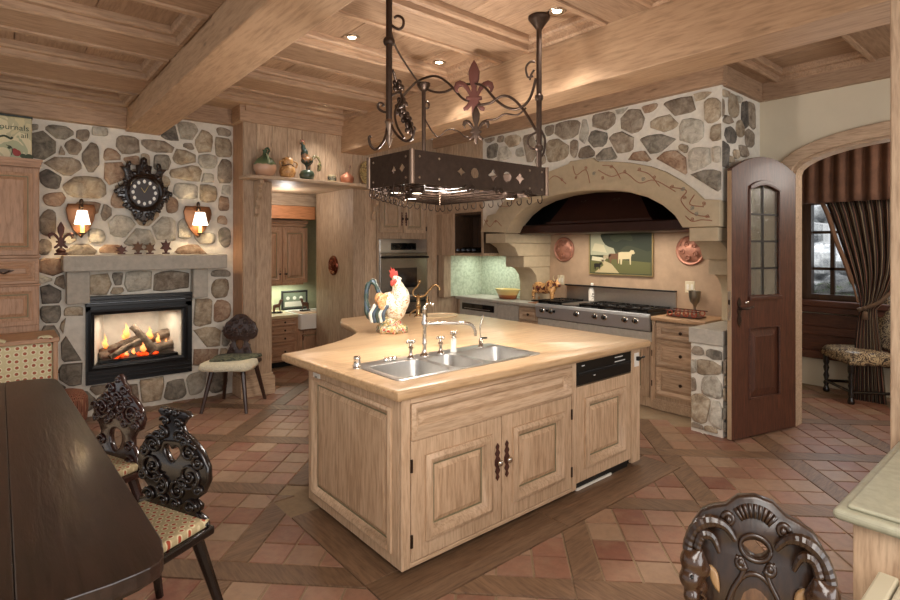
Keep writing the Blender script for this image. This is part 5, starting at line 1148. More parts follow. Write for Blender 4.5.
for x in (e1-.07, e1-.35): 
    m = MB(); m.tube(smoothpts([(x-.05, BY+.02, .905), (x, BY-.02, .915), (x+.03, BY-.02, .90)], 4), .012, 6); m.ball((x, BY-.01, .912), (.03, .02, .012), 8, 6); m.build('fabric_tie', BF, be, smooth=True)
m = MB(); m.lathe([(.001, 0), (.012, 0), (.012, .015), (.001, .016)], (e1-.001, BY+.04, .62), 10, 'x'); m.build('bolt', IRON, be)
pf_ = thing('round_pouf', 'rust speckled round pouf on the floor below the banquette', 'pouf', (.47, 5.88, 0))
p = atz(70, 421, 0)
m = MB(); m.lathe([(.02, .01), (.12, .01), (.15, .06), (.16, .16), (.155, .25), (.12, .31), (.06, .33), (.001, .333)], (.47, 5.88, 0), 24); m.build('body', fabric('rust_speckle', '#8c5a48', '#b08468', '#5b2f26', 45), pf_, smooth=True); pass
# ================================================================== DINING TABLE
tbm = thing('dining_table', 'large dark plank dining table with rounded corners at the lower left', 'table', (-.4, 2.9, 0))
TT = [(-1.25, 4.40), (-1.25, 1.60), (.22, 1.59)]+[tuple(p) for p in smoothpts([(.22, 1.59), (.335, 1.62), (.365, 1.74)], 4)][1:]+[(.335, 2.9), (.30, 4.12)]+[tuple(p) for p in smoothpts([(.30, 4.12), (.27, 4.34), (.12, 4.41)], 4)][1:]
DT = wood('table_oak', '#2c1c16', '#130b07', 'y', .3, .15, grain=.5, var=.03, coat=.15, bump=.7)
TTi = TT
def clipx(P, a, b): return clip(clip(P, -1, 0, -a), 1, 0, b)
for a, b in ((-1.3, -.75), (-.7495, -.33), (-.3295, .03), (.0305, .5)):
    m = MB(); Q = clipx(TTi, a, b); m.prism(Q, .705, .75); m.build('plank', DT, tbm, bevel=.004, seg=2)
m = MB(); m.prism([(x*.97-.01, 2.95+(y-2.95)*.975) for x, y in TT], .675, .7045); m.build('under_edge', DT, tbm, bevel=.01)
for x, y in ((-.95, 1.95), (.0, 1.95), (-.95, 4.05), (.0, 4.05)):
    m = MB(); m.rings([[(x+sx*w, y+sy*w, z) for sx, sy in ((-1, -1), (1, -1), (1, 1), (-1, 1))] for w, z in ((.045, 0), (.05, .1), (.035, .2), (.055, .45), (.06, .675))]); m.build('leg', CARVE, tbm, bevel=.006)
m = MB(); m.box(-.98, 1.92, .12, .03, 1.98, .19); m.build('stretcher', CARVE, tbm, bevel=.006)
# ================================================================== CARVED CHAIRS
CF = fabric('seat_fabric', '#ad9c78', '#cabd98', '#a04a34', 30)
def scrolls(T, par, L, mat, r=.008, y=-.022, name='carved_scroll'):
    for (c, r0, a0, tr) in L:
        for s in (1, -1) if abs(c[0]) > .001 else (1,):
            m = MB(T); P = [(q[0]*s, y, q[2]) for q in spiral(c, r0, r0*.18, a0, tr, 20)]
            m.tube(P, [r*(1-.45*i/20) for i in range(21)], 6); m.ball((c[0]*s, y, c[1]), r*1.25, 8, 6); m.build(name, mat, par, smooth=True)
def chair(label, x, y, f, back, holes, scr, seatmat, ws=1.0, off=0, H=.47, th=.03, mat=None, wide=.24, tilt=8, grp=None, extra=None, s=1.0, yaw_back=0):
    mat = mat or CARVE; th0 = atan2(f[0], -f[1])
    t = thing('carved_chair', label, 'chair', (x, y, 0), grp)
    T = RZ((x, y, 0), th0)
    sp_ = [(-wide*.86, .05), (wide*.86, .05), (wide, -.36), (wide*.8, -.42), (-wide*.8, -.42), (-wide, -.36)]
    m = MB(T); m.prism(sp_, H-.055, H-.02); m.build('seat', mat, t, bevel=.008)
    if seatmat: m = MB(T); m.prism([(a*.95, -.185+(b+.185)*.95) for a, b in sp_], H-.02, H+.018); m.build('cushion', seatmat, t, bevel=.014, seg=3)
    for sx in (-1, 1):
        for (yy, dy) in ((-.32, -.09), (.0, .10)):
            m = MB(T); m.tube([(sx*wide*.62, yy, H-.05), (sx*(wide*.62+.07), yy+dy, .0)], [.026, .017], 8); m.build('leg', mat, t, smooth=40)
    TB_ = T @ Matrix.Translation((off, .02, H-.0)) @ Matrix.Rotation(radians(-tilt), 4, 'X') @ Matrix.Rotation(yaw_back, 4, 'Z') @ Matrix.Diagonal((ws, 1, s, 1))
    m = MB(TB_); m.plate([mirror(back)]+holes, th, .008); bk = m.build('backrest', mat, t, smooth=50)
    scrolls(TB_, bk, scr, mat, y=-th/2-.004, r=.009)
    if extra: extra(TB_, bk, t, T)
    return t
heart = closed([(0, -.022), (.022, .004), (.021, .020), (.010, .024), (0, .014), (-.010, .024), (-.021, .020), (-.022, .004)], 3)
backA = [(0, .455), (.07, .455), (.085, .435), (.06, .41), (.045, .385), (.06, .36), (.095, .345), (.15, .30), (.185, .24), (.19, .18), (.165, .12), (.125, .085), (.155, .07), (.15, .045), (.135, .035), (.175, .02), (.185, -.005), (.17, -.03), (0, -.03)]
chair('glossy black carved chair with a heart hole in its round back, at the table', .56, 2.50, (-.918, -.395), backA, [[(a*1.75, b*1.6+.255) for a, b in heart]],
  [((.095, .285), .042, 30, 1.6), ((.10, .185), .062, 200, 1.8), ((.045, .345), .028, 60, 1.4), ((.11, .055), .032, 0, 1.4), ((.045, .11), .04, 100, 1.5), ((.035, .40), .022, 0, 1.3), ((.145, .25), .03, 90, 1.5), ((.07, .325), .024, 0, 1.4), ((.15, .14), .026, 120, 1.4), ((.07, .14), .03, 30, 1.4), ((.03, .05), .026, 0, 1.3), ((.02, .44), .016, 0, 1.2)], CF, ws=1.2, off=-.02, s=.96, tilt=2)
backB = [(0, .47), (.02, .455), (.035, .425), (.065, .41), (.075, .375), (.115, .355), (.165, .31), (.19, .25), (.175, .195), (.14, .175), (.12, .14), (.125, .10), (.15, .07), (.175, .02), (.19, -.03), (0, -.03)]
oval = lambda cx, cz, rx, rz, n=14: [(cx+rx*cos(2*pi*k/n), cz+rz*sin(2*pi*k/n)) for k in range(n)]
chair('reddish carved chair with an oval hole in its back, behind the black chair', .47, 3.33, (-.93, -.37), backB, [closed([(0, .045), (.038, .09), (.042, .14), (.02, .17), (-.02, .17), (-.042, .14), (-.038, .09)], 3)],
  [((.11, .27), .06, 180, 1.7), ((.05, .385), .03, 0, 1.4), ((.04, .30), .04, 90, 1.4), ((.14, .215), .03, 300, 1.5), ((.0, .435), .018, 0, 1), ((.10, .09), .03, 0, 1.3), ((.0, .345), .03, 0, 1), ((.16, .27), .03, 0, 1.4), ((.065, .21), .03, 0, 1.4), ((.03, .24), .022, 90, 1.3), ((.08, .33), .028, 0, 1.4), ((.11, .02), .03, 0, 1.2)], CF, ws=1.2, off=-.01, s=.96, tilt=3,
  mat=wood('carved_red_wood', '#371d19', '#180c0a', 'z', .2, 0, var=.04, coat=.6))
backC = [(0, .44), (.05, .43), (.10, .39), (.12, .37), (.155, .345), (.165, .31), (.185, .27), (.175, .215), (.14, .18), (.10, .17), (.08, .14), (.11, .12), (.105, .10), (.13, .04), (.14, -.02), (0, -.02)]
def fleece(TB_, bk, t, T):
    FM = simple('sheepskin', '#e2dabf', 1, nscale=60, amt=.3, bump=1)
    P = closed([(-.24, -.30), (-.22, -.43), (-.1, -.47), (.05, -.46), (.2, -.45), (.25, -.33), (.22, -.15), (.14, -.02), (0, .01), (-.14, -.02), (-.22, -.14)], 3)
    P = [(a*(1+random.uniform(-.03, .05)), b+random.uniform(-.012, .012)) for a, b in P]
    m = MB(T); m.rings([[(a*1.03, b*1.0, .415) for a, b in P], [(a*1.05, b, .44) for a, b in P], [(a, -.2+(b+.2)*.95, .475) for a, b in P], [(a*.8, -.2+(b+.2)*.75, .487) for a, b in P]]); sk_ = m.build('fleece_top', FM, None, smooth=True)
    tag(sk_, 'cream sheepskin spread over the seat of the chair by the fireplace', 'sheepskin')
    m = MB(T); 
    Q = closed([(-.2, -.22), (-.16, -.36), (.0, -.33), (.14, -.26), (.22, -.06), (.2, .02), (0, .0), (-.2, -.02)], 3)
    m.rings([[(a, b, .476) for a, b in Q], [(a*.97, b*.98, .50) for a, b in Q], [(a*.6, -.15+(b+.15)*.6, .51) for a, b in Q]]); c2 = m.build('green_cloth', mottled('green_cloth', ['#3c4034', '#6b6c54', '#565a46', '#2e3029'], 18, .95), None, smooth=True)
    tag(c2, 'folded dark green patterned cloth lying on the sheepskin', 'cloth')
chair('dark brown carved chair with a sheepskin on its seat beside the fireplace', 1.93, 5.68, (-.65, -.76), backC, [closed([(0, .07), (.03, .10), (.045, .15), (.02, .165), (-.02, .165), (-.045, .15), (-.03, .10)], 3)],
  [((.115, .27), .05, 200, 1.7), ((.05, .36), .035, 0, 1.5), ((.055, .25), .035, 90, 1.5), ((.0, .30), .025, 0, 1.2), ((.07, .06), .03, 0, 1.3), ((.1, .33), .025, 0, 1.2), ((.16, .25), .025, 0, 1.3), ((.03, .22), .025, 60, 1.3), ((.0, .40), .02, 0, 1.1), ((.08, .21), .025, 0, 1.3)], None, off=-.02,
  mat=wood('carved_brown', '#43291d', '#22130d', 'z', .35, 0, var=.04, coat=.2), extra=fleece, tilt=6)
# near chair with the rams' heads
CR = wood('ram_wood', '#332013', '#190e08', 'z', .3, 0, var=.04, coat=.3)
backD = [(0, .50), (.05, .492), (.085, .465), (.12, .455), (.155, .44), (.185, .40), (.20, .345), (.20, .27), (.185, .21), (.15, .20), (.13, .15), (.12, .05), (.14, -.03), (0, -.03)]
def rams(TB_, bk, t, T):
    RM = simple('ram_carving', '#3b2516', .25, coat=.5, nscale=25, amt=.4); y0 = -.03
    for s in (1, -1):
        horn = smoothpts([(s*.055, y0, .385), (s*.085, y0-.006, .415), (s*.13, y0-.01, .42), (s*.17, y0-.012, .395), (s*.19, y0-.012, .35), (s*.185, y0-.012, .32)], 6)
        m = MB(TB_); m.tube(horn, [.007+.010*min(1, i/14)*(1+.14*(i % 2)) for i in range(len(horn))], 8); m.build('ram_horn', CR, bk, smooth=False)
        horn = smoothpts([(s*.10, y0-.012, .35), (s*.12, y0-.016, .385), (s*.15, y0-.02, .385), (s*.165, y0-.02, .35)], 6)
        m = MB(TB_); m.tube(horn, [.006+.007*min(1, i/9)*(1+.14*(i % 2)) for i in range(len(horn))], 8); m.build('ram_horn', CR, bk, smooth=False)
        def q(a, b, c): return tuple(TB_ @ Vector((s*a, b, c)))
        rt = Matrix.Identity(3)
        blob('ram_head', RM, bk, [(q(.175, y0-.012, .315), .034), (q(.183, y0-.022, .275), .028), (q(.178, y0-.024, .235), .021), (q(.172, y0-.02, .213), .016), (q(.15, y0-.008, .30), .022), (q(.165, y0, .255), .028), (q(.19, y0-.02, .33), .016), (q(.16, y0-.02, .34), .014)],
             [([q(.15, y0-.01, .22), q(.14, y0, .16), q(.13, y0+.005, .10)], [.02, .016, .012])], .006, 1)
        m = MB(TB_); m.ball((s*.176, y0-.046, .287), .0055, 8, 6); m.ball((s*.176, y0-.044, .222), .003, 6, 5); m.build('ram_eye', BLACK, bk)
        for k in range(5): m = MB(TB_); m.tube([(s*(.150-.004*k), y0-.03, .25-.012*k), (s*(.135-.004*k), y0-.022, .235-.014*k)], [.006, .003], 5); m.build('ram_fur', RM, bk)
        m = MB(TB_); e = closed([(s*.10, .25), (s*.125, .275), (s*.13, .31), (s*.105, .295)], 4); m.plate([e], .018, .006, off=y0+.005); m.build('ram_ear', simple('ear_tan', '#8a6a45', .4, coat=.3), bk, smooth=50)
        m = MB(TB_); m.tube(smoothpts([(s*.055, -.022, .345), (s*.03, -.024, .33), (s*.04, -.024, .30), (s*.065, -.024, .26), (s*.085, -.024, .20), (s*.088, -.024, .1), (s*.08, -.022, 0)], 5), .008, 6); m.build('carved_rib', CR, bk, smooth=True)
    for k in range(9):
        a_ = radians(40+100*k/8); m = MB(TB_); m.tube([(.045*cos(a_), -.022, .415+.03*sin(a_)), (.075*cos(a_), -.020, .425+.055*sin(a_))], [.005, .008], 6); m.build('shell_rib', CR, bk, smooth=True)
    m = MB(TB_); m.tube([(.042*cos(t), -.022, .375+.03*sin(t)) for t in [2*pi*k/24 for k in range(25)]], .007, 6); m.build('lens_rim', CR, bk, smooth=True)
    m = MB(TB_); m.tube([(.072*cos(t), -.022, .20+.115*sin(t)) for t in [2*pi*k/32 for k in range(33)]], .007, 6); m.build('medallion_rim', CR, bk, smooth=True)
    m = MB(TB_); m.ball((0, -.012, .20), (.068, .012, .11), 20, 10); m.build('medallion', wood('ram_medal', '#6b4a2c', '#4c3119', 'z', .35, 0, coat=.2), bk, smooth=True)
chair('brown carved chair back with two ram heads in the right foreground', 1.40, .515, (-.93, -.36), backD, [closed([(-.036, .375), (0, .352), (.036, .375), (0, .392)], 3)],
  [((.075, .43), .018, 0, 1.3), ((.04, .335), .016, 200, 1.3)], CF, mat=CR, extra=rams, tilt=10, th=.04, ws=.80)
# ================================================================== DISPLAY SHELF OVER THE PASSAGE
sh = thing('display_shelf', 'long pine display shelf with scrolled brackets over the passage', 'shelf', (2.8, 5.7, 2.3))
SY0 = 5.55
P = [(3.70, YD+.005), (3.70, SY0), (2.08, SY0)]+[tuple(p) for p in smoothpts([(2.08, SY0), (1.99, SY0+.03), (1.95, SY0+.12), (1.95, YD+.005)], 4)][1:]
m = MB(); m.prism(P, 2.325, 2.362); m.build('board', pine('x'), sh, bevel=.006)
m = MB(); m.box(2.31, YD, 2.335, 3.33, 6.96, 2.362); m.build('soffit', pine('x'), sh)
brk = closed([(0, 2.32), (.2, 2.32), (.2, 2.28), (.15, 2.255), (.16, 2.21), (.11, 2.18), (.12, 2.13), (.07, 2.09), (.065, 2.03), (.02, 1.96), (0, 1.95)], 2)
brk = [(0, 2.322), (.19, 2.322), (.19, 2.29), (.15, 2.265), (.165, 2.225), (.115, 2.19), (.125, 2.15), (.075, 2.11), (.08, 2.06), (.04, 2.02), (.045, 1.97), (0, 1.94)]
for x in (2.13, 3.60):
    m = MB(Fr((x, YD, 0), (0, -1, 0), (-1, 0, 0))); m.plate([brk], .045, .006); m.build('bracket', pine('z'), sh)
ZS = 2.363
def on_shelf(u, Y=5.66): p = aty(u, 190, Y); return p.x
# green and pink glazed jug
JG = N('jug_glaze'); tc = JG.n('ShaderNodeTexCoord'); sp = JG.n('ShaderNodeSeparateXYZ'); JG.l(tc.outputs['Object'], sp.inputs[0]); f = JG.noise(tc.outputs['Object'], 12, 3)
ad = JG.n('ShaderNodeMath', operation='MULTIPLY_ADD', i_1=.06); JG.l(f, ad.inputs[0]); JG.l(sp.outputs[2], ad.inputs[2])
JG = JG.out(JG.ramp(ad.outputs[0], [(.12, '#c79d80'), (.145, '#c9a288'), (.155, '#6a7b55'), (.25, '#3f5a41')]), .25, coat=.5)
x = on_shelf(265); Y = 5.66
t = thing('glazed_jug', 'round green and buff glazed jug at the left end of the passage shelf', 'jug', (x, Y, ZS))
m = MB(); m.lathe([(.06, ZS), (.09, ZS+.02), (.12, ZS+.08), (.118, ZS+.13), (.09, ZS+.18), (.05, ZS+.21), (.025, ZS+.235), (.02, ZS+.27), (.03, ZS+.285), (.001, ZS+.285)], (x, Y, 0), 26); m.build('body', JG, t, smooth=60)
m = MB(); m.tube(smoothpts([(x, Y-.05, ZS+.205), (x+.01, Y-.06, ZS+.25), (x+.04, Y-.02, ZS+.28), (x+.03, Y, ZS+.31), (x, Y, ZS+.29)], 5), .011, 8); m.build('handle', JG, t, smooth=True)
m = MB(); m.tube(smoothpts([(x, Y-.118, ZS+.13), (x-.004, Y-.10, ZS+.19), (x, Y-.05, ZS+.24)], 4), [.012, .012, .012, .011, .011, .01, .009, .008, .008], 8); m.build('spout', simple('pale_green_glaze', '#a9b895', .3), t, smooth=True)
# tan double gourd
x = on_shelf(287.5); GO = mottled('gourd_glaze', ['#a97b4a', '#c79a62', '#b8864f', '#8a5d38'], 9, .35)
t = thing('gourd_pitcher', 'tan double gourd pitcher second from the left on the passage shelf', 'pitcher', (x, Y, ZS))
m = MB(); m.lathe([(.045, ZS), (.075, ZS+.02), (.09, ZS+.07), (.08, ZS+.12), (.055, ZS+.145), (.055, ZS+.155), (.065, ZS+.18), (.055, ZS+.22), (.025, ZS+.235), (.001, ZS+.235)], (x, Y, 0), 24); m.build('body', GO, t, smooth=60)
for s in (-1, 1): m = MB(); m.tube(smoothpts([(x+s*.06, Y-.03, ZS+.19), (x+s*.10, Y-.03, ZS+.17), (x+s*.085, Y-.03, ZS+.12)], 4), .009, 7); m.build('handle', GO, t, smooth=True)
m = MB(); m.tube([(x+.07*cos(a), Y+.07*sin(a), ZS+.14+.01*sin(3*a)) for a in [2*pi*k/24 for k in range(25)]], .006, 6); m.build('cord', simple('brown_cord', '#5f3f28'), t)
# rooster figure on a green ball
x = on_shelf(307); BR = mottled('cock_feathers', ['#1d2a24', '#26352d', '#7c5634', '#a8744a'], 8, .3)
t = thing('cockerel_ornament', 'dark green and copper cockerel ornament standing on a green pot on the shelf', 'ornament', (x, Y, ZS))
m = MB(); m.lathe([(.04, ZS), (.075, ZS+.02), (.085, ZS+.06), (.07, ZS+.10), (.04, ZS+.115), (.001, ZS+.117)], (x, Y, 0), 22); m.build('green_pot', simple('pot_green', '#3d4a3a', .3, coat=.4), t, smooth=60)
blob('body', BR, t, [((x, Y, ZS+.22), (.075, .05, .05)), ((x-.03, Y, ZS+.29), (.045, .04, .07)), ((x-.045, Y, ZS+.36), (.03, .028, .045)), ((x-.05, Y, ZS+.41), (.024, .024, .026))], [([(x-.07, Y, ZS+.41), (x-.095, Y, ZS+.405)], [.012, .003]), ([(x-.01, Y, ZS+.2), (x, Y, ZS+.11)], [.02, .01]), ([(x+.03, Y, ZS+.2), (x+.03, Y, ZS+.11)], [.02, .01])], .009, 2)
m = MB(Fr((x-.05, Y, ZS+.42), (1, 0, 0), (0, -1, 0))); m.plate([[(-.02, 0), (-.028, .03), (-.012, .022), (-.004, .038), (.008, .02), (.022, .026), (.02, 0)]], .01, .002); m.build('comb', simple('dull_red', '#7c4034', .5), t)
for k in range(6):
    s = k/5; m = MB(); m.tube(smoothpts([(x+.06, Y+(k % 2-.5)*.02, ZS+.235), (x+.10, Y, ZS+.27+.02*s), (x+.14+.02*s, Y, ZS+.27-.01*k), (x+.155+.01*s, Y, ZS+.22-.016*k), (x+.13, Y, ZS+.175-.012*k)], 4), .012, 6, flat=.7); m.build('tail_feather', mottled('tail_feathers', ['#4d5236', '#7d734a', '#59492c', '#8d8355'], 14, .4), t, smooth=True)
# painted mug, copper pot, speckled platter
x = on_shelf(332, 5.66)
t = thing('painted_mug', 'small cream mug with a dark painted band on the passage shelf', 'mug', (x, Y, ZS))
m = MB(); m.lathe([(.046, ZS), (.05, ZS+.004), (.05, ZS+.085), (.045, ZS+.085), (.043, ZS+.01), (.001, ZS+.01)], (x, Y, 0), 20); m.build('body', simple('cream_glaze', '#cfc09a', .3), t, smooth=50)
m = MB(); m.lathe([(.0508, ZS+.018), (.0512, ZS+.02), (.0512, ZS+.065), (.0508, ZS+.067)], (x, Y, 0), 20); m.build('painted_band', mottled('mug_band', ['#2a2c2c', '#8f8a70', '#25282a', '#b0a684'], 30), t, smooth=50)
x = on_shelf(347)
t = thing('copper_pot', 'small round copper pot with an upright handle on the passage shelf', 'pot', (x, Y, ZS))
m = MB(); m.lathe([(.05, ZS), (.075, ZS+.02), (.085, ZS+.055), (.075, ZS+.09), (.05, ZS+.105), (.048, ZS+.115), (.02, ZS+.125), (.015, ZS+.14), (.001, ZS+.14)], (x, Y, 0), 22); m.build('body', simple('warm_copper', '#b5785c', .35, .5), t, smooth=60)
m = MB(); m.tube(smoothpts([(x+.02, Y, ZS+.12), (x+.03, Y, ZS+.18), (x+.04, Y, ZS+.22)], 4), [.005]*5+[.012]*4, 7); m.ball((x-.03, Y, ZS+.11), .016, 8, 6); m.build('handle', simple('brown_handle', '#6a4a35', .5), t, smooth=True)
x = on_shelf(367, 5.72)
t = thing('speckled_platter', 'tall speckled straw coloured round platter leaning at the right end of the shelf', 'platter', (x, 5.72, ZS))
s = N('platter_speckle'); co = s.coord(rnd=False); v = s.n('ShaderNodeTexVoronoi'); v.inputs['Scale'].default_value = 55; s.l(co, v.inputs[0]); PLM = s.out(s.ramp(v.outputs['Distance'], [(.25, '#6a5636'), (.5, '#b39a66')]), .8)
T = Fr((x, 5.70, ZS+.155), (1, 0, 0), (0, -1, 0)) @ Matrix.Rotation(radians(-8), 4, 'X')
m = MB(T); m.rings([[(r*.72*cos(2*pi*k/30), -h, r*sin(2*pi*k/30)) for k in range(30)] for r, h in ((.155, 0), (.155, .012), (.145, .016), (.12, .006), (.01, .004))]); m.build('body', PLM, t, smooth=50)
# copper mould on the passage jamb
p = atx(333.5, 265.5, 3.32)
mould('oval copper mould hanging on the plank side wall of the passage', 3.325, p.y, p.z, .115, sy=1.12, motif=1.2, COPPER=simple('dark_copper', '#8f4f3a', .25, .85, nscale=12, amt=.5))
# ================================================================== PANTRY SEEN THROUGH THE PASSAGE
PZ = .70
m = MB(); m.box(2.0, 7.62, 0, 4.6, 7.7, 3); m.box(4.5, 6.1, 0, 4.6, 7.7, 3); m.box(2.0, 6.96, 0, 2.1, 7.7, 3)
struct(m.build('wall_pantry', simple('pale_green_plaster', '#b9b795', .6, nscale=16, amt=.2)))
pc = thing('pantry_base_cabinet', 'honey pine drawer cabinet seen low through the passage', 'cabinet', (2.8, 7.1, 0))
PY0 = 6.92; Tp = Fr((0, PY0, 0), (1, 0, 0), (0, -1, 0))
m = MB(Tp); m.box(2.15, 0, .08, 4.2, .6, PZ-.04); m.build('carcass', browncab('z'), pc)
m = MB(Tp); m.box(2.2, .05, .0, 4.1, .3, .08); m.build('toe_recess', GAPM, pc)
dx0, dx1 = aty(268, 330, PY0).x, aty(295.5, 330, PY0).x
for z0, z1 in ((.56, .655), (.45, .55), (.345, .44), (.10, .335)):
    d = raised_door(pc, Tp, dx0, z0, dx1, z1, browncab('x'), 'drawer', .022, .018, .002); knob(d, Tp @ Matrix.Translation((0, -.018, 0)), (dx0+dx1)/2+.03, (z0+z1)/2, .013)
d = raised_door(pc, Tp, dx1+.03, .10, dx1+.40, .47, browncab('z'), 'door', .05, .018, .002); add_pull(d, Tp @ Matrix.Translation((0, -.018, 0)), dx1+.10, .40, .8)
t = thing('pantry_counter', 'tan counter slab of the pantry cabinet', 'countertop', (2.8, 7.1, PZ))
m = MB(); m.box(2.15, PY0-.03, PZ-.038, dx1+.03, 7.6, PZ); m.build('slab', simple('tan_counter', '#cdb890', .4, nscale=12, amt=.15), t, bevel=.006)
t = thing('farmhouse_sink', 'white apron front farmhouse sink in the pantry', 'sink', (3.1, 7.1, .5))
m = MB(); a0, a1 = dx1+.035, dx1+.60
m.rings([rr_ for rr_ in ([(x, y, .50) for x, y in rrect(a0, PY0-.10, a1, 7.4, .03)], [(x, y, PZ) for x, y in rrect(a0, PY0-.10, a1, 7.4, .03)], [(x, y, PZ+.005) for x, y in rrect(a0+.01, PY0-.09, a1-.01, 7.39, .03)], [(x, y, PZ) for x, y in rrect(a0+.03, PY0-.07, a1-.03, 7.37, .03)], [(x, y, .54) for x, y in rrect(a0+.04, PY0-.06, a1-.04, 7.36, .03)])]); m.build('basin', WHITE, t, smooth=50)
UY = 7.25; Tu = Fr((0, UY, 0), (1, 0, 0), (0, -1, 0))
uc = thing('pantry_wall_cabinet', 'honey pine two door wall cabinet in the pantry', 'cabinet', (2.9, 7.4, 1.1))
zb, zt = 1.6-37*(aty(290, 285, UY).y/ray(290, 285).y)/FPX, 1.6+20*(UY/ray(290, 228).y)/FPX
m = MB(Tu); m.box(2.3, 0, zb, 3.35, .36, zt+.05); m.build('carcass', browncab('z'), uc)
ux = [aty(u, 250, UY).x for u in (250, 282, 307)]
for a, b, hx in ((ux[0], ux[1]-.005, ux[1]-.045), (ux[1]+.005, ux[2], ux[1]+.045)):
    d = raised_door(uc, Tu, a, zb+.03, b, zt, browncab('z'), 'door', .055, .02, .003); add_pull(d, Tu @ Matrix.Translation((0, -.02, 0)), hx, zb+.16, 1.0, IRON)
m = MB(Tu); m.box(2.28, -.03, zt+.02, 3.38, .36, zt+.06); m.box(2.26, -.06, zt+.06, 3.40, .36, zt+.11); m.build('cornice', browncab('x'), uc, bevel=.008)
m = MB(); m.box(2.12, 6.965, 2.18, 4.0, 7.0, 2.36); m.build('header_board', pine('x'), wall_passage)
m = MB(); m.box(2.12, 6.97, 2.0, 3.4, 7.1, 2.175); tag(m.build('pantry_beam', wood('orange_pine', '#c98a5c', '#a8693f', 'x', .5, .1), None), 'orange toned timber beam across the pantry seen under the passage soffit', 'beam')
# framed picture on the counter, two small horse figures
a, b = aty(281, 291, 7.45), aty(307, 312, 7.45)
t = thing('framed_picture', 'dark framed picture of white poultry standing on the pantry counter', 'picture', ((a.x+b.x)/2, 7.45, PZ)); T = Fr((0, 7.45, 0), (1, 0, 0), (0, -1, 0))
zb_ = PZ+.005; 
m = MB(T); m.loft(a.x, zb_, b.x, a.z, [(0, 0), (0, .02), (.012, .024), (.028, .016)], cap=False); m.build('frame', simple('frame_dark', '#2b2a26', .4), t)
m = MB(T); m.box(a.x+.02, .0, zb_+.02, b.x-.02, -.012, a.z-.02); m.build('print', simple('print_grey', '#7d8672', .6), t)
PW = simple('print_white', '#e6e4d6', .6)
for k in range(3):
    cx_ = a.x+(b.x-a.x)*(.25+.25*k); m = MB(T); m.ball((cx_, -.012, zb_+(a.z-zb_)*.6), (.028, .002, .026), 10, 6); m.build('painted_bird', PW, t)
m = MB(T); m.box(a.x+.05, -.012, zb_+.045, b.x-.05, -.0135, zb_+(a.z-zb_)*.42); m.build('painted_band', PW, t)
for k, (u, lab) in enumerate(((277, 'small brown horse figurine left of the framed picture'), (305, 'small brown horse figurine right of the framed picture'))):
    p = aty(u, 310, 7.2); t = thing('horse_figurine', lab, 'figurine', (p.x, 7.2, PZ)); s = 1 if k == 0 else -1
    H = lambda a, c: (p.x+a*s, 7.2, PZ+c)
    m = MB(); m.box(p.x-.07, 7.17, PZ+.002, p.x+.07, 7.23, PZ+.02); m.build('base', GAPM, t)
    blob('body', simple('horse_brown', '#6b4a38', .5), t, [(H(-.01, .10), (.05, .022, .028)), (H(.045, .15), (.02, .016, .03)), (H(.06, .175), (.025, .014, .014))], [([H(.03, .10), H(.045, .15)], .018), ([H(.03, .09), H(.045, .02)], [.012, .007]), ([H(-.045, .09), H(-.055, .02)], [.014, .007]), ([H(-.03, .09), H(-.035, .02)], [.012, .007])], .006, 1)
# ================================================================== POT RACK
rk = thing('pot_rack', 'large black iron hanging pot rack with cut-out bands and scrolled hooks', 'pot rack', (2.3, 2.8, 1.95))
RZ0, RZ1 = 1.965, 2.155
RP = [(1.775, 2.44), (2.90, 2.41), (2.90, 3.58), (2.40, 3.39), (1.755, 2.86)]
def star(cx, cz, r): return [(cx+(r if k % 2 == 0 else r*.55)*cos(pi*k/4), cz+(r if k % 2 == 0 else r*.55)*sin(pi*k/4)) for k in range(8)]
def circ(cx, cz, r, n=12, q=1): return [(cx+r*cos(2*pi*k/n), cz+q*r*sin(2*pi*k/n)) for k in range(n)]
def diamond(cx, cz, r): return [(cx-r, cz), (cx, cz+r), (cx+r, cz), (cx, cz-r)]
def spade(cx, cz, r): return [(cx, cz+r), (cx+r*.8, cz-.1*r), (cx+r*.9, cz-.5*r), (cx+.3*r, cz-.5*r), (cx+.4*r, cz-r), (cx-.4*r, cz-r), (cx-.3*r, cz-.5*r), (cx-.9*r, cz-.5*r), (cx-.8*r, cz-.1*r)]
hc = (RZ0+RZ1)/2
RIVET = simple('steel_rivet', '#8f7d6a', .3, .9)
for i in range(5):
    a = Vector(RP[i]+(0,)); b = Vector(RP[(i+1) % 5]+(0,)); L = (b-a).length; ax = (b-a).normalized(); n = Vector((ax.y, -ax.x, 0))
    T = Fr(a, ax, n)
    holes = []
    if i == 0: holes = [star(.36, hc, .032), circ(.47, hc, .034), star(.62, hc, .042), circ(.745, hc, .036), star(.865, hc, .042)]
    elif i == 4: holes = [spade(L*.60, hc, .026), diamond(L*.86-.03, hc, .028)][:2] if L < .5 else [spade(L*.5, hc, .03), diamond(L*.8, hc, .03)]
    else: holes = [(circ, diamond)[k % 2](L*(k+1)/(int(L/.14)+1), hc, .028) for k in range(int(L/.14))]
    m = MB(T); m.plate([[(0, RZ0), (L, RZ0), (L, RZ1), (0, RZ1)]]+holes, .008, 0); m.build('band', IRON, rk)
    for x in (.05, .19, L-.05, L-.17):
        if L < .5 and .15 < x < L-.1: continue
        for z in (RZ0+.035, RZ1-.035): m = MB(T @ Matrix.Translation((x, -.004, z))); m.ball((0, 0, 0), (.008, .005, .008), 8, 5); m.build('rivet', RIVET, rk, smooth=True)
for i, p in enumerate(RP):
    m = MB(); m.tube([(p[0], p[1], RZ0-.002), (p[0], p[1], RZ1+.002)], .017, 10); m.build('corner_tube', simple('polished_iron', '#7d6858', .3, .85), rk, smooth=50)
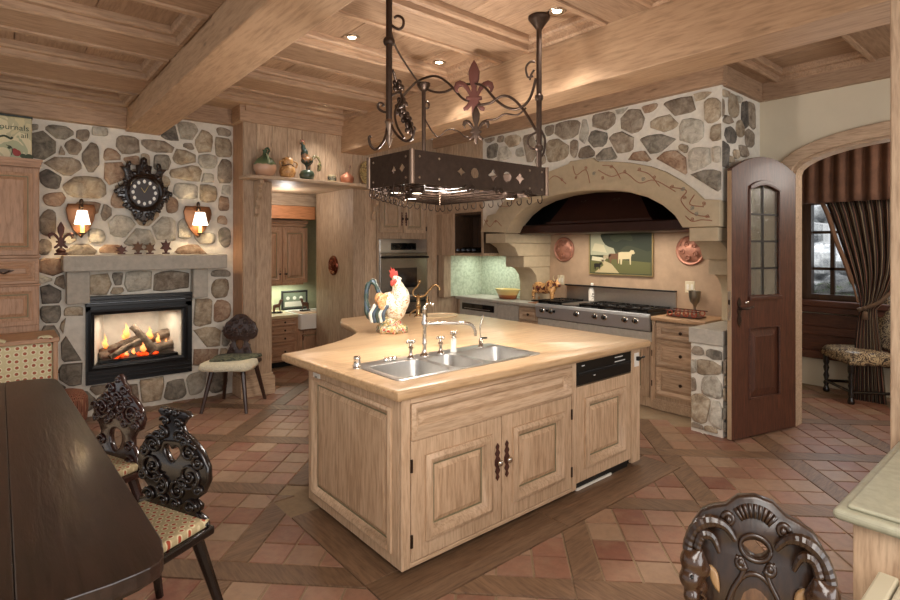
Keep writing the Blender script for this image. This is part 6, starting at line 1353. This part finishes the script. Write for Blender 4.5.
# bottom grid
ins = RP
for k in range(9):
    x = 1.85+k*.125
    ys = []
    for i in range(5):
        a, b = RP[i], RP[(i+1) % 5]
        if (a[0]-x)*(b[0]-x) < 0: ys.append(a[1]+(b[1]-a[1])*(x-a[0])/(b[0]-a[0]))
    if len(ys) > 1: m = MB(); m.tube([(x, min(ys), RZ0+.01), (x, max(ys), RZ0+.01)], .004, 5); m.build('grid_bar', IRON, rk)
for k in range(7):
    y = 2.55+k*.14; xs_ = []
    for i in range(5):
        a, b = RP[i], RP[(i+1) % 5]
        if (a[1]-y)*(b[1]-y) < 0: xs_.append(a[0]+(b[0]-a[0])*(y-a[1])/(b[1]-a[1]))
    if len(xs_) > 1: m = MB(); m.tube([(min(xs_), y, RZ0+.016), (max(xs_), y, RZ0+.016)], .004, 5); m.build('grid_bar', IRON, rk)
# hooks along the lower edge
def hook(par, x, y, ang, s=1.0, nm='hook'):
    T = RZ((x, y, RZ0+.01), ang); m = MB(T)
    m.tube([tuple(q) for q in smoothpts([(0, 0, .01), (0, -.012*s, -.02*s), (.0, -.012, -.05*s), (0, .01*s, -.065*s), (0, .03*s, -.05*s), (0, .03*s, -.035*s)], 4)], .0042, 5); m.build(nm, IRON, par, smooth=True)
for i in range(5):
    a = Vector(RP[i]+(0,)); b = Vector(RP[(i+1) % 5]+(0,)); L = (b-a).length; nH = max(2, int(L/.095))
    for k in range(nH):
        if i == 0: continue
        q = a.lerp(b, (k+.5)/nH); hook(rk, q.x, q.y, atan2(b.y-a.y, b.x-a.x), 1.0)
T0 = Fr((RP[0][0], RP[0][1], 0), (Vector(RP[1]+(0,))-Vector(RP[0]+(0,))), (0, -1, 0))
for x in (.42, .66, .93):
    for s in (-1, 1):
        m = MB(T0); m.tube([(q[0], -.014, q[2]) for q in spiral((x+s*.022, RZ0+.005), .022, .012, 90-90*s+180, s*.8, 12)], .0045, 5); m.build('scroll_hook', IRON, rk, smooth=True)
T4 = Fr((RP[0][0], RP[0][1], 0), (Vector(RP[4]+(0,))-Vector(RP[0]+(0,))), (-1, 0, 0))
for x in (.1, .22, .34):
    for s in (-1, 1):
        m = MB(T4); m.tube([(q[0], .014, q[2]) for q in spiral((x+s*.022, RZ0+.0), .022, .012, 90-90*s+180, s*.8, 12)], .0045, 5); m.build('scroll_hook', IRON, rk, smooth=True)
# lights under the rack
LENS = emis('rack_lens', '#fff3dc', 5)
for x, y in ((1.90, 2.78), (2.22, 3.05), (2.02, 2.72), (2.74, 2.60)):
    m = MB(); m.lathe([(.045, RZ0-.02), (.05, RZ0-.015), (.05, RZ0+.08), (.03, RZ0+.10), (.001, RZ0+.10)], (x, y, 0), 18); c_ = m.build('lamp_can', IRON, rk, smooth=50)
    m = MB(); m.lathe([(.030, RZ0-.021), (.001, RZ0-.0215)], (x, y, 0), 18); m.build('lens', LENS, c_)
    light('rack_beam', 'SPOT', (x, y, RZ0-.03), 16, WARM, .04, (0, 0, 0), radians(130))
# poles, cap, waves
def pole(x, y, z0, z1, r=.016): m = MB(); m.tube([(x, y, z0), (x, y, z1)], r, 12); return m.build('pole', IRON, rk, smooth=60)
pa_, pb2, pc2 = (1.765, 2.655), (2.86, 2.44), (2.62, 3.44)
o = pole(*pa_, 2.30, 3.20, .019); m = MB(); m.lathe([(.02, 2.36), (.028, 2.345), (.02, 2.33), (.022, 2.28), (.014, 2.26), (.02, 2.24), (.001, 2.19)], pa_+(0,), 12); m.build('finial', simple('polished_iron', '#7d6858'), rk, smooth=50)
m = MB(); m.lathe([(.028, 2.80), (.034, 2.81), (.034, 2.83), (.028, 2.84)], pa_+(0,), 12); m.build('collar', IRON, rk, smooth=50)
pole(*pb2, RZ0, 3.20, .019); m = MB(); m.lathe([(.02, 3.11), (.03, 3.125), (.065, 3.17), (.075, 3.185), (.075, 3.2)], pb2+(0,), 20); m.build('ceiling_flange', IRON, rk, smooth=50)
for z in (2.27, 2.62): m = MB(); m.lathe([(.024, z), (.03, z+.012), (.03, z+.03), (.024, z+.04)], pb2+(0,), 12); m.build('collar', IRON, rk, smooth=50)
pole(*pc2, RZ1-.02, 2.90, .017); m = MB(); m.lathe([(.02, 2.86), (.035, 2.875), (.05, 2.90), (.055, 2.91), (.055, 2.925), (.001, 2.93)], pc2+(0,), 16); m.build('pole_cap', IRON, rk, smooth=50)
# everything scrolled hangs in these planes
def world_tube(uvD, r, nm='scroll_bar', n=6, mat=IRON):
    P = [atd(u, v, D) for u, v, D in uvD]; m = MB(); m.tube(smoothpts(P, 6), r, 7); return m.build(nm, mat, rk, smooth=True)
DA, DB, DC = 3.16, 3.71, 4.33        # distances of the three poles
def D2(u): # distance along the line from the pole with the cap to the right pole
    return DC+(DB-DC)*max(0, min(1, (u-420)/(540-420)))
def D1(u): return DA+(DC-DA)*max(0, min(1, (u-389)/(420-389)))
world_tube([(391, 32, DA), (396, 48, 3.3), (407, 66, 3.8), (420, 85, DC)], .007)
world_tube([(400, 100, 3.6), (410, 88, 4.0), (420, 80, DC), (435, 76, D2(435)), (448, 83, D2(448)), (462, 98, D2(462)), (470, 101, D2(470))], .010)
world_tube([(420, 84, DC), (431, 91, D2(431)), (444, 92, D2(444)), (456, 87, D2(456)), (470, 84, D2(470)), (483, 86, D2(483)), (496, 100, D2(496)), (508, 108, D2(508)), (520, 108, D2(520)), (530, 98, D2(530)), (536, 78, DB)], .010)
world_tube([(478, 105, D2(478)), (490, 103, D2(490)), (502, 96, D2(502)), (513, 99, D2(513)), (525, 112, D2(525)), (537, 132, DB)], .010)
world_tube([(486, 120, D2(486)), (496, 119, D2(496)), (505, 114, D2(505)), (517, 115, D2(517)), (526, 108, D2(526))], .007)
world_tube([(423, 115, DC), (430, 128, D2(430)), (438, 137, D2(438)), (447, 130, D2(447)), (458, 131, D2(458)), (466, 137, D2(466)), (480, 136, D2(480))], .006)
for P in ([(389, 112, DA), (387, 128, DA), (384, 140, 3.1), (377, 149, 3.0), (371, 146, 2.98), (369, 138, 2.98), (371, 136, 2.98)], [(390, 112, DA), (392, 126, DA), (398, 136, 3.1), (406, 141, 3.05), (412, 138, 3.02), (414, 130, 3.02)],
          [(389, 112, DA), (384, 112, DA), (379, 109, DA), (378, 105, DA), (381, 103, DA), (384, 106, DA)], [(392, 95, DA), (400, 92, DA+.1), (403, 104, DA+.1), (398, 108, DA+.1)],
          [(388, 23, DA), (398, 29, DA), (403, 26, DA), (403, 19, DA), (398, 16, DA), (394, 18, DA)], [(423, 108, DC), (428, 108, DC), (429, 104, DC), (426, 102, DC), (423, 105, DC)],
          [(535, 62, DB), (530, 62, DB), (526, 68, DB), (528, 77, DB), (533, 76, DB)], [(534, 70, DB), (531, 75, DB), (530, 80, DB)],
          [(537, 132, DB), (529, 137, DB), (528, 145, DB), (534, 149, DB), (539, 145, DB), (536, 140, DB)], [(541, 130, DB), (545, 140, DB), (544, 152, DB), (540, 158, DB)],
          [(393, 70, 3.4), (397, 84, 3.5), (401, 94, 3.6), (404, 108, 3.6), (411, 124, 3.6), (413, 138, 3.5), (409, 141, 3.4)], [(400, 100, 3.55), (395, 112, 3.5), (397, 126, 3.4), (404, 138, 3.35)]): world_tube(P, .008)
for u, v, D in ((399, 86, 3.5), (403, 103, 3.6), (407, 118, 3.6), (411, 128, 3.6), (401, 110, 3.55)):
    m = MB(); c_ = atd(u, v, D)
    for k in range(5): a_ = 2*pi*k/5; m.ball(c_+Vector((.03*cos(a_), .01, .03*sin(a_))), (.02, .012, .02), 8, 5)
    m.ball(c_, .018, 8, 6); m.build('iron_flower', IRON, rk, smooth=True)
for u, v, s, mt_ in ((474, 110, .38, simple('red_iron', '#5c352d', .5, .3)), (476, 140, .26, IRON)):
    D = D2(u); c_ = atd(u, v, D); fleur(Fr(c_, tuple(RT), tuple(-FW)), s*1.0, mt_, rk, .025)
# ================================================================== ARCHED PLANK DOOR (open)
HX, HYy = 5.42, 1.665; fxx, fyy = 4.628, 1.885
dv = Vector((fxx-HX, fyy-HYy, 0)); DL = dv.length; dax = dv.normalized(); dn = Vector((dax.y, -dax.x, 0))
if dn.y > 0: dn = -dn
# local x runs from the free edge to the hinge so that -y faces the camera
TDr = Fr((fxx, fyy, 0), -dax, dn)
door = thing('arched_door', 'red brown knotty wood door with an arched glazed light standing open', 'door', (HX, HYy, 0))
def top(x, add=0): t = (x-DL/2)/(DL/2); return 2.255+add+.125*(1-t*t)
wx0_, wx1_, wz0_ = .215, .60, 1.195
def wtop(x): t = (x-(wx0_+wx1_)/2)/((wx1_-wx0_)/2); return 2.09+.055*(1-t*t)
outer = [(0, .012), (DL, .012)]+[(DL*(1-k/16), top(DL*(1-k/16))) for k in range(17)]
win = [(wx0_, wz0_), (wx1_, wz0_)]+[(wx1_-(wx1_-wx0_)*k/10, wtop(wx1_-(wx1_-wx0_)*k/10)) for k in range(11)]
pan = [(wx0_, .33), (wx1_, .33), (wx1_, .92), (wx0_, .92)]
m = MB(TDr); m.plate([outer, win, pan], .045, .003, off=.0225); m.build('leaf', redwood('z'), door)
m = MB(TDr); m.box(-.0015, .003, .012, .0, .042, 2.24); m.build('pale_edge', simple('pale_edge_wood', '#b59a7c', .6), door)
m = MB(TDr); m.box(-.003, .010, 1.0, -.001, .036, 1.24); m.build('latch_plate', STEEL, door); m = MB(TDr); m.box(-.006, .015, 1.13, -.002, .03, 1.17); m.build('latch', IRON, door)
m = MB(TDr); m.box(wx0_, .016, .33, wx1_, .03, .92); m.loft(wx0_+.02, .35, wx1_-.02, .90, [(0, -.016), (.05, -.004), (.052, -.002)]); m.build('lower_panel', redwood('z'), door)
for pth, nm in ((win, 'glazing_bead'), (pan, 'panel_bead')):
    m = MB(TDr); P3 = [(a, -.001, b) for a, b in pth]+[(pth[0][0], -.001, pth[0][1])]; m.tube(P3, .011, 6); m.build(nm, redwood('x'), door)
m = MB(TDr); m.plate([[(x, z) for x, z in win[2:]]+[(x, z+.035) for x, z in reversed(win[2:])]], .02, .004, off=-.004); m.build('arch_bead', redwood('x'), door)
m = MB(TDr); m.box(wx0_-.015, -.02, wz0_-.035, wx1_+.015, .0, wz0_-.005); m.build('sill_bead', redwood('x'), door, bevel=.005)
LEAD = simple('lead_came', '#3a3530', .5, .4)
RG = N('rippled_glass'); co = RG.coord(rnd=False); f = RG.noise(co, 22, 2, .4, 1.5); RG.bump(f, .6, .01); RG.b.inputs['Transmission Weight'].default_value = .9; RG.b.inputs['IOR'].default_value = 1.2; RG = RG.out('#e9e4d6', .12)
mx_ = (wx0_+wx1_)/2; zr = [wz0_+(2.12-wz0_)*k/4 for k in range(5)]
for c in range(2):
    for r in range(4):
        a, b = (wx0_, mx_) if c == 0 else (mx_, wx1_)
        P = [(a+.004, zr[r]+.004), (b-.004, zr[r]+.004), (b-.004, min(zr[r+1]-.004, wtop(b-.004) if r == 3 else 9)), (a+.004, min(zr[r+1]-.004, wtop(a+.004)) if r == 3 else zr[r+1]-.004)]
        m = MB(TDr); m.plate([P], .005, 0, off=.022); m.build('pane', RG, door)
for z in zr[1:4]: m = MB(TDr); m.box(wx0_, .012, z-.008, wx1_, .034, z+.008); m.build('glazing_bar', LEAD, door)
m = MB(TDr); m.box(mx_-.007, .012, wz0_, mx_+.007, .034, 2.14); m.build('glazing_bar', LEAD, door)
m = MB(TDr @ Matrix.Translation((.085, 0, 1.08))); m.plate([closed([(0, .11), (.025, .06), (.012, .03), (.025, 0), (.012, -.04), (.025, -.08), (0, -.14), (-.025, -.08), (-.012, -.04), (-.025, 0), (-.012, .03), (-.025, .06)], 2)], .006, .001, off=-.003)
h_ = m.build('lock_plate', IRON, door); m = MB(TDr @ Matrix.Translation((.085, 0, 1.10))); m.tube(smoothpts([(0, 0, 0), (0, -.045, 0), (.04, -.055, 0), (.11, -.05, .01)], 4), [.010]*9+[.009]*4, 8); m.build('lever', IRON, h_, smooth=True)
m = MB(TDr); m.ball((.17, -.012, 1.145), (.03, .012, .012), 10, 6); m.build('bright_pull', CHROME, door, smooth=True)
# pale jamb strip at the pier
# ================================================================== NOOK BEYOND THE ARCH
NX = 7.30
T_ = Fr((NX, 0, 0), (0, -1, 0), (-1, 0, 0))
wy1, wy0 = 2.12, .98; wz0n, wz1n = 1.02, 2.15
m = MB()
m.box(NX, wy1, 0, NX+.2, 4, 3.2); m.box(NX, -2, 0, NX+.2, wy0, 3.2); m.box(NX, wy0, 0, NX+.2, wy1, wz0n); m.box(NX, wy0, wz1n, NX+.2, wy1, 3.2); m.box(5.6, 3.2, 0, NX+.2, 3.3, 3.2); m.box(5.6, -1.2, 0, NX+.2, -1.1, 3.2)
struct(m.build('wall_nook', simple('nook_plaster', '#b9ad97', .9)))
m = MB(); m.box(5.6, -1.2, 2.9, NX+.2, 3.3, 3.0); struct(m.build('ceiling_nook', ceilw('y')))
WD = wood('window_wood', '#4c3424', '#33221a', 'z', .4, 0)
wn = MB(T_); wn.loft(-wy1, wz0n, -wy0, wz1n, [(-.05, 0), (-.05, .03), (.0, .035), (.045, .03), (.045, -.08)], cap=False); wn = struct(wn.build('window_1', WD))
ym = atx(833, 260, NX+.06).y
zr_ = [atx(815, v, NX+.06).z for v in (232.5, 268.5)]
m = MB(T_); m.box(-ym-.02, .03, wz0n+.04, -ym+.02, .08, wz1n-.04); m.build('mullion', WD, wn)
for z in zr_: m = MB(T_); m.box(-wy1+.04, .03, z-.016, -wy0-.04, .08, z+.016); m.build('mullion', WD, wn)
for a, b in ((-wy1+.045, -ym-.02), (-ym+.02, -wy0-.045)):
    zz = [wz0n+.04]+sorted(zr_)+[wz1n-.04]
    for z0, z1 in zip(zz, zz[1:]): m = MB(T_); m.box(a, .05, z0+.015, b, .055, z1-.015); m.build('pane', GLASS, wn)
# window seat joinery
ws = thing('window_seat', 'red brown panelled wood window seat below the nook window', 'window seat', (7.2, 1.5, 0))
RW = redwood
m = MB(T_); m.box(-wy1-.3, -.001, .93, -.2, -.14, 1.0); m.build('sill', RW('y'), ws, bevel=.012)
m = MB(T_); m.box(-wy1-.3, 0, .86, -.2, -.12, .93); m.build('apron', RW('y'), ws, bevel=.01)
m = MB(T_); m.box(-wy1-.3, 0, .40, -.2, -.05, .84); m.build('back_panel', RW('y'), ws)
m = MB(T_); m.box(-wy1-.3, -.05, .60, -.2, -.09, .70); m.build('rail', RW('y'), ws, bevel=.01)
m = MB(T_); m.box(-wy1-.3, 0, .33, -.2, -.12, .42); m.build('lower_rail', RW('y'), ws, bevel=.01)
m = MB(T_); m.box(-3, 0, 0, 1, -.02, .32); struct(m.build('baseboard_nook', simple('cream_paint', '#c7bda8', .7)))
# curtains
s = N('striped_curtain'); tc = s.n('ShaderNodeTexCoord'); at_ = s.n('ShaderNodeAttribute', attribute_name='u'); w2 = s.n('ShaderNodeMath', operation='MULTIPLY', i_1=26.0); s.l(at_.outputs['Fac'], w2.inputs[0]); fr = s.n('ShaderNodeMath', operation='FRACT'); s.l(w2.outputs[0], fr.inputs[0])
STR = s.out(s.ramp(fr.outputs[0], [(0, '#2b1e18'), (.25, '#6b2f26'), (.35, '#8a7a5e'), (.42, '#3a2a22'), (.7, '#57483a'), (.8, '#8c7c60'), (.88, '#2b1e18')], 'CONSTANT'), .9)
def cloth_sheet(name, rows, mat, par, amp, folds, n=90):
    """rows: (z, y_left, y_right, x) ; folded sheet between them"""
    me_v = []; us = []; nr = len(rows)
    for r, (z, ya, yb_, x) in enumerate(rows):
        for k in range(n+1):
            t_ = k/n; y = ya+(yb_-ya)*t_; me_v.append((x+amp*(1 if r < nr else 1)*sin(t_*folds*2*pi+.4*sin(r*1.3))*min(1, abs(ya-yb_)*2.0+.25), y, z)); us.append(t_)
    fs = [(r*(n+1)+k, r*(n+1)+k+1, (r+1)*(n+1)+k+1, (r+1)*(n+1)+k) for r in range(nr-1) for k in range(n)]
    m = MB(); m.v = [Vector(p) for p in me_v]; m.f = fs
    me = bpy.data.meshes.new(name); L = root_loc(par); me.from_pydata([tuple(v-L) for v in m.v], [], fs); me.materials.append(mat)
    at = me.attributes.new('u', 'FLOAT', 'POINT'); at.data.foreach_set('value', us); me.polygons.foreach_set('use_smooth', [True]*len(me.polygons))
    o = bpy.data.objects.new(name, me); C.objects.link(o); o.parent = par; md = o.modifiers.new('thick', 'SOLIDIFY'); md.thickness = .008; return o
cu = thing('striped_curtain', 'brown and red striped curtain tied back at the right of the nook window', 'curtain', (7.0, 1.2, 0))
CX = 6.95
def cr_(v, ul, ur): a = atx(ul, v, CX); b = atx(ur, v, CX); return (a.z, a.y, b.y, CX)
rows = [cr_(195, 822, 912), cr_(215, 831, 910), cr_(235, 838, 908), cr_(255, 845, 905), cr_(272, 851, 900), cr_(288, 856, 892), cr_(300, 859, 884), cr_(308, 860, 876), cr_(318, 858, 877), cr_(340, 855, 880), cr_(380, 852, 884), cr_(400, 851, 886)]
cloth_sheet('drape', rows, STR, cu, .03, 9)
m = MB(); a = atx(858, 310, CX-.04); b = atx(878, 303, CX-.05); c_ = atx(893, 290, CX); m.tube(smoothpts([tuple(a), tuple(b), tuple(c_)], 6), .02, 8); m.build('tie_back', simple('tie_fabric', '#6a5442', .9), cu, smooth=True)
m = MB(); a = atx(865, 308, CX-.05); m.ball(a, .025, 8, 6); m.lathe([(.012, a.z-.03), (.025, a.z-.05), (.03, a.z-.12), (.001, a.z-.12)], (a.x, a.y, 0), 10); m.build('tassel', simple('tie_fabric', '#6a5442'), cu, smooth=True)
m = MB()
for v0, v1 in ((200, 300),):
    P = [atx(820, 199, CX-.03), atx(828, 215, CX-.03), atx(836, 240, CX-.03), atx(845, 262, CX-.03), atx(853, 285, CX-.03), atx(858, 303, CX-.03)]
    m.tube(smoothpts(P, 5), [.045]*20+[.02]*6, 8, flat=.5); m.build('edge_band', simple('curtain_edge', '#6d4f3a', .9), cu, smooth=True)
va = thing('valance', 'dark brown gathered fabric valance across the top of the nook window', 'valance', (6.9, 1.2, 2.2))
a = atx(793, 197, 6.88); b = atx(912, 210, 6.88)
VM = simple('brown_velvet', '#6a4a39', .95, nscale=9, amt=.5)
cloth_sheet('gathered_cloth', [(2.75, a.y+.2, b.y, 6.88), (2.4, a.y+.2, b.y, 6.88), (2.2, a.y+.2, b.y, 6.86), (2.09, a.y+.2, b.y, 6.85)], VM, va, .03, 9, 150)
# nook chair
NC = mottled('scroll_tapestry', ['#3a2e26', '#a8916e', '#4b3a2e', '#b8a27c', '#5c4a3a'], 16, .9)
nk = thing('nook_chair', 'dark turned leg chair with scrolled tapestry seat by the nook window', 'chair', (6.75, 1.5, 0))
A_ = [Vector((*atz(820, 388, 0).xy, 0)), Vector((*atz(853, 405, 0).xy, 0))]
e1_ = (A_[1]-A_[0]); e1_ = e1_/e1_.length; e2_ = Vector((-e1_.y, e1_.x, 0))
if e2_.dot(RT) < 0: e2_ = -e2_
lf = A_[0]+e1_*.14; rt_ = lf+e1_*.50
C4 = [lf, rt_, rt_+e2_*.40, lf+e2_*.40]
TURN = [(.028, 0), (.034, .02), (.026, .05), (.018, .07), (.03, .10), (.016, .13), (.03, .18), (.018, .22), (.03, .27), (.02, .30), (.03, .33), (.03, .42)]
BW_ = CARVE
for c_ in C4: m = MB(); m.lathe(TURN, tuple(c_), 10); m.build('leg', BW_, nk, smooth=50)
for i in (0, 1, 3):
    a, b = C4[i], C4[(i+1) % 4]; m = MB(); m.tube([a+Vector((0, 0, .12)), b+Vector((0, 0, .12))], .016, 8); m.build('stretcher', BW_, nk)
cc_ = sum(C4, Vector())/4
m = MB(); R = []
for s_, z in ((1.1, .40), (1.16, .43), (1.14, .48), (1.0, .52), (.6, .545)): R.append([cc_+(c-cc_)*s_+Vector((0, 0, z)) for c in [C4[0], C4[0].lerp(C4[1], .5), C4[1], C4[1].lerp(C4[2], .5), C4[2], C4[2].lerp(C4[3], .5), C4[3], C4[3].lerp(C4[0], .5)]])
m.rings(R); m.build('seat', NC, nk, smooth=70)
m = MB(); R = []
for z, bk_ in ((.55, .0), (.75, .05), (1.0, .13), (1.08, .16)):
    a, b = C4[3]+e2_*bk_, C4[2]+e2_*bk_; th_ = .05
    R.append([a-e2_*th_+Vector((0, 0, z)), b-e2_*th_+Vector((0, 0, z)), b+e2_*th_+Vector((0, 0, z)), a+e2_*th_+Vector((0, 0, z))])
m.rings(R); m.build('backrest', NC, nk, bevel=.03, seg=3)
# ================================================================== GARDEN OUTSIDE THE WINDOW
gw = thing('garden_wall', 'sunlit rockery wall of pale boulders outside the nook window', 'garden wall', (9, 2.4, 0))
BO = stone_mat('garden_boulder', ['#6d7077', '#a9adb3', '#d5d8da'])
random.seed(5)
for r in range(6):
    for k in range(9):
        x = 8.9+.28*r+random.uniform(-.1, .1); y = -.2+k*.55+random.uniform(-.15, .15)+(r % 2)*.25; z = .55+r*.42
        m = MB(); rx, ry, rz = random.uniform(.26, .36), random.uniform(.26, .40), random.uniform(.20, .28)
        m.ball((x, y, z), (rx, ry, rz), 9, 6, Matrix.Rotation(random.uniform(0, 3), 3, 'Z'))
        m.v = [v+Vector((random.uniform(-.04, .04) for _ in range(3))) for v in m.v]; m.build('boulder', BO, gw, smooth=35)
m = MB(); m.box(8.2, -2, -.1, 14, 6, .3); struct(m.build('ground_garden', simple('soil', '#5a5040', .95)))
sb = thing('low_shrub', 'low green leafy plants at the foot of the rockery outside the window', 'plant', (8.7, 2.2, .3))
m = MB()
for k in range(420):
    x, y, z = 8.42+random.uniform(-.18, .18), random.uniform(.6, 3.6), .82+random.uniform(0, .34)
    a_ = random.uniform(0, 6.28); t_ = random.uniform(-.5, .9); l = random.uniform(.05, .10)
    d = Vector((cos(a_)*cos(t_), sin(a_)*cos(t_), sin(t_)))*l; w_ = d.cross(Vector((0, 0, 1))).normalized()*l*.25; p = Vector((x, y, z))
    m.add([p, p+d*.5+w_, p+d, p+d*.5-w_], [(0, 1, 2, 3)])
tag(m.build('leaves', mottled('leaf_greens', ['#4d6b36', '#6f8f4a', '#3c5630', '#88a35c'], 8, .6), sb), kind='stuff')
# ================================================================== RIGHT FOREGROUND COUNTER, POST
ct = thing('foreground_counter', 'grey green stone topped cabinet corner at the right edge of the picture', 'counter', (2.1, -.2, 0))
SG = simple('grey_green_stone', '#a7a48d', .5, nscale=35, amt=.3, bump=.1)
m = MB(); m.box(1.705, -1.4, .875, 2.52, .44, .905); m.build('top_slab', SG, ct, bevel=.014, seg=4)
m = MB(); m.box(1.73, -1.4, .9052, 2.52, .412, .918); m.build('upper_slab', SG, ct, bevel=.008, seg=3)
m = MB(); m.box(1.735, -1.4, .0, 2.5, .40, .874); m.build('cabinet_body', pine('z'), ct, bevel=.004)
SLT = simple('pale_slat', '#b5ac93', .6)
lg = thing('ribbed_stool', 'pale ribbed wooden stool top in the bottom right corner before the counter', 'stool', (1.58, .1, 0))
for k in range(9): m = MB(); m.box(1.50, .333-.045*k, .77, 1.672, .333-.045*k-.041, .80); m.build('slat', SLT, lg, bevel=.006)
m = MB(); m.box(1.51, -.06, .72, 1.655, .31, .769); m.build('rail', SLT, lg, bevel=.01)
for x_ in (1.53, 1.63):
    for y_ in (-.03, .20): m = MB(); m.box(x_-.02, y_-.02, 0, x_+.02, y_+.02, .72); m.build('leg', SLT, lg)
m = MB(); m.box(2.53, .18, 0, 2.80, .47, 3.3); pst = struct(m.build('trim_2', pine('z'), None, bevel=.006))
m = MB(); m.lathe([(.001, 0), (.008, 0), (.008, -.003), (.001, -.003)], (2.60, .18, 2.0), 8, 'y')
